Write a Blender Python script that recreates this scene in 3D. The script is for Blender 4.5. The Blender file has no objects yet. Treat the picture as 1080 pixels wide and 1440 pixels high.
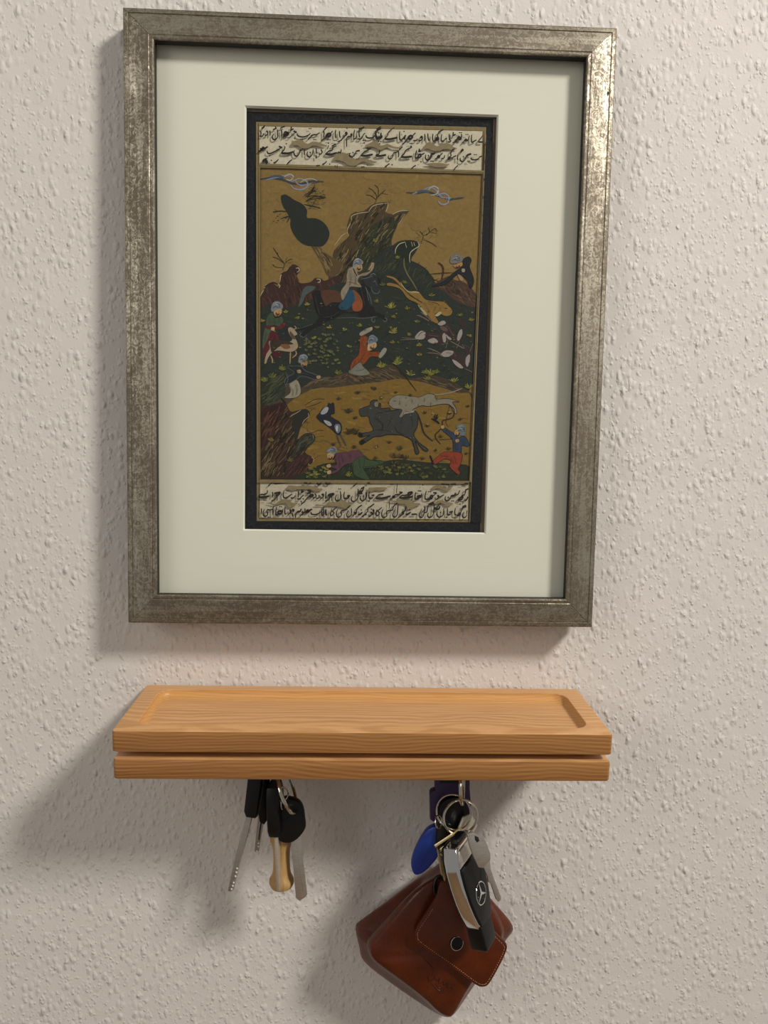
# Framed miniature over a wooden key shelf, Blender 4.5
import bpy, math, random
from mathutils import Vector, Matrix
from mathutils.geometry import tessellate_polygon

# ------------------------------------------------------------------ camera
scene = bpy.context.scene
col = scene.collection
cam_data = bpy.data.cameras.new('camera')
cam = bpy.data.objects.new('camera', cam_data)
col.objects.link(cam)
cam_data.sensor_fit = 'VERTICAL'
cam_data.sensor_height = 36.0
cam_data.lens = 36.0 * 1050.52 / 1440.0
cam_data.clip_start = 0.01
_r, _u, _f = ((0.999004, -0.038063, 0.023305), (-0.019411, 0.099655, 0.994833), (0.040189, 0.994294, -0.098817))
cam.matrix_world = Matrix(((_r[0], _u[0], -_f[0], -0.00957), (_r[1], _u[1], -_f[1], -0.50772), (_r[2], _u[2], -_f[2], 0.17285), (0, 0, 0, 1)))
scene.camera = cam

# ------------------------------------------------------------------ light
world = bpy.data.worlds.new('world')
scene.world = world
world.use_nodes = True
bg = world.node_tree.nodes['Background']
bg.inputs[0].default_value = (1.0, 0.96, 0.92, 1)
bg.inputs[1].default_value = 0.25

lamp_data = bpy.data.lights.new('ceiling_lamp', 'AREA')
lamp_data.shape = 'DISK'
lamp_data.size = 0.40
lamp_data.energy = 48.5
lamp_data.color = (1.0, 0.955, 0.905)
lamp = bpy.data.objects.new('ceiling_lamp', lamp_data)
col.objects.link(lamp)
lamp.location = (1.38, -1.20, 1.55)
lamp.rotation_euler = (Vector((0, 0, 0.1)) - lamp.location).to_track_quat('-Z', 'Y').to_euler()

fill_data = bpy.data.lights.new('fill_light', 'AREA')  # added soft fill from the left, not a known lamp of the place
fill_data.shape = 'DISK'
fill_data.size = 1.3
fill_data.energy = 11.0
fill_data.color = (1.0, 0.955, 0.91)
fill = bpy.data.objects.new('fill_light', fill_data)
col.objects.link(fill)
fill.location = (-1.7, -1.5, 0.95)
fill.rotation_euler = (Vector((0, 0, 0.1)) - fill.location).to_track_quat('-Z', 'Y').to_euler()

vs = scene.view_settings
vs.view_transform = 'Standard'
vs.look = 'None'
vs.gamma = 1.0
vs.use_curve_mapping = False
vs.exposure = 0.0

# ------------------------------------------------------------------ helpers
def lin(c):
    return c / 12.92 if c <= 0.04045 else ((c + 0.055) / 1.055) ** 2.4

def rgb(h, k=1.0):
    return tuple(lin(int(h[i:i + 2], 16) / 255.0) * k for i in (0, 2, 4)) + (1.0,)

def material(name, color=(.5, .5, .5, 1), rough=.5, metal=0.0, spec=.5, coat=0.0):
    m = bpy.data.materials.new(name)
    m.use_nodes = True
    b = m.node_tree.nodes['Principled BSDF']
    b.inputs['Base Color'].default_value = color
    b.inputs['Roughness'].default_value = rough
    b.inputs['Metallic'].default_value = metal
    b.inputs['Specular IOR Level'].default_value = spec
    b.inputs['Coat Weight'].default_value = coat
    return m

class NT:
    """thin wrapper for building node trees"""
    def __init__(s, m):
        s.t = m.node_tree
        s.b = s.t.nodes['Principled BSDF']
    def n(s, kind, **kw):
        x = s.t.nodes.new(kind)
        for k, v in kw.items():
            if k[0] == '_':
                setattr(x, k[1:], v)
            else:
                x.inputs[k.replace('__', ' ')].default_value = v
        return x
    def l(s, a, b):
        s.t.links.new(a, b)
    def coord(s, scale=(1, 1, 1), loc=(0, 0, 0), rot=(0, 0, 0), kind='Object'):
        tc = s.n('ShaderNodeTexCoord')
        mp = s.n('ShaderNodeMapping', Scale=scale, Location=loc, Rotation=rot)
        s.l(tc.outputs[kind], mp.inputs[0])
        return mp.outputs[0]
    def noise(s, vec, scale, detail=2.0, rough=.5, dist=0.0):
        x = s.n('ShaderNodeTexNoise', Scale=scale, Detail=detail, Roughness=rough, Distortion=dist)
        s.l(vec, x.inputs['Vector'])
        return x.outputs['Fac']
    def ramp(s, fac, stops):
        x = s.n('ShaderNodeValToRGB')
        e = x.color_ramp.elements
        while len(e) < len(stops):
            e.new(.5)
        for k, (p, c) in zip(e, stops):
            k.position = p
            k.color = c if isinstance(c, tuple) else (c, c, c, 1)
        s.l(fac, x.inputs[0])
        return x.outputs[0]
    def math(s, op, a, b=None):
        x = s.n('ShaderNodeMath', _operation=op)
        for i, v in enumerate((a, b)):
            if v is None:
                continue
            if isinstance(v, (int, float)):
                x.inputs[i].default_value = v
            else:
                s.l(v, x.inputs[i])
        return x.outputs[0]
    def mix(s, fac, a, b, blend='MIX'):
        x = s.n('ShaderNodeMix', _data_type='RGBA', _blend_type=blend)
        for i, v in ((0, fac), (6, a), (7, b)):
            if isinstance(v, (int, float, tuple)):
                x.inputs[i].default_value = v
            else:
                s.l(v, x.inputs[i])
        return x.outputs[2]
    def bump(s, height, strength, dist, normal=None):
        x = s.n('ShaderNodeBump', Strength=strength, Distance=dist)
        s.l(height, x.inputs['Height'])
        if normal is not None:
            s.l(normal, x.inputs['Normal'])
        return x.outputs[0]

def tag(o, label=None, cat=None, group=None, kind=None):
    for k, v in (('label', label), ('category', cat), ('group', group), ('kind', kind)):
        if v:
            o[k] = v
    return o

def empty(name, loc, mat=None):
    o = bpy.data.objects.new(name, None)
    o.empty_display_size = .02
    col.objects.link(o)
    if mat is not None:
        o.matrix_world = mat
    else:
        o.location = loc
    return o

def mesh_obj(name, V, F, m, parent=None, smooth=False, base=(0, 0, 0), sharp=None):
    """link one mesh; V are given relative to base"""
    me = bpy.data.meshes.new(name)
    me.from_pydata([tuple(Vector(v) - Vector(base)) for v in V], [], F)
    me.validate()
    me.update()
    o = bpy.data.objects.new(name, me)
    col.objects.link(o)
    if m:
        me.materials.append(m)
    if parent is not None:
        o.parent = parent
    if smooth:
        for p in me.polygons:
            p.use_smooth = True
        me.set_sharp_from_angle(angle=math.radians(sharp or 40))
    return o

def join(*parts):
    V, F = [], []
    for v, f in parts:
        k = len(V)
        V += [Vector(p) for p in v]
        F += [tuple(i + k for i in q) for q in f]
    return V, F

def catmull(P, closed=False, n=5):
    P = [Vector(p) for p in P]
    m = len(P)
    if m < 3 and not closed:
        return P
    out = []
    for i in range(m if closed else m - 1):
        if closed:
            a, b, c, d = P[i - 1], P[i], P[(i + 1) % m], P[(i + 2) % m]
        else:
            a, b, c, d = P[max(i - 1, 0)], P[i], P[i + 1], P[min(i + 2, m - 1)]
        for k in range(n):
            t = k / n
            out.append(.5 * (2 * b + (c - a) * t + (2 * a - 5 * b + 4 * c - d) * t * t + (3 * b - a - 3 * c + d) * t ** 3))
    if not closed:
        out.append(P[-1])
    return out

def loft(loops, cap0=True, cap1=True, closed=True):
    """quads between loops of equal length"""
    n = len(loops[0])
    V = [Vector(p) for L in loops for p in L]
    F = []
    for j in range(len(loops) - 1):
        for i in range(n if closed else n - 1):
            k = (i + 1) % n
            F.append((j * n + i, j * n + k, (j + 1) * n + k, (j + 1) * n + i))
    if cap0:
        F.append(tuple(reversed(range(n))))
    if cap1:
        F.append(tuple(range((len(loops) - 1) * n, len(loops) * n)))
    return V, F

def rrect(hx, hy, r, z, n=5, cx=0.0, cy=0.0):
    out = []
    for sx, sy, a0 in ((1, 1, 0), (-1, 1, 90), (-1, -1, 180), (1, -1, 270)):
        for k in range(n + 1):
            a = math.radians(a0 + 90.0 * k / n)
            out.append(Vector((cx + sx * (hx - r) + r * math.cos(a), cy + sy * (hy - r) + r * math.sin(a), z)))
    return out

def tube(path, r, n=8, closed=False, taper=None):
    P = [Vector(p) for p in path]
    m = len(P)
    loops = []
    up = None
    for i in range(m):
        if closed:
            t = P[(i + 1) % m] - P[i - 1]
        else:
            t = P[min(i + 1, m - 1)] - P[max(i - 1, 0)]
        t.normalize()
        if up is None:
            up = t.orthogonal().normalized()
        up = (up - t * up.dot(t)).normalized()
        s = t.cross(up)
        rr = r * (taper[i] if taper else 1)
        loops.append([P[i] + (up * math.cos(2 * math.pi * k / n) + s * math.sin(2 * math.pi * k / n)) * rr for k in range(n)])
    if closed:
        loops.append(loops[0])
        # pick the rotation of the first loop that meets the last one best
        best = min(range(n), key=lambda q: sum((loops[-2][k] - loops[0][(k + q) % n]).length for k in range(n)))
        loops[-1] = [loops[0][(k + best) % n] for k in range(n)]
    return loft(loops, not closed, not closed)

def split_ring(c, normal, R, r, turns=2, seg=40, start=0.0):
    """coiled key ring: two touching turns"""
    nz = Vector(normal).normalized()
    ex = nz.orthogonal().normalized()
    ey = nz.cross(ex)
    pts = []
    for i in range(seg * turns + 1):
        a = start + 2 * math.pi * i / seg
        lift = (i / (seg * turns) - .5) * 2 * r * turns * .55
        pts.append(Vector(c) + (ex * math.cos(a) + ey * math.sin(a)) * R + nz * lift)
    return tube(pts, r, 8)

def basis(n, hint=(0, 0, 1)):
    n = Vector(n).normalized()
    h = Vector(hint)
    ey = (h - n * h.dot(n)).normalized()
    ex = ey.cross(n)
    return ex, ey, n

def inset2d(P, d):
    """P ccw list of 2d vectors, moved inwards by d"""
    out = []
    m = len(P)
    for i in range(m):
        a, b, c = P[i - 1], P[i], P[(i + 1) % m]
        e1 = (b - a).normalized()
        e2 = (c - b).normalized()
        n1 = Vector((-e1.y, e1.x))
        n2 = Vector((-e2.y, e2.x))
        s = n1 + n2
        k = max(.45, s.length_squared / 2)
        out.append(b + s / k * d)
    return out

def plate(P2, z0, z1, bev, frame, steps=2):
    """solid plate: 2d outline P2 between heights z0 (back) and z1 (front) with rounded rims; frame = (origin, ex, ey, n)"""
    o, ex, ey, n = frame
    P2 = [Vector(p) for p in P2]
    area = sum(P2[i - 1].x * P2[i].y - P2[i].x * P2[i - 1].y for i in range(len(P2)))
    if area < 0:
        P2.reverse()
    loops = []
    for k in range(steps + 1):
        a = math.pi / 2 * k / steps
        loops.append((inset2d(P2, bev * (1 - math.sin(a))), z0 + bev * (1 - math.cos(a))))
    for k in range(steps + 1):
        a = math.pi / 2 * k / steps
        loops.append((inset2d(P2, bev * (1 - math.cos(a))), z1 - bev * (1 - math.sin(a))))
    return loft([[o + ex * p.x + ey * p.y + n * z for p in L] for L, z in loops])

def flat(P3, n):
    """frame and 2d outline from world points that lie about in one plane with normal n"""
    P3 = [Vector(p) for p in P3]
    c = sum(P3, Vector()) / len(P3)
    ex, ey, n = basis(n)
    return [Vector(((p - c).dot(ex), (p - c).dot(ey))) for p in P3], (c, ex, ey, n)

def lathe(profile, base, axis=(0, 0, 1), seg=24):
    ex, ey, n = basis(axis, (0, -1, .01))
    b = Vector(base)
    return loft([[b + n * h + (ex * math.cos(2 * math.pi * k / seg) + ey * math.sin(2 * math.pi * k / seg)) * r for k in range(seg)] for r, h in profile])

# ------------------------------------------------------------------ materials
M = {}
# woodchip wallpaper, painted white
m = material('woodchip_wallpaper', rgb('d6d0c8'), .62, spec=.3)
t = NT(m)
v = t.coord()
def chips(scale, stretch, rot, off, lo, hi):
    # scattered wood chips: voronoi cells, only some of them raised, each a small oblong hump
    vec = t.coord(stretch, off, rot)
    wob = t.n('ShaderNodeTexNoise', Scale=scale * .9, Detail=1.0)
    t.l(vec, wob.inputs['Vector'])
    ad = t.n('ShaderNodeMix', _data_type='VECTOR')
    ad.inputs[0].default_value = .0022
    t.l(vec, ad.inputs[4])
    t.l(wob.outputs['Color'], ad.inputs[5])
    vo = t.n('ShaderNodeTexVoronoi', Scale=scale, Randomness=1.0, _voronoi_dimensions='3D')
    t.l(ad.outputs[1], vo.inputs['Vector'])
    hump = t.ramp(vo.outputs['Distance'], [(.12, 1.0), (.42, 0.0)])
    sep = t.n('ShaderNodeSeparateColor')
    t.l(vo.outputs['Color'], sep.inputs[0])
    keep = t.ramp(sep.outputs[0], [(lo, 0.0), (hi, 1.0)])
    return t.math('MULTIPLY', hump, keep)
h = None
for k, (scl, asp, ang, keep) in enumerate(((185, .62, .25, .50), (200, .58, 1.15, .52), (190, .60, -.55, .50), (215, .62, -1.2, .54), (350, .75, .7, .45), (380, .8, -.4, .5))):
    c = chips(scl, (1, 1, asp), (0, ang, 0), (.37 * k, .0013 * k, .23 * k), keep, keep + .4)
    c = t.math('MULTIPLY', c, .9 if k < 4 else .55)
    h = c if h is None else t.math('ADD', h, c)
n3 = t.noise(v, 30, 2.0, .5)
n4 = t.noise(v, 700, 2.0, .6)
h = t.math('ADD', h, t.math('MULTIPLY', n3, 1.6))
h = t.math('ADD', h, t.math('MULTIPLY', n4, .14))
t.l(t.bump(h, .70, .0009), t.b.inputs['Normal'])
M['wall'] = m

m = material('floor_boards', rgb('8a6a48'), .5)
t = NT(m)
v = t.coord((1, 8, 1))
t.l(t.ramp(t.noise(v, 6, 4), [(.3, rgb('7a5a3a')), (.7, rgb('9a7a55'))]), t.b.inputs['Base Color'])
M['floor'] = m

# antiqued silver leaf
def silver(name, base, dark, seed):
    m = material(name, rgb(base), .38, .85)
    t = NT(m)
    v = t.coord((9, 70, 70), (seed, seed * 2, 0))
    streak = t.noise(v, 4.5, 5, .62, 1.2)
    v2 = t.coord((1, 1, 1), (seed * 3, 0, 0))
    speck = t.noise(v2, 260, 5, .7, 2.2)
    patch = t.noise(t.coord((10, 30, 30), (seed, 0, 0)), 1.4, 2)
    wear = t.ramp(t.math('ADD', t.math('MULTIPLY', speck, .6), t.math('MULTIPLY', t.math('ADD', streak, patch), .32)), [(.47, 0.0), (.66, 1.0)])
    t.l(t.mix(wear, rgb(base), rgb(dark)), t.b.inputs['Base Color'])
    t.l(t.ramp(wear, [(0, .34), (1, .62)]), t.b.inputs['Roughness'])
    t.l(t.bump(t.math('ADD', t.math('MULTIPLY', streak, .5), speck), .16, .0005), t.b.inputs['Normal'])
    return m
M['silver'] = silver('antiqued_silver', 'b3ac9a', '72695a', 1.7)
M['edge'] = material('frame_edge_dark', rgb('3a352b'), .5, .3)
M['rabbet'] = material('rabbet_black', rgb('1b1916'), .7)

# mat board with fine laid lines
m = material('mat_board', rgb('e6e2d3'), .8, spec=.2)
t = NT(m)
ln = t.noise(t.coord((4, 1, 420)), 2.2, 2)
t.l(t.mix(.10, rgb('e6e2d3'), t.ramp(ln, [(.3, rgb('cdc9b8')), (.7, rgb('e9e5d5'))])), t.b.inputs['Base Color'])
t.l(t.bump(ln, .06, .0004), t.b.inputs['Normal'])
M['mat'] = m
M['bevel'] = material('mat_core_white', rgb('efece2'), .8, spec=.2)

# picture glass: clear pane with a mirror share by angle
m = bpy.data.materials.new('picture_glass')
m.use_nodes = True
nt = m.node_tree
nt.nodes.clear()
out = nt.nodes.new('ShaderNodeOutputMaterial')
tr = nt.nodes.new('ShaderNodeBsdfTransparent')
tr.inputs[0].default_value = (.975, .985, .972, 1)
gl = nt.nodes.new('ShaderNodeBsdfGlossy')
gl.inputs['Roughness'].default_value = .03
lw = nt.nodes.new('ShaderNodeLayerWeight')
lw.inputs['Blend'].default_value = .5
pw = nt.nodes.new('ShaderNodeMath')
pw.operation = 'POWER'
pw.inputs[1].default_value = 4.0
fr = nt.nodes.new('ShaderNodeMath')
fr.operation = 'MULTIPLY_ADD'
fr.inputs[1].default_value = .5
fr.inputs[2].default_value = .022
nt.links.new(lw.outputs['Facing'], pw.inputs[0])
nt.links.new(pw.outputs[0], fr.inputs[0])
mx = nt.nodes.new('ShaderNodeMixShader')
nt.links.new(fr.outputs[0], mx.inputs[0])
nt.links.new(tr.outputs[0], mx.inputs[1])
nt.links.new(gl.outputs[0], mx.inputs[2])
nt.links.new(mx.outputs[0], out.inputs[0])
M['glass'] = m

# pigment on paper: colour comes with the drawn shapes
m = material('pigment', (.5, .5, .5, 1), .65, spec=.12)
t = NT(m)
at = t.n('ShaderNodeAttribute', _attribute_name='pigment')
v = t.coord()
mott = t.ramp(t.noise(v, 420, 4, .6), [(.25, .82), (.75, 1.12)])
t.l(t.mix(1.0, at.outputs['Color'], mott, 'MULTIPLY'), t.b.inputs['Base Color'])
t.l(t.bump(t.noise(v, 900, 2), .08, .0003), t.b.inputs['Normal'])
M['pigment'] = m

# oak
def oak(name, seed, light, dark, ring_off):
    m = material(name, rgb(light), .42, spec=.35)
    t = NT(m)
    warp = t.n('ShaderNodeTexNoise', Scale=1.0, Detail=2.0)
    t.l(t.coord((9, 26, 26), (seed, 0, 0)), warp.inputs['Vector'])
    tc = t.coord((1, 1, 1), ring_off)
    add = t.n('ShaderNodeMix', _data_type='VECTOR')
    add.inputs[0].default_value = .014
    t.l(tc, add.inputs[4])
    t.l(warp.outputs['Color'], add.inputs[5])
    wv = t.n('ShaderNodeTexWave', Scale=150.0, Distortion=1.0, Detail=2.0, _wave_type='RINGS', _rings_direction='X')
    wv.inputs['Detail Scale'].default_value = .8
    t.l(add.outputs[1], wv.inputs['Vector'])
    fib = t.noise(t.coord((14, 900, 900), (seed, 0, 0)), 1.0, 3, .6)
    pore = t.noise(t.coord((30, 1500, 1500), (seed, 2, 0)), 1.0, 2, .5)
    g = t.ramp(wv.outputs['Fac'], [(.15, 0.0), (.85, 1.0)])
    f = t.math('ADD', t.math('MULTIPLY', g, .26), t.math('MULTIPLY', fib, .85))
    base = t.ramp(f, [(.28, rgb(light)), (.95, rgb(dark))])
    base = t.mix(t.ramp(pore, [(.60, 0.0), (.72, .35)]), base, rgb('7a4f28'))
    t.l(base, t.b.inputs['Base Color'])
    t.l(t.bump(fib, .12, .0004), t.b.inputs['Normal'])
    return m
M['oak_top'] = oak('oiled_oak_tray', 2.0, 'd8a874', 'ac7a46', (0, .055, .030))
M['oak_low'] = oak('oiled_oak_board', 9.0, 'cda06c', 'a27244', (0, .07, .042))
M['oak_front_shade'] = oak('oiled_oak_front_shade', 13.0, 'ab7a46', '7d5028', (0, .06, .036))  # darker copy of the oak, front-face shade painted into its colour
M['oak_cove'] = oak('oiled_oak_cove', 3.0, 'cf9c60', 'bb874a', (0, .055, .030))
M['oak_core'] = oak('oiled_oak_core', 5.0, 'c08c55', '97683a', (0, .05, .02))

M['steel'] = material('key_steel', rgb('b4ada2'), .36, .72)
M['nickel'] = material('key_nickel', rgb('d2c9b6'), .34, .55)
M['brass'] = material('key_brass', rgb('c4b184'), .30, .7)
M['chrome'] = material('chrome', rgb('dcdcda'), .10, 1.0)
M['ring'] = material('ring_steel', rgb('c8c2b4'), .16, 1.0)
M['dimple'] = material('drilled_dimple', rgb('fbf6ec'), .25, .35)
M['black'] = material('black_plastic', rgb('0c0c0c'), .40, spec=.3)
M['fobblack'] = material('fob_black', rgb('070708'), .42, spec=.3)
M['purple'] = material('purple_plastic', rgb('2b1240'), .40)
M['blue'] = material('blue_plastic', rgb('0c2f86'), .32)
M['darkhole'] = material('hole_black', rgb('0a0a0a'), .7)
for k in ('steel', 'nickel', 'brass'):
    t = NT(M[k])
    sc = t.noise(t.coord((60, 60, 500)), 3, 3)
    base = tuple(t.b.inputs['Base Color'].default_value)
    t.l(t.mix(t.ramp(sc, [(.35, 0.0), (.7, .45)]), base, tuple(x * .55 for x in base[:3]) + (1,)), t.b.inputs['Base Color'])
    t.l(t.bump(sc, .08, .0003), t.b.inputs['Normal'])
# turned wood of the spool charm
m = material('turned_wood', rgb('b48a4e'), .42)
t = NT(m)
g = t.noise(t.coord((400, 400, 24)), 1.0, 3)
t.l(t.ramp(g, [(.3, rgb('a07a46')), (.7, rgb('bd9a64'))]), t.b.inputs['Base Color'])
M['spool'] = m
# leather
def leather(name, c1, c2, rough=.34):
    m = material(name, rgb(c1), rough, spec=.38)
    t = NT(m)
    v = t.coord()
    a = t.noise(v, 55, 3, .6)
    t.l(t.ramp(a, [(.3, rgb(c2)), (.7, rgb(c1))]), t.b.inputs['Base Color'])
    vo = t.n('ShaderNodeTexVoronoi', Scale=900.0)
    t.l(v, vo.inputs['Vector'])
    hh = t.math('ADD', t.math('MULTIPLY', vo.outputs['Distance'], .25), t.noise(v, 90, 3))
    t.l(t.bump(hh, .22, .0012), t.b.inputs['Normal'])
    return m
M['leather'] = leather('cognac_leather', '5c2409', '451805')
M['leather_dark'] = leather('cognac_leather_seam', '3c1809', '2e1307', .45)
M['thread'] = material('stitch_thread', rgb('a8876a'), .8)

# ------------------------------------------------------------------ the wall and floor
def box(x0, x1, y0, y1, z0, z1):
    V = [(x, y, z) for z in (z0, z1) for y in (y0, y1) for x in (x0, x1)]
    return V, [(0, 2, 3, 1), (4, 5, 7, 6), (0, 1, 5, 4), (2, 6, 7, 3), (0, 4, 6, 2), (1, 3, 7, 5)]
wall = mesh_obj('wall_back', *box(-1.6, 1.8, 0, .12, -1.36, 1.25), M['wall'])
tag(wall, 'off-white woodchip wallpaper wall behind the picture and shelf', 'wall', kind='structure')
fl = mesh_obj('floor', *box(-1.6, 1.8, -1.8, .12, -1.42, -1.36), M['floor'])
tag(fl, 'brown wooden floor at the foot of the wall', 'floor', kind='structure')

# ------------------------------------------------------------------ framed picture
FM = Matrix(((0.999993, 0.000000, -0.003656, -0.002151), (0.000067, 0.999832, 0.018350, -0.027000), (0.003656, -0.018350, 0.999825, 0.049499), (0.000000, 0.000000, 0.000000, 1.000000)))
FW, FH = 0.30633, 0.38211       # outer size on the front
pic = empty('framed_picture', None, FM)
tag(pic, 'silver-framed hunting miniature with wide cream mat hanging on the wall', 'picture')
LIP = .0195                   # face width of the moulding
# moulding profile: (distance from outer edge, depth behind the front plane)
PROF = [(0, .0188), (0, .0036), (.0003, .0029), (.0009, .0026), (.0030, .0022), (.0033, .0026), (.0038, .0023),
        (.0080, .0014), (.0125, .0008), (.0160, .0004), (.0165, .0007), (.0169, .0003), (.0184, .0000), (.0192, .0003), (.0195, .0010),
        (.0195, .0062), (.0150, .0062), (.0150, .0188)]
def rail(length, name):
    """mitred moulding, local x along the rail, outer edge at y=0, y grows inwards, depth on -z"""
    V, F = [], []
    h = length / 2
    n = len(PROF)
    for sgn in (-1, 1):
        for d, z in PROF:
            V.append((sgn * (h - d), d, -z))
    for i in range(n):
        k = (i + 1) % n
        F.append((i, k, n + k, n + i))
    F.append(tuple(reversed(range(n))))
    F.append(tuple(range(n, 2 * n)))
    return V, F
for nm, ln_, M4 in (
        ('frame_rail', FW, Matrix(((1, 0, 0, 0), (0, 0, -1, 0), (0, -1, 0, FH), (0, 0, 0, 1)))),
        ('frame_rail', FW, Matrix(((-1, 0, 0, 0), (0, 0, -1, 0), (0, 1, 0, 0), (0, 0, 0, 1)))),
        ('frame_rail', FH, Matrix(((0, 1, 0, -FW / 2), (0, 0, -1, 0), (1, 0, 0, FH / 2), (0, 0, 0, 1)))),
        ('frame_rail', FH, Matrix(((0, -1, 0, FW / 2), (0, 0, -1, 0), (-1, 0, 0, FH / 2), (0, 0, 0, 1))))):
    V, F = rail(ln_ - .0002, nm)
    o = mesh_obj(nm, V, F, M['silver'], pic)
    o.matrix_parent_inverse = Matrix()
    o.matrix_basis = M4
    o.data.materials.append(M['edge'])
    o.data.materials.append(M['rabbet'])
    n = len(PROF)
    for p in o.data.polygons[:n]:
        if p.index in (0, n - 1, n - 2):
            p.material_index = 1
        if p.index in (14, 15):
            p.material_index = 2
    if M4[0][3] > 0:
        # small chip in the silver
        c = mesh_obj('chip', *lathe([(.0001, 0), (.0009, .0002), (.0011, .0), (.0006, -.0002)], (0, 0, 0), (0, 0, 1), 9), M['darkhole'], o)
        c.location = (-(0.34214 - FH / 2), .0046, -.0021)
        c.scale = (1.3, .7, 1)

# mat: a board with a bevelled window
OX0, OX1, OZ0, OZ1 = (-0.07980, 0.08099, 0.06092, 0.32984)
MAT_Y, MAT_T = .0092, .0016
def quadring(a, b):
    return [(i, (i + 1) % 4, 4 + (i + 1) % 4, 4 + i) for i in range(4)]
ix, iz0, iz1 = FW / 2 - .0152, .0152, FH - .0152
outer = [(-ix, MAT_Y, iz0), (ix, MAT_Y, iz0), (ix, MAT_Y, iz1), (-ix, MAT_Y, iz1)]
win = [(OX0, MAT_Y, OZ0), (OX1, MAT_Y, OZ0), (OX1, MAT_Y, OZ1), (OX0, MAT_Y, OZ1)]
e = .0009
win2 = [(OX0 + e, MAT_Y + MAT_T, OZ0 + e), (OX1 - e, MAT_Y + MAT_T, OZ0 + e), (OX1 - e, MAT_Y + MAT_T, OZ1 - e), (OX0 + e, MAT_Y + MAT_T, OZ1 - e)]
back = [(x, MAT_Y + MAT_T, z) for x, y, z in outer]
V = outer + win + win2 + back
F = [(i, (i + 1) % 4, 4 + (i + 1) % 4, 4 + i) for i in range(4)] + [(4 + i, 4 + (i + 1) % 4, 8 + (i + 1) % 4, 8 + i) for i in range(4)] + \
    [(8 + i, 8 + (i + 1) % 4, 12 + (i + 1) % 4, 12 + i) for i in range(4)] + [(12 + i, 12 + (i + 1) % 4, (i + 1) % 4, i) for i in range(4)]
matb = mesh_obj('mat', V, F, M['mat'], pic)
matb.data.materials.append(M['bevel'])
for p in matb.data.polygons[4:8]:
    p.material_index = 1
tag(matb, 'cream mat board with bevelled window')
gls = mesh_obj('glass_pane', *box(-ix, ix, .0068, .0086, iz0, iz1), M['glass'], pic)
tag(gls, 'clear picture glass')
mesh_obj('backing_board', *box(-ix, ix, .0150, .0175, iz0, iz1), M['leather_dark'], pic)

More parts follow.
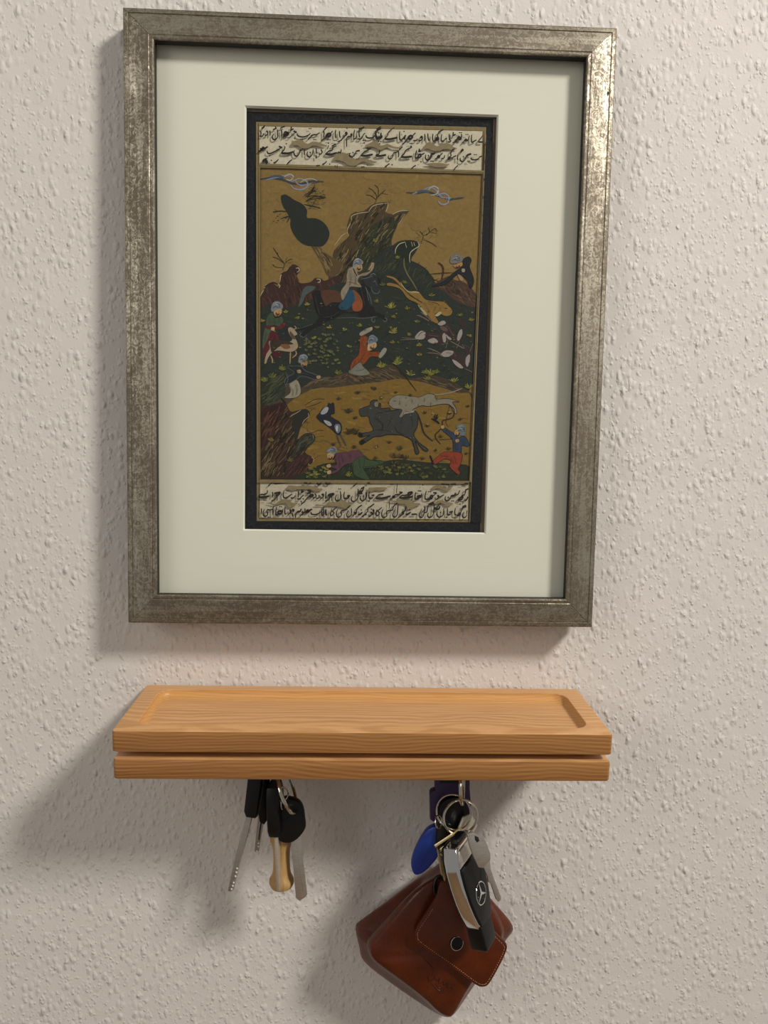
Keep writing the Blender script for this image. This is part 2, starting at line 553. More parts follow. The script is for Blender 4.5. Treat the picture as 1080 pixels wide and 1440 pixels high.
# ---- the painted sheet: flat pigment shapes, 1 unit = 0.01 mm, x from the frame's middle, z from its foot
SHEET_Y = MAT_Y + MAT_T + .0022
ART = [
('q','paper','8b7b5e',0,(-8447,33487,8657,33449,8590,5776,-8358,5531)),
('s','paper','6a5a42',1.2,(-8445,32946,8350,32977)),
('s','paper','54452f',1.3,(7952,33205,7934,6007)),
('q','paper','1b1d20',0,(-8445,32772,7837,32902,7754,5764,-8358,5531)),
('s','paper','171717',1.2,(-8445,32751,7800,32892)),
('q','paper','857450',0,(-7312,32161,7384,32358,7051,6842,-7135,6706)),
('s','paper','9a8862',1.0,(-7294,32140,7357,32335)),
('s','paper','a08e68',1.0,(7357,32348,7041,6856)),
('s','paper','9a8a66',1.0,(-7294,32140,-7121,6734)),
('s','paper','4a3a26',1.3,(-7168,32101,-6977,6831)),
('s','paper','4a3a26',1.2,(7244,32124,7235,29646,7151,19706,6936,6998)),
('s','paper','55452e',0.9,(-7140,31928,7180,32121)),
('s','paper','3d3020',1.2,(-6977,6888,6946,6999)),
('q','paper','cfc4ae',0,(-7104,31903,7153,32094,7135,29598,-7091,29569)),
('q','paper','c3b7a2',0,(-6924,9237,6884,9357,6902,7022,-6958,6936)),
('q','scene','866c3e',0,(-7036,29330,7261,29402,6914,9642,-6912,9495)),
('s','scene','40321e',1.3,(-7100,29424,7235,29486)),
('s','scene','4a3a26',1.0,(-7036,29330,-6912,9495)),
('s','scene','3d3020',1.3,(7261,29402,6914,9642)),
('s','scene','332818',1.6,(-6926,9490,6914,9638)),
('p','scene','836a3b',0,(-3390,28449,-3420,28306,-3587,28252,-3738,28318,-3812,28435,-3727,28535,-3592,28637,-3382,28586)),
('p','scene','8b7142',0,(-4003,27132,-4265,26897,-4533,26862,-4784,26948,-4899,27104,-4883,27344,-4537,27310,-4283,27336)),
('p','scene','826839',0,(5050,25878,4918,25766,4771,25744,4637,25736,4536,25863,4584,25972,4764,26009,4941,25974)),
('p','scene','8b7142',0,(-2689,26711,-2701,26581,-3024,26496,-3330,26509,-3346,26690,-3243,26862,-3030,26976,-2706,26928)),
('p','scene','836a3b',0,(-1672,27200,-1777,27148,-1863,27119,-1982,27137,-1974,27191,-1957,27280,-1866,27296,-1746,27265)),
('p','scene','876d3e',0,(-123,27587,-157,27443,-312,27412,-446,27479,-535,27574,-468,27722,-317,27705,-88,27712)),
('p','scene','8b7142',0,(-850,22934,-1014,22808,-1251,22644,-1556,22712,-1573,22914,-1543,23086,-1259,23153,-995,23106)),
('p','scene','836a3b',0,(-1831,26483,-1962,26372,-2180,26272,-2415,26354,-2535,26462,-2409,26595,-2186,26651,-1993,26634)),
('p','scene','826839',0,(6024,29379,6049,29149,5701,29035,5454,29152,5310,29356,5342,29548,5687,29568,5903,29580)),
('p','scene','876d3e',0,(1098,27523,1153,27306,818,27282,616,27281,438,27502,462,27667,808,27816,1068,27651)),
('p','scene','8a7041',0,(4511,26866,4388,26629,4071,26521,3658,26629,3699,26841,3755,27012,4057,27124,4460,27043)),
('p','scene','876d3e',0,(3043,29335,2990,29231,2812,29203,2623,29228,2548,29319,2637,29437,2806,29460,3004,29435)),
('p','scene','8a7041',0,(-2165,23132,-2364,22919,-2579,22837,-2797,22979,-2895,23112,-2811,23334,-2587,23390,-2338,23321)),
('p','scene','8a7041',0,(-5310,24603,-5449,24358,-5695,24306,-6043,24434,-6094,24580,-5931,24746,-5700,24900,-5307,24751)),
('p','scene','8b7142',0,(-4071,25809,-4096,25572,-4423,25460,-4676,25595,-4782,25788,-4770,25984,-4429,26066,-4078,26001)),
('p','scene','836a3b',0,(-2821,26319,-2825,26261,-2920,26214,-3012,26269,-3013,26314,-3032,26380,-2922,26388,-2858,26363)),
('p','scene','8b7142',0,(2168,26011,2097,25892,1923,25802,1683,25840,1551,25992,1751,26128,1916,26182,2212,26129)),
('p','scene','836a3b',0,(-5624,22153,-5719,22038,-5892,21970,-6062,22038,-6136,22139,-6050,22241,-5895,22317,-5743,22222)),
('p','scene','876d3e',0,(-4210,22917,-4319,22806,-4510,22661,-4694,22755,-4778,22901,-4674,23012,-4514,23048,-4339,23013)),
('p','scene','8b7142',0,(-3702,23386,-3814,23185,-4220,23007,-4566,23195,-4723,23357,-4515,23596,-4227,23694,-3988,23607)),
('p','scene','876d3e',0,(1514,23696,1411,23517,1138,23509,934,23566,715,23673,925,23828,1130,23951,1318,23803)),
('p','scene','826839',0,(822,25119,824,25007,653,25011,469,25001,444,25108,479,25212,650,25213,816,25186)),
('p','scene','836a3b',0,(2901,27882,2853,27769,2669,27750,2554,27782,2515,27870,2522,27968,2664,27986,2826,27964)),
('p','scene','8a7041',0,(2440,22981,2381,22930,2266,22899,2182,22924,2135,22972,2133,23045,2262,23098,2346,23033)),
('p','scene','836a3b',0,(6563,24680,6593,24446,6226,24440,5955,24495,5760,24657,5880,24854,6209,25031,6592,24834)),
('p','scene','8a7041',0,(-1631,27157,-1739,27051,-1926,27028,-2067,27001,-2124,27142,-2052,27233,-1930,27325,-1774,27268)),
('p','scene','876d3e',0,(6559,23853,6540,23685,6241,23554,5964,23628,5731,23829,5991,24004,6228,24038,6443,23999)),
('p','scene','876d3e',0,(-5724,23261,-5751,23175,-5901,23117,-6052,23180,-6117,23250,-6063,23346,-5903,23404,-5729,23373)),
('p','scene','8a7041',0,(6168,27673,6084,27541,5932,27514,5802,27532,5678,27658,5795,27782,5925,27777,6123,27801)),
('p','scene','8b7142',0,(3123,29049,3108,28885,2802,28808,2490,28816,2380,29025,2583,29178,2793,29234,3054,29242)),
('p','scene','8b7142',0,(-5641,26082,-5686,26001,-5777,25967,-5859,25991,-5955,26073,-5850,26120,-5778,26171,-5682,26130)),
('p','scene','8b7142',0,(2629,24944,2480,24809,2328,24786,2082,24806,2052,24927,2101,25036,2321,25083,2585,25050)),
('p','scene','826839',0,(831,26337,787,26233,627,26175,498,26224,381,26323,457,26433,621,26514,797,26452)),
('p','scene','876d3e',0,(6233,28349,6152,28266,6014,28244,5865,28275,5877,28338,5856,28422,6008,28449,6166,28414)),
('p','scene','826839',0,(-6522,23014,-6581,22963,-6649,22939,-6722,22955,-6786,23007,-6714,23072,-6650,23065,-6595,23080)),
('p','scene','8a7041',0,(2631,29055,2624,28984,2455,28952,2326,28970,2274,29044,2309,29111,2450,29169,2588,29152)),
('p','scene','836a3b',0,(-2605,28315,-2681,28202,-2916,28084,-3095,28144,-3128,28298,-3153,28456,-2922,28504,-2734,28452)),
('p','scene','8a7041',0,(1456,24972,1295,24720,1071,24642,810,24787,627,24948,780,25145,1058,25306,1304,25210)),
('p','scene','8a7041',0,(4934,26418,4779,26314,4638,26247,4424,26268,4324,26399,4451,26492,4630,26556,4801,26534)),
('p','scene','8a7041',0,(3574,24701,3511,24623,3351,24524,3173,24604,3194,24690,3179,24766,3343,24857,3498,24780)),
('p','scene','8b7142',0,(2415,29106,2347,29033,2238,29020,2151,29013,2080,29095,2097,29167,2234,29189,2340,29157)),
('p','scene','826839',0,(2520,24455,2533,24266,2234,24194,2057,24270,1984,24439,2008,24633,2223,24693,2402,24573)),
('p','scene','8b7142',0,(3290,26390,3012,26234,2789,26057,2502,26142,2409,26363,2539,26568,2778,26562,3045,26575)),
('p','scene','876d3e',0,(4107,24464,4090,24405,3948,24343,3859,24394,3755,24454,3860,24538,3944,24532,4059,24540)),
('p','scene','836a3b',0,(-6444,27233,-6548,27150,-6656,27120,-6756,27143,-6875,27219,-6794,27315,-6658,27363,-6504,27310)),
('p','scene','826839',0,(-4334,23799,-4314,23692,-4502,23673,-4635,23691,-4736,23787,-4659,23883,-4505,23960,-4317,23925)),
('p','scene','8a7041',0,(-2785,28119,-2769,27947,-3091,27843,-3343,27959,-3513,28095,-3323,28217,-3098,28396,-2819,28281)),
('p','scene','8a7041',0,(-2207,24828,-2214,24725,-2415,24661,-2613,24731,-2697,24814,-2638,24910,-2419,24943,-2235,24926)),
('p','scene','836a3b',0,(-4710,28764,-4827,28605,-5062,28527,-5262,28582,-5540,28737,-5356,28954,-5066,28972,-4761,28890)),
('p','scene','826839',0,(-4394,24786,-4511,24622,-4739,24566,-4917,24619,-5120,24765,-4938,24909,-4743,25017,-4591,24888)),
('p','scene','8b7142',0,(6704,23658,6674,23584,6499,23507,6312,23524,6285,23646,6306,23728,6491,23778,6651,23733)),
('p','scene','8a7041',0,(999,27657,950,27576,850,27555,744,27574,687,27648,727,27716,846,27768,975,27732)),
('p','scene','876d3e',0,(-365,25648,-569,25468,-778,25354,-1005,25468,-1182,25624,-1005,25795,-787,25904,-565,25772)),
('p','scene','876d3e',0,(-1562,28698,-1688,28605,-1815,28539,-1939,28597,-1999,28684,-1933,28796,-1819,28800,-1677,28796)),
('p','scene','826839',0,(-4369,27355,-4418,27168,-4626,27135,-4850,27221,-4924,27338,-4839,27496,-4631,27555,-4412,27514)),
('p','scene','876d3e',0,(-3946,23935,-4031,23798,-4219,23748,-4402,23797,-4404,23922,-4405,24052,-4222,24066,-4057,24022)),
('p','scene','8b7142',0,(4316,25214,4226,25107,4080,25022,3953,25104,3770,25197,3948,25297,4072,25373,4253,25320)),
('p','scene','8a7041',0,(-5313,28157,-5403,28062,-5520,28031,-5625,28063,-5684,28145,-5667,28216,-5522,28261,-5377,28235)),
('p','scene','8b7142',0,(570,25560,535,25469,339,25365,122,25403,14,25543,126,25672,332,25727,567,25703)),
('p','scene','826839',0,(1294,25694,1142,25496,927,25423,714,25470,627,25674,688,25872,918,25879,1130,25872)),
('p','scene','8a7041',0,(-4739,23082,-4856,22895,-5135,22851,-5323,22859,-5498,23061,-5417,23189,-5138,23251,-4859,23209)),
('p','scene','8b7142',0,(4384,25472,4111,25293,3899,25228,3556,25277,3385,25442,3616,25647,3887,25718,4241,25629)),
('p','scene','876d3e',0,(-160,23842,-198,23679,-372,23584,-549,23718,-754,23825,-627,23950,-380,24074,-213,24007)),
('p','scene','8b7142',0,(-3628,24146,-3699,23974,-3900,23946,-4074,23963,-4154,24131,-4174,24256,-3904,24335,-3652,24267)),
('p','scene','826839',0,(3580,23434,3445,23244,3191,23219,2972,23267,2820,23412,2973,23602,3181,23653,3406,23537)),
('p','scene','876d3e',0,(3678,23626,3560,23501,3284,23389,3064,23487,2913,23604,3053,23767,3275,23800,3452,23760)),
('p','scene','876d3e',0,(-3294,27314,-3371,27223,-3466,27224,-3553,27217,-3590,27304,-3564,27372,-3469,27432,-3364,27405)),
('p','scene','8b7142',0,(5188,29250,5142,29088,4940,29064,4685,29096,4599,29231,4752,29386,4930,29437,5088,29397)),
('p','scene','836a3b',0,(-3164,25614,-3318,25439,-3528,25397,-3770,25426,-3918,25591,-3705,25709,-3532,25830,-3317,25770)),
('p','scene','826839',0,(-5144,27557,-5161,27428,-5464,27281,-5651,27337,-5902,27533,-5758,27736,-5468,27799,-5255,27748)),
('p','scene','876d3e',0,(6704,24657,6637,24529,6457,24496,6255,24554,6178,24642,6226,24761,6447,24857,6653,24796)),
('p','scene','826839',0,(-4426,23383,-4648,23188,-4863,23133,-5161,23178,-5391,23356,-5109,23579,-4867,23600,-4560,23536)),
('p','scene','826839',0,(551,23290,475,23179,355,23162,193,23176,104,23277,221,23407,350,23451,494,23396)),
('p','scene','836a3b',0,(-2102,27245,-2188,27189,-2266,27168,-2344,27188,-2427,27234,-2368,27307,-2268,27306,-2154,27314)),
('p','scene','826839',0,(3198,27348,3183,27222,3004,27194,2792,27201,2724,27333,2791,27433,2996,27524,3186,27477)),
('p','scene','8b7142',0,(5353,23705,5412,23558,5082,23372,4880,23475,4651,23685,4809,23862,5067,23941,5382,23837)),
('p','scene','8b7142',0,(-3669,28267,-3894,28030,-4185,27990,-4468,28083,-4551,28239,-4407,28429,-4191,28582,-3962,28435)),
('p','scene','836a3b',0,(6429,27274,6354,27169,6215,27165,6080,27201,6032,27262,6089,27353,6209,27388,6358,27335)),
('p','scene','8a7041',0,(-5626,28191,-5616,28081,-5883,28011,-6169,28064,-6147,28175,-6062,28363,-5885,28342,-5595,28364)),
('p','scene','876d3e',0,(-4437,23648,-4555,23537,-4670,23515,-4793,23530,-4867,23635,-4809,23749,-4672,23780,-4548,23734)),
('p','scene','876d3e',0,(-1138,28986,-1159,28888,-1400,28840,-1546,28831,-1589,28971,-1623,29103,-1405,29171,-1185,29090)),
('p','scene','8a7041',0,(77,25312,-167,25104,-395,24980,-672,25035,-901,25283,-804,25546,-406,25656,-83,25523)),
('p','scene','876d3e',0,(1306,25116,1116,24908,885,24933,665,24890,551,25093,620,25306,877,25377,1071,25320)),
('p','scene','8b7142',0,(-2071,23337,-2107,23287,-2190,23275,-2259,23269,-2333,23330,-2256,23395,-2192,23401,-2127,23399)),
('p','scene','8b7142',0,(-5967,23425,-6008,23361,-6131,23344,-6250,23354,-6278,23416,-6214,23476,-6132,23528,-6013,23500)),
('p','scene','826839',0,(-2530,28499,-2546,28356,-2774,28340,-3020,28350,-3081,28481,-2950,28595,-2778,28681,-2618,28650)),
('p','scene','826839',0,(-5176,27060,-5248,26951,-5411,26871,-5561,26924,-5630,27046,-5540,27128,-5413,27181,-5241,27182)),
('p','scene','836a3b',0,(-287,23766,-244,23650,-506,23593,-668,23656,-725,23754,-731,23870,-512,23998,-276,23924)),
('p','scene','876d3e',0,(-3456,25118,-3540,24928,-3768,24850,-4094,24961,-4105,25099,-4066,25319,-3774,25332,-3490,25323)),
('p','scene','8b7142',0,(-1107,24039,-1152,23971,-1270,23913,-1353,23938,-1451,24030,-1383,24099,-1274,24142,-1144,24101)),
('p','scene','8a7041',0,(3357,25482,3272,25322,2917,25285,2701,25274,2424,25454,2578,25602,2908,25702,3252,25613)),
('p','scene','826839',0,(3040,26391,3015,26274,2789,26093,2506,26173,2515,26375,2521,26527,2778,26598,2963,26559)),
('p','scene','826839',0,(-1514,24835,-1646,24751,-1728,24722,-1815,24741,-1899,24824,-1818,24894,-1731,24936,-1611,24918)),
('p','scene','836a3b',0,(-6276,27791,-6280,27738,-6397,27707,-6474,27723,-6561,27782,-6493,27850,-6398,27866,-6321,27856)),
('p','scene','826839',0,(1752,24045,1561,23850,1376,23859,1109,23837,1050,24025,1102,24215,1369,24250,1647,24204)),
('p','scene','836a3b',0,(2927,29176,2801,29083,2686,29062,2548,29075,2418,29159,2493,29281,2681,29283,2870,29272)),
('p','scene','876d3e',0,(-3976,24221,-4016,24068,-4212,24031,-4405,24057,-4585,24204,-4435,24369,-4217,24452,-4060,24344)),
('p','scene','8a7041',0,(-487,25546,-646,25425,-833,25366,-1008,25383,-1061,25529,-1035,25655,-839,25737,-696,25679)),
('p','scene','836a3b',0,(3219,27674,3089,27514,2902,27441,2748,27508,2658,27656,2672,27813,2892,27855,3100,27813)),
('p','scene','836a3b',0,(-4917,29092,-4971,28971,-5187,28797,-5378,28883,-5610,29069,-5493,29200,-5191,29338,-4955,29227)),
('p','scene','8b7142',0,(-4541,24398,-4695,24268,-4827,24255,-5029,24303,-5043,24383,-5026,24518,-4830,24564,-4620,24529)),
('p','scene','8b7142',0,(-6145,27941,-6240,27849,-6389,27836,-6543,27857,-6603,27926,-6572,28042,-6391,28061,-6254,28025)),
('p','scene','8a7041',0,(2371,28350,2168,28201,1863,28081,1521,28163,1500,28322,1575,28467,1853,28564,2175,28504)),
('p','scene','876d3e',0,(-5657,28098,-5746,27874,-6081,27819,-6399,27941,-6459,28072,-6414,28232,-6084,28300,-5857,28232)),
('p','scene','826839',0,(112,24403,-65,24245,-244,24204,-489,24277,-537,24384,-429,24513,-251,24635,-34,24569)),
('p','scene','8b7142',0,(-5599,23121,-5681,22984,-5859,22974,-6087,22959,-6221,23104,-6052,23207,-5861,23248,-5610,23255)),
('p','scene','826839',0,(-4567,27531,-4620,27414,-4824,27385,-5029,27414,-5139,27513,-5067,27612,-4828,27735,-4677,27669)),
('p','scene','836a3b',0,(-290,26892,-316,26824,-430,26794,-532,26835,-601,26882,-534,26960,-433,26967,-318,26944)),
('p','scene','8b7142',0,(5150,28412,4893,28181,4635,28191,4295,28149,4220,28383,4377,28548,4622,28707,4882,28622)),
('p','scene','8b7142',0,(5041,22641,4961,22475,4649,22298,4300,22470,4152,22616,4314,22834,4632,22983,4891,22863)),
('p','scene','8a7041',0,(-3017,26981,-3074,26859,-3256,26800,-3412,26839,-3514,26965,-3419,27088,-3260,27106,-3123,27102)),
('p','scene','8a7041',0,(1283,27239,1157,27075,992,27078,776,27058,686,27220,825,27372,985,27412,1248,27363)),
('p','scene','8b7142',0,(-2685,28171,-2720,28050,-2893,28027,-3102,28033,-3118,28157,-3019,28253,-2897,28358,-2732,28275)),
('p','scene','8b7142',0,(3361,27901,3316,27829,3193,27780,3059,27798,3048,27891,3056,27958,3188,27989,3350,27968)),
('p','scene','836a3b',0,(149,27528,0,27359,-270,27329,-503,27335,-657,27503,-555,27724,-277,27764,-61,27722)),
('p','scene','876d3e',0,(3776,24955,3636,24798,3382,24768,3114,24764,2930,24930,3052,25055,3373,25177,3642,25149)),
('p','scene','876d3e',0,(-4,26021,-67,25970,-149,25937,-255,25947,-293,26013,-230,26086,-152,26084,-87,26064)),
('p','scene','836a3b',0,(2006,28259,1909,28064,1638,28069,1399,28084,1277,28235,1402,28381,1630,28455,1878,28454)),
('p','scene','8a7041',0,(-1455,25786,-1531,25680,-1682,25694,-1829,25689,-1899,25772,-1841,25863,-1685,25899,-1566,25849)),
('p','scene','8b7142',0,(-3129,25320,-3178,25225,-3283,25177,-3420,25213,-3494,25309,-3450,25413,-3286,25467,-3139,25396)),
('p','scene','8a7041',0,(547,25048,522,24895,273,24892,76,24878,-10,25032,-13,25198,267,25264,539,25232)),
('p','scene','8a7041',0,(-4506,22652,-4514,22544,-4756,22501,-5036,22512,-5087,22636,-4933,22821,-4759,22803,-4566,22777)),
('p','scene','876d3e',0,(2293,22474,2189,22372,2006,22263,1735,22346,1747,22459,1814,22570,1998,22643,2152,22593)),
('p','scene','836a3b',0,(5739,25926,5634,25855,5525,25771,5380,25843,5290,25912,5390,25978,5518,26049,5636,25986)),
('p','scene','8a7041',0,(-2958,27772,-3153,27660,-3374,27511,-3662,27621,-3659,27750,-3624,27888,-3379,27945,-3156,27934)),
('p','scene','826839',0,(-3325,27570,-3413,27368,-3677,27311,-4001,27389,-4226,27542,-3905,27747,-3683,27869,-3359,27795)),
('p','scene','8a7041',0,(-1050,23357,-1264,23180,-1461,23120,-1815,23119,-1924,23332,-1743,23554,-1469,23638,-1264,23486)),
('p','scene','876d3e',0,(-4917,26575,-4962,26498,-5080,26490,-5158,26506,-5195,26567,-5159,26639,-5081,26632,-4999,26617)),
('p','scene','836a3b',0,(-6218,25339,-6281,25239,-6449,25163,-6558,25222,-6695,25325,-6628,25438,-6451,25506,-6323,25421)),
('p','scene','876d3e',0,(1452,26083,1444,26034,1357,26022,1274,26033,1195,26076,1254,26122,1355,26143,1447,26150)),
('p','scene','826839',0,(-1499,29093,-1480,29006,-1617,29010,-1708,28998,-1800,29083,-1756,29164,-1620,29217,-1514,29168)),
('p','scene','836a3b',0,(5218,22618,5078,22451,4847,22367,4654,22457,4548,22600,4586,22764,4836,22816,5019,22758)),
('p','scene','876d3e',0,(509,22846,441,22736,286,22632,58,22698,65,22834,91,22952,279,23011,424,22938)),
('p','scene','876d3e',0,(4974,24846,4861,24761,4737,24690,4555,24743,4534,24833,4568,24964,4729,25001,4925,24948)),
('p','scene','826839',0,(-661,24111,-789,24013,-889,23965,-1001,24024,-1048,24100,-1063,24216,-894,24252,-791,24179)),
('p','scene','8a7041',0,(5253,29243,5122,29132,4968,29038,4791,29099,4613,29222,4789,29352,4957,29464,5176,29378)),
('p','scene','836a3b',0,(3239,25976,3205,25850,3027,25737,2814,25798,2667,25959,2866,26126,3017,26198,3214,26078)),
('p','scene','8a7041',0,(3335,26423,3263,26358,3135,26287,3000,26332,2980,26412,2992,26497,3130,26528,3264,26505)),
('p','scene','8a7041',0,(833,23757,731,23547,505,23532,246,23597,68,23736,277,23922,498,23937,734,23899)),
('p','scene','826839',0,(-5443,27468,-5519,27368,-5746,27268,-5955,27363,-5969,27451,-5934,27558,-5748,27600,-5544,27549)),
('p','scene','8a7041',0,(363,29088,408,28903,38,28838,-278,28881,-454,29061,-197,29264,31,29276,393,29230)),
('p','scene','8a7041',0,(844,24446,684,24343,500,24306,320,24337,231,24429,262,24519,496,24571,699,24564)),
('s','scene','39404a',2.6,(-7046,28647,-6349,28745,-5573,28649,-4950,28443,-4328,28463,-3708,28634,-3006,28612)),
('s','scene','7d8796',2.2,(-6659,28614,-5885,28820,-5265,28931,-4875,28672,-4483,28352,-3706,28483)),
('s','scene','4a5263',3.2,(-6427,28803,-5885,28881,-5543,28771)),
('s','scene','a9a59c',1.6,(-5497,28833,-5188,29024,-4923,28882,-5107,28634,-5387,28686)),
('s','scene','95655a',1.2,(-5419,28775,-5032,28848,-4717,28450,-4404,28203,-4714,28133,-4950,28367)),
('s','scene','8a94a3',1.7,(-5029,28546,-4565,28758,-4097,28622,-4016,28322,-4402,28082,-4870,28143,-5105,28362)),
('s','scene','a7a49c',1.2,(-4484,28503,-4144,28726,-3709,28770,-3397,28660)),
('s','scene','3c4350',2.0,(-3784,28481,-3240,28604)),
('s','scene','39404a',2.6,(2328,28115,3037,28107,3665,28218,4301,28025,5097,27806,5965,27879)),
('s','scene','7d8796',2.2,(2723,28036,3426,28302,3895,28500,4294,28284,4620,27913,5254,27856)),
('s','scene','4a5263',3.0,(3035,28168,3506,28274,3855,28163)),
('s','scene','a9a59c',1.6,(3741,28312,4051,28566,4386,28424,4299,28086,3906,28012)),
('s','scene','95655a',1.2,(4135,28325,4482,28336,4856,27920,5024,27543,4633,27363,4390,27600)),
('s','scene','8a94a3',1.7,(4302,27979,4772,28147,5093,27928,5024,27543,4631,27455,4388,27676)),
('s','scene','3c4350',1.8,(5099,27699,5649,27869,6075,27913)),
('p','scene','4c3d29',0,(-2255,24352,-1305,25276,-1493,25583,-1188,26663,-413,26866,221,27331,1136,27448,1009,26910,1472,26745,2111,26988,2571,27002,1806,26130,1453,25358,1336,24276,67,22978,-842,22140,-2223,21966,-2600,22633,-2336,23541)),
('k','scene','6d5a3c 2e2a1e 3a3020 7c683f 3c3a28',(-58,150,16,1.1),(-2255,24352,-1305,25276,-1493,25583,-1188,26663,-413,26866,221,27331,1136,27448,1009,26910,1472,26745,2111,26988,2571,27002,1806,26130,1453,25358,1336,24276,67,22978,-842,22140,-2223,21966,-2600,22633,-2336,23541)),
('p','scene','343423',0,(17,25852,1153,26557,1849,26265,1414,24998,1718,23656,987,23184,-624,22914,-872,24033,-431,25167)),
('k','scene','24281e 4b4a30 1e221a 5d5536',(-55,70,15,1.1),(17,25852,1153,26557,1849,26265,1414,24998,1718,23656,987,23184,-624,22914,-872,24033)),
('s','scene','b3a586',0.9,(-1317,25282,-1447,25585,-1326,25895,-1143,26206)),
('s','scene','b3a586',0.9,(-1143,26206,-1179,26510,-867,26673,-523,26760,-85,26819)),
('s','scene','b3a586',0.9,(-2251,24641,-2019,24955,-1788,25268,-1508,25461)),
('s','scene','b3a586',0.9,(-85,26819,145,27162,535,27326,1162,27407)),
('s','scene','b3a586',0.9,(1162,27407,1136,27116,1015,26853)),
('s','scene','b3a586',0.9,(1459,26714,1959,26943,2588,27009)),
('s','scene','b3a586',0.9,(1896,26145,2278,26770)),
('k','scene','241f15 2a2417',(-58,46,14,2.2),(-2255,24352,-1305,25276,-1493,25583,-1188,26663,-413,26866,221,27331,1136,27448,1009,26910,1472,26745,2111,26988,2571,27002,1806,26130,1453,25358,1336,24276,67,22978,-842,22140,-2223,21966,-2600,22633,-2336,23541)),
('k','scene','8f7a4e 806c44',(-58,40,12,0.8),(-2255,24352,-1305,25276,-1493,25583,-1188,26663,-413,26866,221,27331,1136,27448,1009,26910,1472,26745,2111,26988,2571,27002,1806,26130,1453,25358,1336,24276,67,22978,-842,22140,-2223,21966,-2600,22633,-2336,23541)),
('s','scene','33291a',0.9,(299,27319,448,27781,206,28154,-111,28341)),
('s','scene','33291a',0.9,(448,27781,758,28019,989,28255)),
('s','scene','33291a',0.9,(372,27626,54,27845,-260,27880)),
('s','scene','33291a',0.9,(525,27859,517,28316,277,28536)),
('s','scene','33291a',0.9,(758,28019,1152,27955)),
('s','scene','33291a',0.9,(3345,24959,3493,25425,3249,25726)),
('s','scene','33291a',0.9,(3493,25425,3883,25668,3797,25973)),
('s','scene','33291a',0.9,(3883,25668,4361,25605)),
('s','scene','33291a',0.9,(3499,25195,4059,24980,4382,24758)),
('s','scene','33291a',0.9,(3256,25418,3062,25597)),
('s','scene','33291a',0.9,(3651,25430,4195,25908,4357,25759)),
('s','scene','352a1b',0.9,(-5562,23001,-5451,23415,-5797,23817,-5913,24112)),
('s','scene','352a1b',0.9,(-5450,23378,-5186,23647,-4920,23730)),
('s','scene','352a1b',0.9,(-5451,23415,-5910,23739,-6215,23805)),
('s','scene','352a1b',0.9,(-5525,23152,-5982,23176,-6212,23356)),
('s','scene','352a1b',0.9,(-5375,23455,-5302,23831)),
('s','scene','352a1b',0.9,(-5223,23459,-4994,23503)),
('s','scene','352a1b',0.9,(-5797,23817,-6027,24183,-6181,24402)),
('s','scene','262a1f',1.3,(-3700,27953,-3626,28259)),
('s','scene','262a1f',1.3,(-4133,27636,-3542,27731,-3072,27639)),
('s','scene','262a1f',1.3,(-4237,27177,-3534,27047,-3142,26938)),
('s','scene','262a1f',1.3,(-4084,27410,-2838,27647)),
('s','scene','262a1f',1.3,(-3922,26883,-3536,27275)),
('s','scene','262a1f',1.3,(-6211,26630,-5713,26706,-5168,26662)),
('s','scene','262a1f',1.3,(-5710,26219,-5166,26388,-5318,26003)),
('s','scene','262a1f',1.3,(-3780,28102,-3466,27961)),
('s','scene','262a1f',1.3,(-4008,27564,-3855,27827,-3514,28080)),
('p','scene','5b482e',0,(-3748,24659,-3251,24599,-2865,24200,-2017,23700,-1707,23484,-2233,22719,-2694,22781,-3008,23447,-3475,24182)),
('k','scene','7d6845 372c1b 8a744c',(55,34,14,0.9),(-3633,24588,-3251,24562,-2865,24200,-2093,23698,-2387,22789,-2695,22856,-3008,23447,-3437,24183)),
('p','scene','272b28',0,(-5720,27586,-5488,27745,-5223,27662,-4863,27431,-4315,27175,-4031,26804,-4026,26347,-3526,26332,-3054,26148,-2705,25777,-2573,25306,-2802,24778,-3160,24553,-3945,24592,-4448,24807,-4843,25254,-5082,25781,-5086,26238,-5324,26657,-5592,27059)),
('p','scene','3d2722',0,(-7035,21009,-6924,21463,-6735,21769,-6508,22038,-6204,22158,-5821,21944,-5731,22246,-5674,22698,-5219,23010,-4917,23393,-4496,23218,-4440,22957,-4643,22689,-4587,22391,-4371,22209,-3760,22301,-3457,22572,-3074,22545,-2842,22401,-2232,22681,-1850,22729,-1912,21749,-2976,20814,-4047,20484,-5427,20448,-7030,19953)),
('k','scene','4f312b 2b1b18 5a3a30',(70,70,16,1.2),(-7035,21009,-6924,21463,-6735,21769,-6508,22038,-6204,22158,-5821,21944,-5731,22246,-5674,22698,-5219,23010,-4917,23393,-4496,23218,-4440,22957,-4643,22689,-4587,22391,-4371,22209,-3760,22301,-3457,22572,-3074,22545,-2842,22401,-2232,22681,-1850,22729,-1912,21749,-2976,20814,-4047,20484,-5427,20448,-7030,19953)),
('s','scene','b8a98c',1.1,(-7036,21084,-6961,21387,-6772,21692)),
('s','scene','b8a98c',1.1,(-5782,21870,-5730,22021,-5860,22093)),
('s','scene','b8a98c',1.1,(-5731,22246,-5688,22623,-5598,22775)),
('s','scene','b8a98c',1.1,(-4724,23137,-4533,23164,-4494,22993,-4645,22892)),
('s','scene','b8a98c',1.1,(-3380,22499,-3150,22483,-3148,22332,-3300,22276)),
('s','scene','b8a98c',1.1,(-6773,21843,-6660,21996,-6470,22091)),
('s','scene','2a2117',1.8,(-6736,21919,-6204,22196,-5860,22093)),
('s','scene','2a2117',1.8,(-5674,22735,-5446,22854,-5256,22934,-5068,23239)),
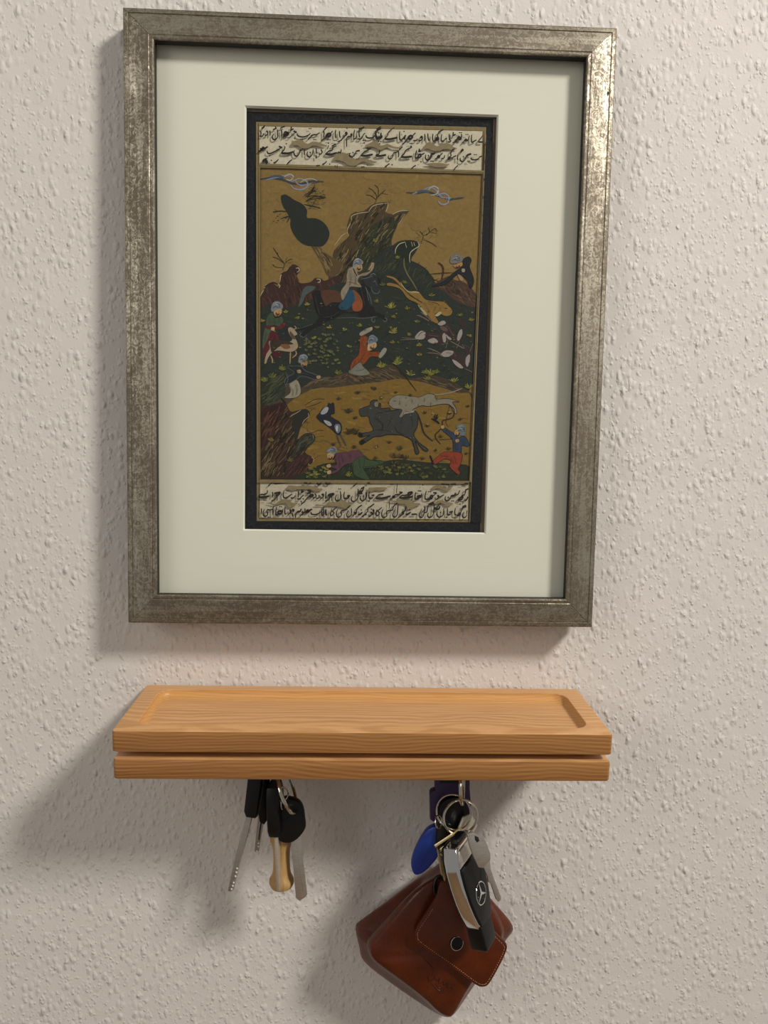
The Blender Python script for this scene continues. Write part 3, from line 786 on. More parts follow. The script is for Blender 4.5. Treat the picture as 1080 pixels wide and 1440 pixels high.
('p','scene','2b302a',0,(-6986,20347,-5428,20614,-4282,20916,-3595,21251,-3047,21627,-2226,22192,-848,22501,64,23159,733,24439,1511,24776,1966,25059,2658,25124,3170,24959,3087,24507,2731,23866,3293,23611,3859,23220,4341,22508,4958,22025,5901,21686,7087,21079,7046,16008,5826,15748,3947,15567,2529,15999,657,15957,-1208,15823,-3066,15551,-5382,15038,-6955,14681)),
('k','scene','1f2421 222824',(-35,90,12,1.8),(-6986,20347,-5428,20614,-4282,20916,-3595,21251,-3047,21627,-2226,22192,-848,22501,64,23159,733,24439,1511,24776,1966,25059,2658,25124,3170,24959,3087,24507,2731,23866,3293,23611,3859,23220,4341,22508,4958,22025,5901,21686,7087,21079,7046,16008,5826,15748,3947,15567,2529,15999,657,15957,-1208,15823,-3066,15551,-5382,15038,-6955,14681)),
('k','scene','33392f 252a26 383c2e 2b322c 242823',(15,190,13,1.4),(-6986,20347,-5428,20614,-4282,20916,-3595,21251,-3047,21627,-2226,22192,-848,22501,64,23159,733,24439,1511,24776,1966,25059,2658,25124,3170,24959,3087,24507,2731,23866,3293,23611,3859,23220,4341,22508,4958,22025,5901,21686,7087,21079,7046,16008,5826,15748,3947,15567,2529,15999,657,15957,-1208,15823,-3066,15551,-5382,15038,-6955,14681)),
('p','scene','22271e',0,(1697,24332,1804,24747,2183,25020,2642,25146,3106,25047,3228,24789,2887,24516,2662,24209,2595,23756,2284,23860,2049,24042)),
('s','scene','c4bb9c',0.9,(1698,24257,1730,24558,1955,24864,2337,25010)),
('s','scene','c4bb9c',0.9,(3145,25049,3228,24789,2962,24593,2697,24361,2627,24058,2657,23721)),
('s','scene','c4bb9c',0.9,(2338,24950,2421,24653)),
('s','scene','c4bb9c',0.9,(2721,25036,2805,24739)),
('s','scene','c4bb9c',0.9,(2876,25003,2958,24781)),
('k','scene','3e4029 1f241d 4a4a30 2a2f22',(-60,80,18,1.1),(-419,24495,493,24971,1485,25299,1346,24546,2131,23818,3767,23187,4567,22151,3491,21743,2302,22995,377,22866,-393,22920)),
('p','scene','4a372c',0,(4252,22331,5168,22924,5562,22708,6188,22574,6624,22282,7108,21688,7050,21001,6227,21132,5517,21494,4961,21934)),
('k','scene','6a5240 30231c 5a4536',(40,46,10,1),(4407,22336,5170,22848,5564,22632,6587,22206,7030,21686,7009,21077,6225,21208,5038,21936)),
('s','scene','2a1f19',1.3,(5025,22466,5341,22248,5488,22555,5650,22332,5503,22025,5742,21803,5971,21961,5811,22109)),
('s','scene','2a1f19',1.3,(3932,22739,4244,22672,4557,22567)),
('s','scene','2b2717',1.2,(2670,23834,3216,23624,3609,23333,3925,23040,4242,22747)),
('s','scene','2b2717',1.2,(4080,23045,3929,22890)),
('s','scene','2b2717',1.2,(3609,23333,3761,23451)),
('s','scene','2b2717',1.2,(3216,23624,3289,23776)),
('s','scene','2b2717',1.2,(4246,22596,4552,22756)),
('s','scene','2b2717',1.2,(3809,23037,3765,23262)),
('p','scene','4a3f2f',0,(-6966,15311,-6316,16092,-5394,16496,-5006,16198,-4305,15523,-3383,16158,-2301,16298,-1142,16593,180,16508,721,16713,737,15867,-739,15680,-2291,15568,-3376,15544,-4222,14987,-5139,13734,-6950,12459)),
('k','scene','5f5040 352b20 6d5c46 463a2b',(-14,80,16,1.1),(-4305,15523,-3383,16158,-2300,16260,-1141,16555,180,16508,684,16635,695,16020,-742,15833,-2293,15722,-3378,15698,-4223,15141)),
('p','scene','30352a',0,(-6989,15387,-6393,16167,-5395,16534,-5083,16120,-5309,15501,-5382,14962,-6304,14326,-6981,13811)),
('k','scene','454a36 22271f 55543c 3a4032',(-40,70,18,1.2),(-6989,15387,-6393,16167,-5395,16534,-5083,16120,-5309,15501,-5382,14962,-6304,14326,-6981,13811)),
('p','scene','45392b',0,(-1219,16557,-357,16577,502,16896,1362,17129,1971,16972,2241,16466,3113,16271,4325,16513,5552,16198,6262,15784,6929,15368,6900,14849,5575,15338,4347,15612,3123,15843,1993,15903,525,15613,-1201,15361)),
('k','scene','5d4d3a 32281d 6d5b42',(18,90,15,1.1),(-1218,16472,74,16672,1365,16958,1972,16887,2243,16380,4328,16385,5555,16112,6842,15366,6852,15021,5570,15510,4342,15784,1990,16032,522,15785,-1205,15618)),
('p','scene','7c602a',0,(-5605,13878,-4685,14823,-3529,15402,-2136,15571,-741,15787,890,16009,2055,16220,3466,16067,4884,15727,6072,15382,6981,14982,6922,10377,4073,10231,-1591,10036,-4171,9895,-4650,11105,-3683,12431,-4202,12979,-5365,12956)),
('k','scene','86682c 735827 8d7030 7a5e2c 69512a',(3,160,18,2.2),(-5605,13878,-4685,14823,-3529,15402,-2136,15571,-741,15787,890,16009,2055,16220,3466,16067,4884,15727,6072,15382,6981,14982,6922,10377,4073,10231,-1591,10036,-4171,9895,-4650,11105,-3683,12431,-4202,12979,-5365,12956)),
('p','scene','38281f',0,(-6981,13849,-6304,14326,-5378,14538,-4987,13968,-4600,14015,-3981,14144,-3706,13879,-3819,13529,-4202,13057,-4509,12663,-4673,11883,-4350,12278,-3964,12557,-3497,12528,-3322,12220,-3490,11906,-4029,11351,-3440,10933,-3515,10619,-3824,10340,-3542,9523,-6957,9502)),
('k','scene','55452e 291b17 4a2d25 6b5a3a 332319',(-58,190,24,1.2),(-6981,13849,-6304,14326,-5378,14538,-4987,13968,-4600,14015,-3981,14144,-3706,13879,-3819,13529,-4202,13057,-4509,12663,-4673,11883,-4350,12278,-3964,12557,-3497,12528,-3322,12220,-3490,11906,-4029,11351,-3440,10933,-3515,10619,-3824,10340,-3542,9523,-6957,9502)),
('k','scene','1d1511 241a14',(-58,60,20,2.2),(-6981,13849,-6304,14326,-5378,14538,-4987,13968,-4600,14015,-3981,14144,-3706,13879,-3819,13529,-4202,13057,-4509,12663,-4673,11883,-4350,12278,-3964,12557,-3497,12528,-3322,12220,-3490,11906,-4029,11351,-3440,10933,-3515,10619,-3824,10340,-3542,9523,-6957,9502)),
('k','scene','7a6a46 6b5536',(-58,46,18,0.8),(-6981,13849,-6304,14326,-5378,14538,-4987,13968,-4600,14015,-3981,14144,-3706,13879,-3819,13529,-4202,13057,-4509,12663,-4673,11883,-4350,12278,-3964,12557,-3497,12528,-3322,12220,-3490,11906,-4029,11351,-3440,10933,-3515,10619,-3824,10340,-3542,9523,-6957,9502)),
('p','scene','351d19',0,(-6957,13696,-6150,14329,-5377,14423,-5449,13727,-6061,12632,-6750,11377,-6942,11062)),
('k','scene','4b2a24 261512 5c3a2c',(-60,60,22,1.2),(-6957,13696,-6150,14329,-5377,14423,-5449,13727,-6061,12632,-6750,11377,-6942,11062)),
('p','scene','3c2520',0,(-5338,9609,-4879,10633,-4106,11193,-3440,10933,-3553,10579,-3862,10261,-3621,9600)),
('k','scene','553430 2a1815',(-55,40,18,1.1),(-5338,9609,-4879,10633,-4106,11193,-3440,10933,-3862,10261,-3621,9600)),
('p','scene','2a2820',0,(-4599,13899,-3981,14128,-3706,13879,-3819,13529,-4279,12978,-4505,12197,-4673,11883,-4742,12658,-4902,13120)),
('p','scene','33332a',0,(-4350,12239,-3964,12534,-3458,12513,-3322,12220,-3490,11906,-4030,11429,-4572,11107,-4881,10867,-4731,11493)),
('k','scene','4f4f3c 22241c',(-42,34,16,1.1),(-4350,12239,-3964,12534,-3458,12513,-3377,12219,-4030,11429,-4726,10948)),
('s','scene','9a8d70',1.0,(-5022,13581,-4830,13740,-4598,13861,-4290,14060)),
('s','scene','9a8d70',1.0,(-3823,13877,-3782,13646,-4051,13408,-4203,13134)),
('s','scene','9a8d70',1.0,(-3496,12450,-3455,12218)),
('s','scene','9a8d70',1.0,(-3558,11009,-3416,10855,-3477,10698)),
('s','scene','30281a',1.0,(-4061,14374,-3367,14774,-2747,14788)),
('s','scene','30281a',1.0,(-3982,14221,-3286,14467,-2978,14628)),
('s','scene','30281a',1.0,(-3810,12677,-3889,12753)),
('s','scene','30281a',1.0,(-3653,12564,-3033,12770,-2799,12697)),
('s','scene','30281a',1.0,(-3339,12298,-2717,12388)),
('s','scene','30281a',1.0,(-3492,12062,-2868,11996)),
('s','scene','30281a',1.0,(-3442,11128,-3327,11286)),
('s','scene','30281a',1.0,(-3401,10895,-3013,11136)),
('s','scene','30281a',1.0,(-3823,13916,-3361,14234)),
('s','scene','30281a',1.0,(-3973,13371,-3815,13142)),
('s','scene','30281a',1.0,(-4049,13253,-3661,13261)),
('p','scene','2a2f22',0,(-4213,9425,-3657,10092,-2772,10578,-1131,10702,752,10737,2164,10951,4060,10797,5960,10738,6917,10566,6924,9619)),
('k','scene','3b4128 1d221a 454a2c',(-70,110,8,1),(-3932,9524,-3237,10194,-1129,10561,2167,10763,5964,10596,6827,10375,6845,9712)),
('p','scene','4d5757',0,(-3450,22008,-3987,22031,-4252,21761,-4437,21078,-4525,20683,-4244,21007,-4057,21465,-3601,21778)),
('p','scene','1d1c1e',0,(-3638,21627,-3218,21826,-2983,21418,-2822,20818,-2363,20981,-1903,21107,-1432,20476,-817,20568,-595,21179,-796,21703,-460,22316,-80,22590,380,22716,767,22613,698,22197,238,22033,52,21650,21,21196,225,20595,-351,20390,-1585,20358,-2043,20081,-2656,19800,-3424,19682,-3197,20052,-3433,20500,-3555,21101)),
('p','scene','2b2d30',0,(-310,22546,70,22858,456,22793,616,22421,742,21896,553,21664,282,21732,161,22031,-150,22174)),
('s','scene','5b6568',0.9,(-541,22577,-81,22665,339,22828)),
('s','scene','5b6568',0.9,(160,22106,320,21733,630,21704,741,21934)),
('s','scene','5b6568',0.9,(-225,22096,93,21500,218,20974)),
('s','scene','5b6568',0.9,(383,22565,544,22192)),
('p','scene','1d1c1e',0,(-583,20384,111,20478,730,20456,1239,20128,1126,19973,657,20227,116,20213,-578,20119)),
('p','scene','1d1c1e',0,(104,20895,415,20752,460,20411,266,20444)),
('s','scene','555c60',1.3,(347,20219,235,19988,393,19840,467,20032)),
('s','scene','555c60',1.3,(1084,20162,1241,20052,1127,19897,970,20007)),
('p','scene','1d1c1e',0,(-3117,19788,-3884,19541,-4650,19332,-4610,19166,-3881,19314,-3268,19557)),
('p','scene','1d1c1e',0,(-3270,19709,-3882,19352,-4339,18999,-4222,18774,-3726,19204,-2961,19603)),
('s','scene','555c60',1.0,(-3577,19625,-4649,19257)),
('s','scene','555c60',1.0,(-4301,19037,-4415,18883,-4183,18752,-3954,18932)),
('p','scene','55382a',0,(-3064,21717,-2221,21816,-1679,21528,-1788,21072,-2364,21057,-2669,20822,-2823,20894)),
('p','scene','7d4a2c',0,(-1068,21847,-602,21595,-346,21035,-470,20577,-894,20566,-1053,20865)),
('s','scene','54595a',0.9,(-2043,20043,-1118,20105,-191,20091,579,20225)),
('p','scene','254a63',0,(-1261,21879,-950,21699,-888,21172,-1281,20669,-1742,20604,-1923,20842,-1597,21228)),
('p','scene','8f4d2d',0,(-979,21056,-557,21180,-397,20806,-585,20536,-971,20564)),
('p','scene','8f8170',0,(-1320,23232,-938,23356,-742,23136,-699,22836,-394,22958,27,23082,137,23424,248,23652,364,23580,256,23164,-161,22814,-544,22750,-693,22460,-536,22238,-494,22051,-1148,22071,-1299,21841,-1658,21189,-1797,21752,-1459,22288,-1429,22816)),
('s','scene','4a4036',0.75,(-1320,23232,-938,23356,-742,23136,-699,22836,-394,22958,27,23082,137,23424,248,23652,364,23580,256,23164,-161,22814,-544,22750,-693,22460,-536,22238,-494,22051,-1148,22071,-1299,21841,-1658,21189,-1797,21752,-1459,22288,-1429,22816,-1320,23232)),
('s','scene','6a4a3a',0.8,(-1384,22366,-1076,22337,-573,22162)),
('s','scene','6a5648',1.0,(-1280,23121,-1225,23077)),
('s','scene','6a5648',1.0,(-1215,22920,-1161,22876)),
('s','scene','6a5648',1.0,(-1151,22719,-1096,22675)),
('s','scene','6a5648',1.0,(-1086,22517,-1032,22473)),
('s','scene','6a5648',1.0,(-1022,22316,-967,22272)),
('p','scene','a98c6a',0,(-978,23467,-519,23555,-421,23220,-626,23049,-819,23134)),
('s','scene','241c18',1.6,(-1013,23241,-854,22907,-759,22759)),
('s','scene','2a201a',1,(-667,23213,-513,23202)),
('p','scene','85898f',0,(-1038,23390,-982,23715,-716,23902,-407,23731,-418,23521,-785,23420,-974,23220)),
('p','scene','a0a4aa',0,(-906,23769,-755,23886,-637,23755,-789,23623)),
('s','scene','a98c6a',1.8,(-13,23156,174,23500,209,23651)),
('p','scene','262b2b',0,(-5801,19303,-5188,19433,-5065,18563,-5719,18585)),
('p','scene','4a5545',0,(-6719,19129,-6491,19437,-6107,19220,-6409,18606,-6712,17990,-6829,18216)),
('p','scene','571d26',0,(-6297,19101,-5952,19034,-5757,18546,-6100,18309,-6404,17846,-6800,17341,-6751,17989,-6486,18604)),
('s','scene','8a4a4a',1.0,(-6564,18829,-6533,18807)),
('s','scene','8a4a4a',1.0,(-6278,18434,-6247,18412)),
('s','scene','8a4a4a',1.0,(-5991,18038,-5960,18016)),
('s','scene','8a4a4a',1.0,(-6402,18689,-6371,18667)),
('s','scene','8a4a4a',1.0,(-6116,18294,-6085,18272)),
('s','scene','8a4a4a',1.0,(-6520,17881,-6489,17859)),
('s','scene','8a4a4a',1.0,(-6240,18549,-6209,18527)),
('s','scene','8a4a4a',1.0,(-5953,18153,-5922,18131)),
('s','scene','8a4a4a',1.0,(-6364,18804,-6334,18782)),
('s','scene','8a4a4a',1.0,(-6078,18409,-6047,18387)),
('s','scene','8a4a4a',1.0,(-6482,17996,-6451,17974)),
('s','scene','8a4a4a',1.0,(-6203,18664,-6172,18642)),
('s','scene','8a4a4a',1.0,(-5916,18268,-5885,18246)),
('s','scene','8a4a4a',1.0,(-6320,17855,-6289,17833)),
('p','scene','4d1d28',0,(-6134,17700,-5636,17788,-5595,17484,-6056,17435)),
('p','scene','424f3d',0,(-6571,19927,-6267,20313,-5882,19983,-5577,20066,-5482,19690,-5763,19418,-6070,19486,-6606,19472)),
('s','scene','1f241c',0.75,(-6571,19927,-6267,20313,-5882,19983,-5577,20066,-5482,19690,-5763,19418,-6070,19486,-6606,19472,-6571,19927)),
('p','scene','5a2226',0,(-6606,19472,-6070,19448,-5802,19417,-5535,19651,-5343,19618,-5418,19404,-5800,19228,-6567,19246)),
('p','scene','b0875c',0,(-6077,20431,-5657,20578,-5601,20292,-5883,20043,-6098,20189)),
('p','scene','797d86',0,(-6292,20538,-6157,20919,-5852,21025,-5544,20807,-5565,20557,-5886,20511,-6191,20337)),
('p','scene','9b9fa8',0,(-6156,20806,-5928,20963,-5812,20815,-6040,20658)),
('s','scene','221b17',1.4,(-6152,20240,-5997,19980,-5806,20060)),
('p','scene','b59a72',0,(-6261,19330,-6069,19357,-6068,19160,-6260,19178)),
('p','scene','a08d76',0,(-6446,18415,-6179,18535,-5718,18471,-5180,18446,-4912,18604,-5068,18867,-5202,19243,-5073,19398,-4842,19328,-4554,18955,-4760,18798,-4580,18499,-4515,18120,-4790,17846,-5174,17799,-5790,17860,-6173,17737,-6478,17311,-6553,17042,-6706,17038,-6595,17613,-6367,17999)),
('s','scene','2b211a',0.75,(-6446,18415,-6179,18535,-5718,18471,-5180,18446,-4912,18604,-5068,18867,-5202,19243,-5073,19398,-4842,19328,-4554,18955,-4760,18798,-4580,18499,-4515,18120,-4790,17846,-5174,17799,-5790,17860,-6173,17737,-6478,17311,-6553,17042,-6706,17038,-6595,17613,-6367,17999,-6446,18415)),
('p','scene','3b2e26',0,(-6255,18533,-5180,18484,-4832,18302,-5332,18252,-5792,18089,-6173,17737,-6290,17924)),
('p','scene','5b4636',0,(-5032,19133,-4799,18873,-4682,18648,-4874,18643,-5069,18942)),
('p','scene','7a5238',0,(-5678,18244,-5178,18294,-5023,18069,-5406,17984)),
('s','scene','a3835f',1.8,(-5005,17841,-5018,17498,-5037,17039)),
('s','scene','a3835f',1.8,(-4675,17887,-4634,17659,-4902,17424)),
('s','scene','a3835f',1.8,(-6287,17544,-6170,17242,-6207,17050)),
('s','scene','a08d76',1.2,(-4841,19252,-4650,19332,-4766,19481)),
('p','scene','948a78',0,(-5079,15736,-4619,16015,-4368,15676,-4324,15138,-4669,14846,-5396,14830,-4997,15201)),
('s','scene','3a3228',0.75,(-5079,15736,-4619,16015,-4368,15676,-4324,15138,-4669,14846,-5396,14830,-4997,15201,-5079,15736)),
('p','scene','25292c',0,(-5128,16922,-4781,16892,-4357,16902,-4007,16604,-3386,16388,-3137,16241,-3382,16066,-4235,16277,-4619,16038,-5118,15736,-5350,15730,-5276,16115,-4739,16472,-5127,16769)),
('s','scene','59605f',0.75,(-5128,16922,-4781,16892,-4357,16902,-4007,16604,-3386,16388,-3137,16241,-3382,16066,-4235,16277,-4619,16038,-5118,15736,-5350,15730,-5276,16115,-4739,16472,-5127,16769,-5128,16922)),
('p','scene','a58460',0,(-4321,17170,-3921,17310,-3918,16989,-4225,16844)),
('p','scene','7e8288',0,(-4491,17205,-4418,17573,-4095,17687,-3885,17509,-3998,17293,-4397,17092)),
('p','scene','a5a9ae',0,(-4363,17513,-4172,17632,-4093,17481,-4246,17363)),
('p','scene','a58c68',0,(-4586,16629,-4355,16673,-4314,16482,-4507,16455)),
('p','scene','a58c68',0,(-3307,16275,-3076,16334,-3035,16166,-3243,16115)),
('s','scene','1b1917',2.2,(-5612,14803,-5457,14652,-5285,14463)),
('s','scene','6f675c',1.6,(-3379,15813,-3150,16048)),
('s','scene','59605f',0.9,(-5317,16497,-5159,16041,-5348,15500)),
('p','scene','83401f',0,(-481,18904,-16,18900,-46,18381,155,17965,698,17978,871,17867,704,17618,238,17622,-142,17192,-755,16679,-1106,16748,-998,17287,-616,17679,-509,18217)),
('s','scene','3a2010',0.75,(-481,18904,-16,18900,-46,18381,155,17965,698,17978,871,17867,704,17618,238,17622,-142,17192,-755,16679,-1106,16748,-998,17287,-616,17679,-509,18217,-481,18904)),
('s','scene','b0744a',0.9,(-786,18592,-754,18562)),
('s','scene','b0744a',0.9,(-537,18086,-506,18056)),
('s','scene','b0744a',0.9,(-289,17579,-257,17549)),
('s','scene','b0744a',0.9,(-66,18602,-34,18572)),
('s','scene','b0744a',0.9,(-746,18073,-715,18043)),
('s','scene','b0744a',0.9,(-498,17567,-466,17537)),
('s','scene','b0744a',0.9,(-275,18589,-243,18559)),
('s','scene','b0744a',0.9,(-26,18083,6,18053)),
('s','scene','b0744a',0.9,(-707,17554,-676,17524)),
('s','scene','b0744a',0.9,(-483,18576,-452,18546)),
('p','scene','8d887e',0,(-523,19132,-26,19449,244,19494,286,19342,-97,19104,-443,18943)),
('p','scene','8d8a80',0,(742,17673,1043,18193,1262,18145,1166,17874,877,17546)),
('p','scene','b3936c',0,(128,19491,282,19533,300,19381,177,19340)),
('p','scene','b5966f',0,(53,18475,516,18562,584,18281,346,18100,169,18019,14,18038)),
('p','scene','6d7a86',0,(-11,18572,99,18918,330,19039,644,18817,624,18626,416,18529,69,18444)),
('s','scene','2a201a',0.9,(341,18390,496,18394)),
('p','scene','77766a',0,(-1219,16553,-914,16905,-454,17261,-279,16997,196,16509,-517,16362)),
('s','scene','3a382e',0.75,(-1219,16553,-914,16905,-454,17261,-279,16997,196,16509,-517,16362,-1219,16553)),
('s','scene','4f4e44',0.8,(-755,16679,-291,16766,-138,16923)),
('s','scene','2a2118',1.5,(1440,17557,1882,17056,2414,16512,2859,15966,3262,15459)),
('s','scene','6b6140',2.0,(2282,23973,2291,23522,2495,23001,2855,22482,3176,21962)),
('p','scene','8a6b36',0,(1187,22851,1690,22737,2083,22386,2282,22126,2597,21885,3022,21920,3334,21814,3731,21408,4277,21309,4900,21287,5216,21067,5513,20733,5405,20425,5017,20354,4607,20557,4377,20399,4662,19910,4311,19924,3912,20349,3513,20795,3234,21091,3038,21200,2568,21415,2092,21970,1625,22146,1199,22210,1272,22401,1853,22304,2167,22086,1616,22599,1189,22738)),
('s','scene','35291a',0.75,(1187,22851,1690,22737,2083,22386,2282,22126,2597,21885,3022,21920,3334,21814,3731,21408,4277,21309,4900,21287,5216,21067,5513,20733,5405,20425,5017,20354,4607,20557,4377,20399,4662,19910,4311,19924,3912,20349,3513,20795,3234,21091,3038,21200,2568,21415,2092,21970,1625,22146,1199,22210,1272,22401,1853,22304,2167,22086,1616,22599,1189,22738,1187,22851)),
('p','scene','a89a76',0,(2082,22461,2321,22128,2635,21886,3100,21899,3334,21799,2870,21802,2481,21867,2164,22237)),
('p','scene','a89a76',0,(3235,21053,3671,20685,3872,20386,3676,20457,3357,20829)),
('p','scene','b0a07e',0,(4377,20399,4683,20635,4802,20524,4535,20326)),
('s','scene','241d14',1.4,(2165,22161,2718,21646,3190,21356,3543,21175)),
('s','scene','4b3a20',1.1,(3890,21260,4436,21161,4673,21015)),
('s','scene','17130f',1.8,(4988,20856,5183,20846)),
('s','scene','17130f',1.8,(5381,20729,5475,20694)),
('s','scene','6b522a',1.2,(4901,21249,4976,21327,4980,21175)),
('s','scene','46361a',1.2,(2718,21646,2742,21632)),
('s','scene','46361a',1.2,(2817,21391,2840,21377)),
('s','scene','46361a',1.2,(2910,21394,2933,21379)),
('s','scene','46361a',1.2,(3003,21396,3026,21382)),
('s','scene','46361a',1.2,(3096,21399,3119,21384)),
('s','scene','46361a',1.2,(3188,21401,3212,21387)),
('s','scene','46361a',1.2,(3281,21404,3305,21389)),
('s','scene','46361a',1.2,(3380,21148,3404,21134)),
('s','scene','46361a',1.2,(3473,21151,3497,21136)),
('s','scene','46361a',1.2,(3567,21153,3590,21139)),
('s','scene','46361a',1.2,(3660,21156,3683,21141)),
('s','scene','46361a',1.2,(3753,21158,3776,21144)),
('s','scene','46361a',1.2,(3846,21161,3869,21146)),
('s','scene','46361a',1.2,(3939,21163,3963,21148)),
('s','scene','46361a',1.2,(4038,20907,4062,20893)),
('s','scene','46361a',1.2,(4132,20910,4155,20895)),
('s','scene','46361a',1.2,(4225,20912,4248,20898)),
('s','scene','46361a',1.2,(4318,20915,4342,20900)),
('s','scene','46361a',1.2,(4411,20917,4435,20902)),
('s','scene','46361a',1.2,(4504,20919,4528,20905)),
('s','scene','46361a',1.2,(4598,20922,4621,20907)),
('s','scene','46361a',1.2,(4697,20666,4721,20651)),
('s','scene','46361a',1.2,(4791,20668,4815,20654)),
('s','scene','46361a',1.2,(4884,20671,4908,20656)),
('s','scene','46361a',1.2,(4978,20673,5001,20659)),
('s','scene','46361a',1.2,(5071,20676,5095,20661)),
('s','scene','7a6660',1.3,(2234,18895,3168,18841)),
('s','scene','7a6660',1.3,(2159,18755,3169,18811)),
('s','scene','7a6660',1.3,(3173,20368,3525,20262,3998,20008)),
('s','scene','7a6660',1.3,(3440,20565,3835,20308,4232,19976)),
('s','scene','7a6660',1.3,(5275,18817,5133,18276)),
('s','scene','7a6660',1.3,(5433,18744,6306,18305,6348,18191)),
('s','scene','7a6660',1.3,(4658,18495,5281,18587)),
('s','scene','7a6660',1.3,(6058,18759,5836,18293)),
('p','scene','3b2c2b',0,(3087,18992,3468,19384,3857,19355,4640,19222,5023,19499,5017,19728,4626,19795,4621,19986,5008,20072,5407,19738,5653,19286,5892,19138,5998,19524,6174,19681,5909,19942,5905,20095,6098,20176,6501,19728,6272,19531,6222,19070,6097,18760,5825,18715,5274,18855,5046,18620,4503,18453,4029,18710,3713,18855,3169,18803)),
('p','scene','9b918c',0,(3125,19032,3468,19369,3782,19254,3674,18854,3169,18826)),
('p','scene','9b918c',0,(3934,18761,4335,18931,4613,18724,4499,18606,4188,18583)),
('p','scene','9b918c',0,(4892,19114,5029,19270,5128,19043,5122,18698,4966,18694)),
('p','scene','9b918c',0,(5109,19196,5308,19047,5507,18899,5392,18820,5209,18968)),
('p','scene','9b918c',0,(5859,18908,5963,19370,6154,19543,6202,19223,5995,18796)),
('p','scene','9b918c',0,(4562,19854,4931,20070,5106,19899,4783,19738)),
('s','scene','2a2020',0.8,(3321,18998,3471,19231,3780,19354)),
('p','scene','5d4a46',0,(4706,19721,5097,19654,5259,19429,5026,19385,4789,19493)),
('p','scene','3b2c2b',0,(4791,17884,5135,18184,5603,18226,6079,17992,6473,17924,6306,18305,6538,18387,6898,18127,6786,17932,6762,17392,6494,17155,5941,17296,5542,17594,5068,17737)),
('p','scene','9b918c',0,(4814,17885,5136,18138,5646,18097,5497,17809,5069,17722)),
('p','scene','9b918c',0,(5622,17519,5937,17450,6334,17266,6418,17076,6024,17144)),
('p','scene','9b918c',0,(6497,17617,6631,17890,6749,17854,6723,17391)),
('s','scene','7a6660',1.2,(3922,18263,4355,18143,4829,17924)),
('s','scene','7a6660',1.2,(3930,17956,4359,17951,4830,17870)),
('s','scene','7a6660',1.2,(6742,18123,6923,18627)),
('s','scene','7a6660',1.2,(6384,18307,6221,18533)),
('s','scene','7a6660',1.4,(6315,17030,6932,16787)),
('p','scene','3b2c2b',0,(5423,17822,6121,17754,6686,17767,6699,17339,6490,16992,6053,17024,5697,17316)),
('p','scene','9b918c',0,(5586,17570,5956,17407,6331,17056,6097,17017,5742,17274)),
('p','scene','9b918c',0,(6512,17763,6732,17682,6617,17123,6463,17334)),
('s','scene','43281c',2.0,(4511,23773,4780,23555,4850,23217,4748,22685)),
('s','scene','3a2a1c',0.9,(4042,23029,4698,23100,5472,23159)),
('p','scene','212226',0,(5436,23083,6081,23614,6132,24008,6453,24183,6661,23985,6548,23567,6758,23044,6862,22668,6779,22287,6626,22192,6417,22694,6061,22949,5786,23055,5256,22548,4950,22351,4255,22218,4176,22292,4867,22575)),
('s','scene','0f0f10',0.75,(5436,23083,6081,23614,6132,24008,6453,24183,6661,23985,6548,23567,6758,23044,6862,22668,6779,22287,6626,22192,6417,22694,6061,22949,5786,23055,5256,22548,4950,22351,4255,22218,4176,22292,4867,22575,5436,23083)),
('s','scene','4a5a62',0.8,(5609,23842,5633,23820)),
('s','scene','4a5a62',0.8,(5939,23406,5963,23384)),
('s','scene','4a5a62',0.8,(6270,22970,6294,22948)),
('s','scene','4a5a62',0.8,(6601,22532,6625,22510)),
('s','scene','4a5a62',0.8,(5805,23501,5829,23479)),
('s','scene','4a5a62',0.8,(6135,23064,6159,23042)),
('s','scene','4a5a62',0.8,(6466,22627,6490,22605)),
('s','scene','4a5a62',0.8,(5670,23595,5694,23573)),
('s','scene','4a5a62',0.8,(6000,23159,6024,23137)),
('s','scene','4a5a62',0.8,(6331,22722,6355,22700)),
('s','scene','4a5a62',0.8,(6622,23720,6646,23698)),
('s','scene','4a5a62',0.8,(5866,23253,5890,23231)),
('s','scene','4a5a62',0.8,(6196,22816,6220,22794)),
('s','scene','4a5a62',0.8,(6487,23814,6511,23792)),
('s','scene','4a5a62',0.8,(5731,23348,5755,23326)),
('s','scene','4a5a62',0.8,(6062,22911,6086,22889)),
('s','scene','4a5a62',0.8,(6393,22473,6417,22451)),
('s','scene','4a5a62',0.8,(6683,23473,6707,23451)),
('s','scene','4a5a62',0.8,(5927,23006,5951,22983)),
('s','scene','4a5a62',0.8,(6258,22568,6282,22546)),
('p','scene','ad7c50',0,(5553,23629,6037,23817,6058,23591,5658,23466)),
('p','scene','73706d',0,(5285,23795,5352,24197,5712,24357,6081,24172,6058,23893,5574,23728)),
('p','scene','8d8b8a',0,(5410,24063,5676,24259,5757,24110,5529,23953)),
('p','scene','9a7a58',0,(5786,23055,6100,22912,6183,22725,5991,22644)),
('p','scene','9d8f7a',0,(6048,23402,6242,23407,6247,23219,6077,23214)),
('p','scene','3c3c3a',0,(-443,13917,-422,14219,198,14464,263,14707,452,14814,730,14803,508,14609,546,14412,765,14330,846,14616,943,14532,948,14274,1503,14320,1681,14134,2460,14297,3160,14165,3402,13868,3375,13132,3151,12608,3513,12094,4110,11653,4008,11512,3741,11663,3247,12219,3527,11468,3328,11351,3120,12043,2939,12300,2323,12548,1450,12574,1017,12461,496,12382,-107,11980,-323,11889,-387,12105,276,12507,-330,12366,-482,12579,445,12796,262,13328,124,13740,-310,13731)),
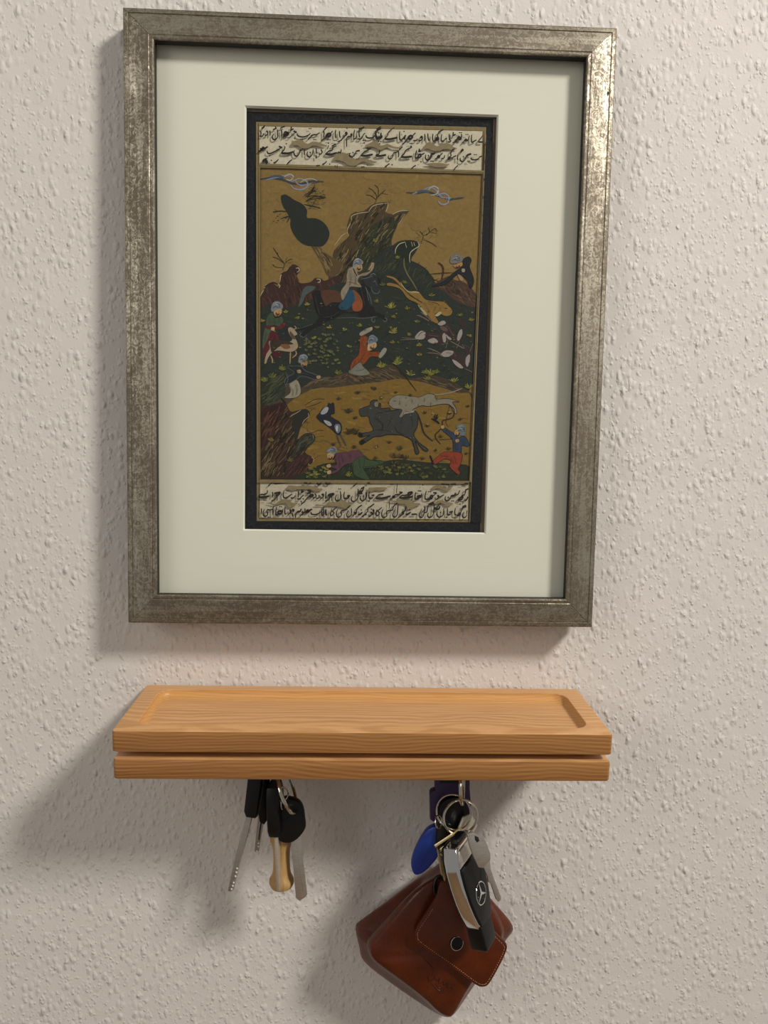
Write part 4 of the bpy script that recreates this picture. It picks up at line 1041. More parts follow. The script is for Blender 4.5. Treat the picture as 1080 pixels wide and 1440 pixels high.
('s','scene','1e1e1d',1.2,(-443,13917,-422,14219,198,14464,263,14707,452,14814,730,14803,508,14609,546,14412,765,14330,846,14616,943,14532,948,14274,1503,14320,1681,14134,2460,14297,3160,14165,3402,13868,3375,13132,3151,12608,3513,12094,4110,11653,4008,11512,3741,11663,3247,12219,3527,11468,3328,11351,3120,12043,2939,12300,2323,12548,1450,12574,1017,12461,496,12382,-107,11980,-323,11889,-387,12105,276,12507,-330,12366,-482,12579,445,12796,262,13328,124,13740,-310,13731,-443,13917)),
('s','scene','2b2b2a',2.2,(3382,13997,3614,13397,3848,12708,4430,12199)),
('s','scene','1e1e1d',1.1,(1874,13188,2057,12759,2496,12595)),
('s','scene','8a8a86',1.3,(202,14275,332,14278)),
('s','scene','242423',1.3,(642,13940,1594,14132,2287,14276)),
('p','scene','7d7460',0,(500,14583,671,14715,762,14459,590,14370)),
('p','scene','161616',0,(-481,12562,-292,12669,-202,12455,-374,12348)),
('p','scene','161616',0,(-369,12062,-154,12196,-38,12025,-279,11890)),
('s','scene','262625',0.9,(401,12813,1096,12870,1708,12752)),
('s','scene','8d8474',1.6,(4356,15242,4878,15280,5573,15424,6282,15698)),
('p','scene','857c6c',0,(1436,14646,1647,14977,2094,15176,2878,15124,3488,15077,4005,15304,4487,15228,4580,14972,5409,15007,6131,14815,5676,14806,5906,14396,5976,14051,5782,14134,5507,14603,4894,14633,4113,14470,3632,14520,3071,14250,3206,14063,2641,13982,2342,13734,2166,13782,2358,14217,1808,14292,1544,14459)),
('s','scene','3d3229',0.9,(1436,14646,1647,14977,2094,15176,2878,15124,3488,15077,4005,15304,4487,15228,4580,14972,5409,15007,6131,14815,5676,14806,5906,14396,5976,14051,5782,14134,5507,14603,4894,14633,4113,14470,3632,14520,3071,14250,3206,14063,2641,13982,2342,13734,2166,13782,2358,14217,1808,14292,1544,14459,1436,14646)),
('s','scene','4a3f36',1.7,(1749,15065,1802,15041)),
('s','scene','4a3f36',1.7,(2163,14808,2215,14783)),
('s','scene','4a3f36',1.7,(2577,14550,2630,14525)),
('s','scene','4a3f36',1.7,(2979,14894,3031,14869)),
('s','scene','4a3f36',1.7,(3394,14636,3446,14611)),
('s','scene','4a3f36',1.7,(3795,14981,3848,14956)),
('s','scene','4a3f36',1.7,(4211,14722,4264,14698)),
('s','scene','4a3f36',1.7,(4613,15067,4666,15042)),
('s','scene','4a3f36',1.7,(2155,14747,2208,14723)),
('s','scene','4a3f36',1.7,(2570,14489,2622,14464)),
('s','scene','4a3f36',1.7,(2971,14834,3024,14809)),
('s','scene','4a3f36',1.7,(3386,14575,3439,14551)),
('s','scene','4a3f36',1.7,(3788,14920,3841,14895)),
('s','scene','4a3f36',1.7,(4204,14662,4257,14637)),
('s','scene','4a3f36',1.7,(4606,15007,4659,14982)),
('s','scene','4a3f36',1.7,(2148,14687,2200,14662)),
('s','scene','4a3f36',1.7,(2549,15031,2602,15006)),
('s','scene','4a3f36',1.7,(2964,14773,3017,14748)),
('s','scene','4a3f36',1.7,(3379,14515,3432,14490)),
('s','scene','4a3f36',1.7,(3781,14860,3834,14835)),
('s','scene','4a3f36',1.7,(4197,14601,4250,14577)),
('s','scene','4a3f36',1.7,(4598,14946,4651,14922)),
('s','scene','4a3f36',1.7,(2140,14626,2193,14602)),
('s','scene','4a3f36',1.7,(2542,14971,2595,14946)),
('s','scene','4a3f36',1.7,(2956,14713,3009,14688)),
('s','scene','4a3f36',1.7,(3358,15057,3411,15032)),
('s','scene','4a3f36',1.7,(3773,14799,3826,14774)),
('s','scene','4a3f36',1.7,(4189,14541,4242,14516)),
('s','scene','4a3f36',1.7,(4591,14886,4644,14861)),
('s','scene','4a3f36',1.7,(2133,14566,2186,14541)),
('s','scene','1a1512',1.4,(1755,14782,1929,14768)),
('s','scene','1a1512',1.6,(1409,14688,1515,14604)),
('s','scene','a99f8d',1.2,(2424,13977,2988,14075,3159,14234)),
('s','scene','33231a',1.6,(5464,14559,5776,14350,5746,13830,5357,13649,5053,13556,5036,13166,4850,12902,4594,12636,4672,12334,4960,12017)),
('s','scene','40342a',0.6,(5507,14603,5272,13517,5457,13174)),
('s','scene','33231a',1.1,(4865,12294,5741,12381)),
('s','scene','191715',2.4,(4306,13688,4660,13505,4839,13335)),
('k','scene','2b2418 1f1a12',(-60,16,8,1),(4344,13931,4735,14025,4833,13595,4528,13545)),
('p','scene','323e50',0,(5089,13167,5462,12957,5819,12730,6090,12448,6526,12570,6846,12115,6783,11878,6385,11940,6312,11407,5852,11485,5742,12311,5293,12737,5006,12992)),
('s','scene','181d24',0.75,(5089,13167,5462,12957,5819,12730,6090,12448,6526,12570,6846,12115,6783,11878,6385,11940,6312,11407,5852,11485,5742,12311,5293,12737,5006,12992,5089,13167)),
('p','scene','8a3a27',0,(4504,10937,5149,11472,5851,11529,6400,11382,6330,10752,6163,10398,6311,10138,6155,10030,5596,10520,5691,10915,5248,11038,4642,10677)),
('s','scene','3d1810',0.75,(4504,10937,5149,11472,5851,11529,6400,11382,6330,10752,6163,10398,6311,10138,6155,10030,5596,10520,5691,10915,5248,11038,4642,10677,4504,10937)),
('s','scene','1c1512',2.4,(4259,11255,4389,10978,4484,10674)),
('s','scene','35452f',2.2,(6286,10094,6029,9826)),
('p','scene','ad8a5f',0,(5843,12817,6075,13013,6277,12670,5954,12594)),
('p','scene','666f70',0,(5964,13228,6328,13383,6614,13198,6576,12676,6279,12609,6077,12909)),
('p','scene','838c8c',0,(6114,13188,6374,13280,6426,13020,6207,12972)),
('p','scene','ad8a5f',0,(4948,13207,5122,13254,5153,13064,4987,13035)),
('p','scene','ad8a5f',0,(5935,12315,6136,12362,6167,12189,5993,12142)),
('p','scene','3c4c34',0,(-896,10706,-198,11189,278,10885,907,10857,1223,10745,601,10381,13,10331,-142,10171,314,9708,25,9609,-610,10006)),
('s','scene','1c2418',0.75,(-896,10706,-198,11189,278,10885,907,10857,1223,10745,601,10381,13,10331,-142,10171,314,9708,25,9609,-610,10006,-896,10706)),
('p','scene','5c3a45',0,(-1961,11273,-985,11408,-477,11480,-102,11112,-703,10945,-896,10745,-1440,10461,-1826,10063,-2294,9882,-2468,10035,-1907,10202,-2222,10330,-2536,10441,-1912,10547,-2089,10958)),
('s','scene','2b1a20',0.75,(-1961,11273,-985,11408,-477,11480,-102,11112,-703,10945,-896,10745,-1440,10461,-1826,10063,-2294,9882,-2468,10035,-1907,10202,-2222,10330,-2536,10441,-1912,10547,-2089,10958,-1961,11273)),
('p','scene','b08f68',0,(-2546,11238,-2117,11270,-2137,10996,-2448,10873)),
('p','scene','787c7d',0,(-2587,11362,-2395,11631,-2084,11715,-1870,11470,-2061,11216,-2312,11274)),
('p','scene','a0a3a5',0,(-2471,11458,-2317,11594,-2198,11463,-2353,11367)),
('p','scene','b5926c',0,(-2576,10480,-2342,10562,-2285,10368,-2519,10324)),
('p','scene','b5926c',0,(-2532,10089,-2297,10148,-2279,9937,-2490,9894)),
('s','scene','1f1a17',1.5,(-2189,10839,-2074,10958,-1959,11156)),
('p','scene','5c3a45',0,(-1141,11397,-533,11478,-93,11156,-611,10885,-1129,10615)),
('p','scene','3c4c34',0,(-784,10795,-266,11109,173,10900,830,10782,877,10565,181,10421,-167,10371,282,9638,-66,9588,-770,9925)),
('s','scene','1c2418',0.75,(-784,10795,-266,11109,173,10900,830,10782,877,10565,181,10421,-167,10371,282,9638,-66,9588,-770,9925,-784,10795)),
('s','scene','4a4844',1.9,(-1925,12676,-1841,12249,-1631,11747)),
('s','scene','4a4844',1.9,(-1785,12717,-1545,12255,-1288,11777)),
('p','scene','23242c',0,(-3277,13656,-3047,13932,-2856,14206,-2570,14328,-2495,14546,-2355,14487,-2161,14553,-2098,13913,-2268,13855,-2328,13676,-1779,13338,-1619,13070,-1667,12603,-1900,12521,-2216,12825,-2688,13165,-3040,13375)),
('s','scene','14141a',0.75,(-3277,13656,-3047,13932,-2856,14206,-2570,14328,-2495,14546,-2355,14487,-2161,14553,-2098,13913,-2268,13855,-2328,13676,-1779,13338,-1619,13070,-1667,12603,-1900,12521,-2216,12825,-2688,13165,-3040,13375,-3277,13656)),
('p','scene','9c9ca2',0,(-3008,13894,-2740,14263,-2491,14253,-2581,13942,-2851,13797)),
('p','scene','a0a0a4',0,(-2792,13434,-2417,13341,-2259,13135,-2414,13054,-2649,13204)),
('p','scene','6e7078',0,(-2087,13099,-1753,13184,-1670,12797,-1901,12598)),
('p','scene','b0b0b2',0,(-1985,13063,-1853,13065,-1879,12715,-1981,12791)),
('t','scene','8c8338 6f6c30 a0953f',(4.5,7),(-3975,20901)),
('t','scene','8c8338 6f6c30 a0953f',(4.5,7),(-2497,19463)),
('t','scene','8c8338 6f6c30 a0953f',(4.5,7),(-1531,19335)),
('t','scene','8c8338 6f6c30 a0953f',(4.5,7),(-532,19626)),
('t','scene','8c8338 6f6c30 a0953f',(4.5,7),(-1168,18277)),
('t','scene','8c8338 6f6c30 a0953f',(4.5,7),(-3490,18754)),
('t','scene','8c8338 6f6c30 a0953f',(4.5,7),(-4580,20016)),
('t','scene','8c8338 6f6c30 a0953f',(4.5,7),(-5349,20374)),
('t','scene','8c8338 6f6c30 a0953f',(4.5,7),(-6838,19769)),
('t','scene','8c8338 6f6c30 5c5c2c',(5,7),(523,21209)),
('t','scene','8c8338 6f6c30 5c5c2c',(5,7),(1493,21007)),
('t','scene','8c8338 6f6c30 5c5c2c',(5,7),(2543,20807)),
('t','scene','8c8338 6f6c30 5c5c2c',(5,7),(1663,20253)),
('t','scene','8c8338 6f6c30 5c5c2c',(5,7),(3220,19988)),
('t','scene','8c8338 6f6c30 5c5c2c',(5,7),(592,19540)),
('t','scene','8c8338 6f6c30 5c5c2c',(5,7),(1757,19417)),
('t','scene','8c8338 6f6c30 5c5c2c',(5,7),(2734,19136)),
('t','scene','8c8338 6f6c30 5c5c2c',(5,7),(1618,18612)),
('t','scene','8c8338 6f6c30 5c5c2c',(5,7),(6011,20479)),
('t','scene','8c8338 6f6c30 5c5c2c',(5,7),(889,22277)),
('t','scene','8c8338 6f6c30 5c5c2c',(5,7),(1818,24035)),
('t','scene','8c8338 6f6c30 5c5c2c',(5,7),(338,25041)),
('t','scene','8c8338 6f6c30 5c5c2c',(5,7),(2352,22468)),
('t','scene','8c8338 6f6c30 5c5c2c',(5,7),(6761,20193)),
('t','scene','8c8338 6f6c30 5c5c2c',(5,7),(6673,19158)),
('t','scene','8c8338 6f6c30 5c5c2c',(5,7),(3411,18465)),
('t','scene','8c8338 6f6c30 5c5c2c',(5,7),(3425,17852)),
('t','scene','8c8338 6f6c30 5c5c2c',(5,7),(4112,21722)),
('t','scene','8c8338 6f6c30 5c5c2c',(5,7),(2027,17588)),
('t','scene','9a9040 7a7636',(9,10),(1494,20932)),
('t','scene','9a9040 7a7636',(9,10),(1681,19339)),
('t','scene','7a8040 5d6432',(9,9),(2031,17435)),
('t','scene','7a7a34 5f6430',(8,9),(-6163,16248)),
('t','scene','7a7a34 5f6430',(8,9),(-5551,16760)),
('t','scene','7a7a34 5f6430',(8,9),(-6700,16007)),
('t','scene','7a7a34 5f6430',(8,9),(-1879,16576)),
('t','scene','7f7c38 62652f 969040',(9,10),(1964,17314)),
('t','scene','7f7c38 62652f 969040',(9,10),(2844,16651)),
('t','scene','7f7c38 62652f 969040',(9,10),(4147,16680)),
('t','scene','7f7c38 62652f 969040',(9,10),(5724,16287)),
('t','scene','7f7c38 62652f 969040',(9,10),(930,17119)),
('t','scene','7f7c38 62652f 969040',(9,10),(6696,15879)),
('t','scene','7f7c38 62652f',(7,9),(3797,16758)),
('t','scene','7f7c38 62652f',(7,9),(4492,16774)),
('t','scene','7f7c38 62652f',(7,9),(3981,16334)),
('t','scene','62643c 4a5033 74744a',(3.6,4),(-2143,18383)),
('t','scene','62643c 4a5033 74744a',(3.6,4),(-2905,17510)),
('t','scene','62643c 4a5033 74744a',(3.6,4),(-3127,18679)),
('t','scene','62643c 4a5033 74744a',(3.6,4),(-3776,18176)),
('t','scene','62643c 4a5033 74744a',(3.6,4),(-3005,18148)),
('t','scene','62643c 4a5033 74744a',(3.6,4),(-2983,18241)),
('t','scene','62643c 4a5033 74744a',(3.6,4),(-3451,17985)),
('t','scene','62643c 4a5033 74744a',(3.6,4),(-1906,17403)),
('t','scene','62643c 4a5033 74744a',(3.6,4),(-2877,19012)),
('t','scene','62643c 4a5033 74744a',(3.6,4),(-2653,17164)),
('t','scene','62643c 4a5033 74744a',(3.6,4),(-2699,17132)),
('t','scene','62643c 4a5033 74744a',(3.6,4),(-2995,17316)),
('t','scene','62643c 4a5033 74744a',(3.6,4),(-2854,17801)),
('t','scene','62643c 4a5033 74744a',(3.6,4),(-2449,18741)),
('t','scene','62643c 4a5033 74744a',(3.6,4),(-2181,17733)),
('t','scene','62643c 4a5033 74744a',(3.6,4),(-2206,18435)),
('t','scene','62643c 4a5033 74744a',(3.6,4),(-3440,18405)),
('t','scene','62643c 4a5033 74744a',(3.6,4),(-2535,17625)),
('t','scene','62643c 4a5033 74744a',(3.6,4),(-3322,18232)),
('t','scene','62643c 4a5033 74744a',(3.6,4),(-2227,17112)),
('t','scene','62643c 4a5033 74744a',(3.6,4),(-2346,17935)),
('t','scene','62643c 4a5033 74744a',(3.6,4),(-3041,17896)),
('t','scene','62643c 4a5033 74744a',(3.6,4),(-2943,18097)),
('t','scene','62643c 4a5033 74744a',(3.6,4),(-2779,17986)),
('t','scene','62643c 4a5033 74744a',(3.6,4),(-3167,17534)),
('t','scene','62643c 4a5033 74744a',(3.6,4),(-3535,17273)),
('t','scene','62643c 4a5033 74744a',(3.6,4),(-2748,18551)),
('t','scene','62643c 4a5033 74744a',(3.6,4),(-1984,18577)),
('t','scene','62643c 4a5033 74744a',(3.6,4),(-2067,17331)),
('t','scene','62643c 4a5033 74744a',(3.6,4),(-3796,18533)),
('t','scene','62643c 4a5033 74744a',(3.6,4),(-4083,17245)),
('t','scene','62643c 4a5033 74744a',(3.6,4),(-3455,17741)),
('t','scene','62643c 4a5033 74744a',(3.6,4),(-2714,18940)),
('t','scene','62643c 4a5033 74744a',(3.6,4),(-3818,18433)),
('t','scene','62643c 4a5033 74744a',(3.6,4),(-3647,18354)),
('t','scene','62643c 4a5033 74744a',(3.6,4),(-3759,17252)),
('t','scene','62643c 4a5033 74744a',(3.6,4),(-3975,18696)),
('t','scene','62643c 4a5033 74744a',(3.6,4),(-2252,18997)),
('t','scene','62643c 4a5033 74744a',(3.6,4),(-1871,17167)),
('t','scene','62643c 4a5033 74744a',(3.6,4),(-3784,18168)),
('t','scene','62643c 4a5033 74744a',(3.6,4),(-2641,18660)),
('t','scene','62643c 4a5033 74744a',(3.6,4),(-2893,17854)),
('t','scene','62643c 4a5033 74744a',(3.6,4),(-3378,17743)),
('t','scene','62643c 4a5033 74744a',(3.6,4),(-3381,17284)),
('t','scene','62643c 4a5033 74744a',(3.6,4),(-3819,17144)),
('t','scene','62643c 4a5033 74744a',(3.6,4),(-2697,18247)),
('t','scene','62643c 4a5033 74744a',(3.6,4),(-2790,17604)),
('t','scene','62643c 4a5033 74744a',(3.6,4),(-3394,18451)),
('t','scene','62643c 4a5033 74744a',(3.6,4),(-2915,17142)),
('t','scene','62643c 4a5033 74744a',(3.6,4),(-2671,17393)),
('t','scene','62643c 4a5033 74744a',(3.6,4),(-2861,18997)),
('t','scene','62643c 4a5033 74744a',(3.6,4),(-3802,17649)),
('t','scene','62643c 4a5033 74744a',(3.6,4),(-2516,17931)),
('t','scene','62643c 4a5033 74744a',(3.6,4),(-2415,17919)),
('t','scene','62643c 4a5033 74744a',(3.6,4),(-1939,18159)),
('t','scene','62643c 4a5033 74744a',(3.6,4),(-3013,17553)),
('t','scene','62643c 4a5033 74744a',(3.6,4),(-3867,17296)),
('t','scene','62643c 4a5033 74744a',(3.6,4),(-1914,17976)),
('t','scene','62643c 4a5033 74744a',(3.6,4),(-4013,17964)),
('t','scene','62643c 4a5033 74744a',(3.6,4),(-2760,18292)),
('t','scene','62643c 4a5033 74744a',(3.6,4),(-4040,18329)),
('t','scene','62643c 4a5033 74744a',(3.6,4),(-2522,18998)),
('t','scene','62643c 4a5033 74744a',(3.6,4),(-3723,18177)),
('t','scene','62643c 4a5033 74744a',(3.6,4),(-2620,17646)),
('t','scene','62643c 4a5033 74744a',(3.6,4),(-3966,18643)),
('t','scene','62643c 4a5033 74744a',(3.6,4),(-2037,17385)),
('t','scene','62643c 4a5033 74744a',(3.6,4),(-2353,17851)),
('t','scene','62643c 4a5033 74744a',(3.6,4),(-3974,17927)),
('t','scene','62643c 4a5033 74744a',(3.6,4),(-3995,18414)),
('t','scene','62643c 4a5033 74744a',(3.6,4),(-4019,18573)),
('t','scene','6d6a34',(2.0,3),(4582,17659)),
('t','scene','80783a',(2.0,3),(6805,20632)),
('t','scene','4a4d30',(2.0,3),(3788,19144)),
('t','scene','4a4d30',(2.0,3),(2722,18554)),
('t','scene','80783a',(2.0,3),(-6060,19113)),
('t','scene','4a4d30',(2.0,3),(-4858,17587)),
('t','scene','6d6a34',(2.0,3),(4432,18632)),
('t','scene','80783a',(2.0,3),(2011,18596)),
('t','scene','4a4d30',(2.0,3),(102,19674)),
('t','scene','80783a',(2.0,3),(-3937,20526)),
('t','scene','6d6a34',(2.0,3),(5613,19153)),
('t','scene','4a4d30',(2.0,3),(2762,18196)),
('t','scene','585830',(2.0,3),(-5484,18973)),
('t','scene','6d6a34',(2.0,3),(-3692,17110)),
('t','scene','80783a',(2.0,3),(3433,17263)),
('t','scene','80783a',(2.0,3),(-4235,19960)),
('t','scene','585830',(2.0,3),(1853,20672)),
('t','scene','585830',(2.0,3),(-4945,16902)),
('t','scene','4a4d30',(2.0,3),(3415,20923)),
('t','scene','4a4d30',(2.0,3),(705,17926)),
('t','scene','585830',(2.0,3),(6764,18758)),
('t','scene','585830',(2.0,3),(2018,19860)),
('t','scene','80783a',(2.0,3),(1507,19564)),
('t','scene','6d6a34',(2.0,3),(-2801,18501)),
('t','scene','4a4d30',(2.0,3),(-4503,17146)),
('t','scene','4a4d30',(2.0,3),(-3960,20543)),
('t','scene','80783a',(2.0,3),(-4397,18110)),
('t','scene','585830',(2.0,3),(2732,17201)),
('t','scene','6d6a34',(2.0,3),(4813,17817)),
('t','scene','6d6a34',(2.0,3),(5178,18581)),
('t','scene','80783a',(2.0,3),(2579,18238)),
('t','scene','4a4d30',(2.0,3),(-3019,20799)),
('t','scene','80783a',(2.0,3),(-536,18662)),
('t','scene','585830',(2.0,3),(-5888,20094)),
('t','scene','80783a',(2.0,3),(-4468,20263)),
('t','scene','585830',(2.0,3),(-5693,17457)),
('t','scene','585830',(2.0,3),(-5769,17771)),
('t','scene','4a4d30',(2.0,3),(5375,16939)),
('t','scene','585830',(2.0,3),(-1041,17976)),
('t','scene','585830',(2.0,3),(-2808,19391)),
('t','scene','6d6a34',(2.0,3),(-6073,17091)),
('t','scene','80783a',(2.0,3),(-2553,16889)),
('t','scene','6d6a34',(2.0,3),(5659,18851)),
('t','scene','80783a',(2.0,3),(-3058,20953)),
('t','scene','585830',(2.0,3),(3948,20636)),
('t','scene','4a4d30',(2.0,3),(-1086,17888)),
('t','scene','80783a',(2.0,3),(-2875,19626)),
('t','scene','80783a',(2.0,3),(1834,20439)),
('t','scene','4a4d30',(2.0,3),(-1629,20763)),
('t','scene','4a4d30',(2.0,3),(5638,18372)),
('t','scene','585830',(2.0,3),(-6085,18047)),
('t','scene','4a4d30',(2.0,3),(-3430,19275)),
('t','scene','6d6a34',(2.0,3),(4221,19389)),
('t','scene','6d6a34',(2.0,3),(-180,19343)),
('t','scene','4a4d30',(2.0,3),(-416,19561)),
('t','scene','585830',(2.0,3),(4323,18087)),
('t','scene','6d6a34',(2.0,3),(-4524,19343)),
('t','scene','80783a',(2.0,3),(3239,18405)),
('t','scene','4a4d30',(2.0,3),(719,17435)),
('t','scene','6d6a34',(2.0,3),(789,17169)),
('t','scene','7d6f38 6a5a30',(6,7),(-6212,12086)),
('t','scene','7d6f38 6a5a30',(6,7),(-4959,10788)),
('t','scene','4a3d20 3a3019',(5,5),(-578,15298)),
('t','scene','4a3d20 3a3019',(5,5),(-1816,14885)),
('t','scene','4a3d20 3a3019',(5,5),(-1182,14126)),
('t','scene','4a3d20 3a3019',(5,5),(-708,13671)),
('t','scene','4a3d20 3a3019',(5,5),(-928,12812)),
('t','scene','4a3d20 3a3019',(5,5),(-2125,11894)),
('t','scene','4a3d20 3a3019',(5,5),(-755,11725)),
('t','scene','4a3d20 3a3019',(5,5),(429,15628)),
('t','scene','4a3d20 3a3019',(5,5),(668,11048)),
('t','scene','362d19',(9,7),(-1182,14126)),
('t','scene','362d19',(9,7),(-1161,12730)),
('t','scene','362d19',(9,7),(-693,12739)),
('t','scene','4a3d20 3a3019',(4.5,5),(525,15571)),
('t','scene','4a3d20 3a3019',(4.5,5),(-595,15289)),
('t','scene','4a3d20 3a3019',(4.5,5),(1916,15387)),
('t','scene','4a3d20 3a3019',(4.5,5),(970,14980)),
('t','scene','4a3d20 3a3019',(4.5,5),(2876,15193)),
('t','scene','4a3d20 3a3019',(4.5,5),(3860,14094)),
('t','scene','4a3d20 3a3019',(4.5,5),(5520,14085)),
('t','scene','4a3d20 3a3019',(4.5,5),(4055,13233)),
('t','scene','4a3d20 3a3019',(4.5,5),(6231,13710)),
('t','scene','4a3d20 3a3019',(4.5,5),(6689,14585)),
('t','scene','4a3d20 3a3019',(4.5,5),(1547,12099)),
('t','scene','4a3d20 3a3019',(4.5,5),(608,10995)),
('t','scene','4a3d20 3a3019',(4.5,5),(3755,11054)),
('t','scene','4a3d20 3a3019',(4.5,5),(4619,11636)),
('t','scene','4a3d20 3a3019',(4.5,5),(5494,11740)),
('t','scene','4a3d20 3a3019',(4.5,5),(-742,13653)),
('t','scene','4a3d20 3a3019',(4.5,5),(-816,12875)),
('t','scene','4a3d20 3a3019',(4.5,5),(681,11779)),
('t','scene','4a3d20 3a3019',(4.5,5),(-799,11750)),
('t','scene','4a3d20 3a3019',(4.5,5),(4947,12556)),
('t','scene','4a3d20 3a3019',(4.5,5),(6689,11458)),
('t','scene','9a8f60',(2.5,4),(970,14980)),
('t','scene','9a8f60',(2.5,4),(4053,13319)),
('t','scene','9a8f60',(2.5,4),(4385,14018)),
('t','scene','9a8f60',(2.5,4),(681,11735)),
('t','scene','9a8f60',(2.5,4),(5519,14128)),
('t','scene','3f3a22 565030 2f2c1b',(7,9),(2253,11722)),
('t','scene','3f3a22 565030 2f2c1b',(7,9),(2351,11202)),
('t','scene','3f3a22 565030 2f2c1b',(7,9),(2274,10677)),
('t','scene','3f3a22 565030 2f2c1b',(7,9),(2196,10239)),
('t','scene','3f3a22 565030 2f2c1b',(7,9),(1914,11193)),
('t','scene','3f3a22 565030 2f2c1b',(7,9),(2615,11120)),
('t','scene','3f3a22 565030 2f2c1b',(7,9),(1879,10757)),
('t','scene','3f3a22 565030 2f2c1b',(7,9),(2714,10598)),
('t','scene','3f3a22 565030 2f2c1b',(7,9),(1755,10406)),
('t','scene','3f3a22 565030 2f2c1b',(7,9),(2897,10252)),
('t','scene','4a4d2a',(4,5),(2020,10263)),
('t','scene','4a4d2a',(4,5),(3573,10596)),
('t','scene','4a4d2a',(4,5),(4971,10526)),
('t','scene','73703a',(4,5),(3082,10212)),
('t','scene','4a4d2a',(4,5),(979,10279)),
('t','scene','4a4d2a',(4,5),(5341,10191)),
('t','scene','4a4d2a',(4,5),(4919,9789)),
('t','scene','73703a',(4,5),(2122,9994)),
('t','scene','73703a',(4,5),(1524,10123)),
('t','scene','73703a',(4,5),(1639,10072)),
('t','scene','4a4d2a',(4,5),(4086,10448)),
('t','scene','5d6030',(4,5),(4601,10563)),
('t','scene','5d6030',(4,5),(1448,10409)),
('t','scene','73703a',(4,5),(1626,10255)),
('t','scene','5d6030',(4,5),(966,10488)),
('t','scene','5d6030',(4,5),(4708,10486)),
('t','scene','73703a',(4,5),(4064,9853)),
('t','scene','73703a',(4,5),(1565,10272)),
('t','scene','4a4d2a',(4,5),(3703,9890)),
('t','scene','73703a',(4,5),(3863,9814)),
('t','scene','73703a',(4,5),(3240,10573)),
('t','scene','5d6030',(4,5),(2507,10446)),
('t','scene','5d6030',(4,5),(3561,10334)),
('t','scene','5d6030',(4,5),(1315,10084)),
('t','scene','5d6030',(4,5),(1099,10377)),
('t','scene','4a4d2a',(4,5),(3864,9762)),
('t','scene','5d6030',(4,5),(2437,10025)),
('t','scene','73703a',(4,5),(2928,10436)),
('t','scene','5d6030',(4,5),(5248,10373)),
('t','scene','4a4d2a',(4,5),(2219,10397)),
('t','scene','4a4d2a',(4,5),(2654,10108)),
('t','scene','4a4d2a',(4,5),(635,10438)),
('t','scene','4a4d2a',(4,5),(3242,10083)),
('t','scene','4a4d2a',(4,5),(3805,10041)),
('t','scene','73703a',(4,5),(2244,10432)),
('t','scene','5d6030',(4,5),(1252,10153)),
('t','scene','4a4d2a',(4,5),(4358,10077)),
('t','scene','5d6030',(4,5),(1909,10566)),
('t','scene','73703a',(4,5),(5190,9873)),
('t','scene','4a4d2a',(4,5),(3972,10420)),
('t','scene','4a4d2a',(4,5),(-3209,9834)),
('t','scene','6a6a34',(4,5),(-3789,9965)),
('t','scene','83803a',(4,5),(-3576,9843)),
('t','scene','83803a',(4,5),(-3693,10491)),
('t','scene','83803a',(4,5),(-2762,10343)),
('t','scene','83803a',(4,5),(-3802,9706)),
('t','scene','6a6a34',(4,5),(-3340,10364)),
('t','scene','4a4d2a',(4,5),(-3715,9692)),
('t','scene','6a6a34',(4,5),(-2699,9757)),
('t','scene','6a6a34',(4,5),(-3278,9700)),
('t','scene','83803a',(4,5),(-2656,10071)),
('t','scene','6a6a34',(4,5),(-3510,10220)),
('t','scene','6a6a34',(4,5),(-2923,10160)),
('t','scene','83803a',(4,5),(-2557,10245)),
('t','scene','8f8a3c 6a6a34',(8,8),(-1119,9918)),
('t','scene','8f8a3c 6a6a34',(8,8),(-3312,9958)),
('s','scene','221812',0.8,(-585,23381,-508,23390)),
('s','scene','221812',1.3,(-738,23309,-705,23205,-597,23163,-521,23240)),
('s','scene','5a2c20',0.7,(-599,23260,-507,23270)),
('s','scene','5c6068',0.8,(-943,23663,-775,23758,-622,23740,-467,23684)),
('s','scene','a3a7ad',0.8,(-942,23588,-774,23683,-620,23665,-466,23609)),
('s','scene','565a62',0.8,(-940,23506,-773,23601,-619,23583,-465,23527)),
('s','scene','8d9198',0.8,(-822,23757,-696,23595,-557,23524)),
('s','scene','4e525a',0.8,(-684,23791,-590,23673,-481,23616)),
('s','scene','221812',0.8,(-5801,20378,-5725,20387)),
('s','scene','221812',1.3,(-5954,20306,-5922,20201,-5815,20158,-5739,20236)),
('s','scene','5a2c20',0.7,(-5816,20256,-5724,20266)),
('s','scene','5c6068',0.8,(-6133,20776,-5965,20871,-5812,20853,-5659,20796)),
('s','scene','a3a7ad',0.8,(-6132,20701,-5965,20796,-5812,20777,-5658,20721)),
('s','scene','565a62',0.8,(-6132,20618,-5964,20713,-5811,20694,-5658,20638)),
('s','scene','8d9198',0.8,(-6011,20870,-5888,20707,-5750,20636)),
('s','scene','4e525a',0.8,(-5874,20904,-5781,20786,-5674,20728)),
('s','scene','221812',0.8,(-4058,17116,-3981,17125)),
('s','scene','221812',1.3,(-4212,17043,-4180,16937,-4071,16893,-3995,16972)),
('s','scene','5a2c20',0.7,(-4072,16993,-3980,17003)),
('s','scene','5c6068',0.8,(-4416,17443,-4248,17539,-4093,17520,-3938,17462)),
('s','scene','a3a7ad',0.8,(-4416,17367,-4247,17463,-4092,17443,-3938,17386)),
('s','scene','565a62',0.8,(-4415,17283,-4246,17379,-4092,17359,-3937,17302)),
('s','scene','8d9198',0.8,(-4294,17538,-4169,17373,-4029,17300)),
('s','scene','4e525a',0.8,(-4155,17572,-4062,17452,-3953,17393)),
('s','scene','221812',0.8,(365,18368,442,18377)),
('s','scene','221812',1.3,(211,18295,244,18189,353,18146,429,18224)),
('s','scene','5a2c20',0.7,(352,18245,444,18255)),
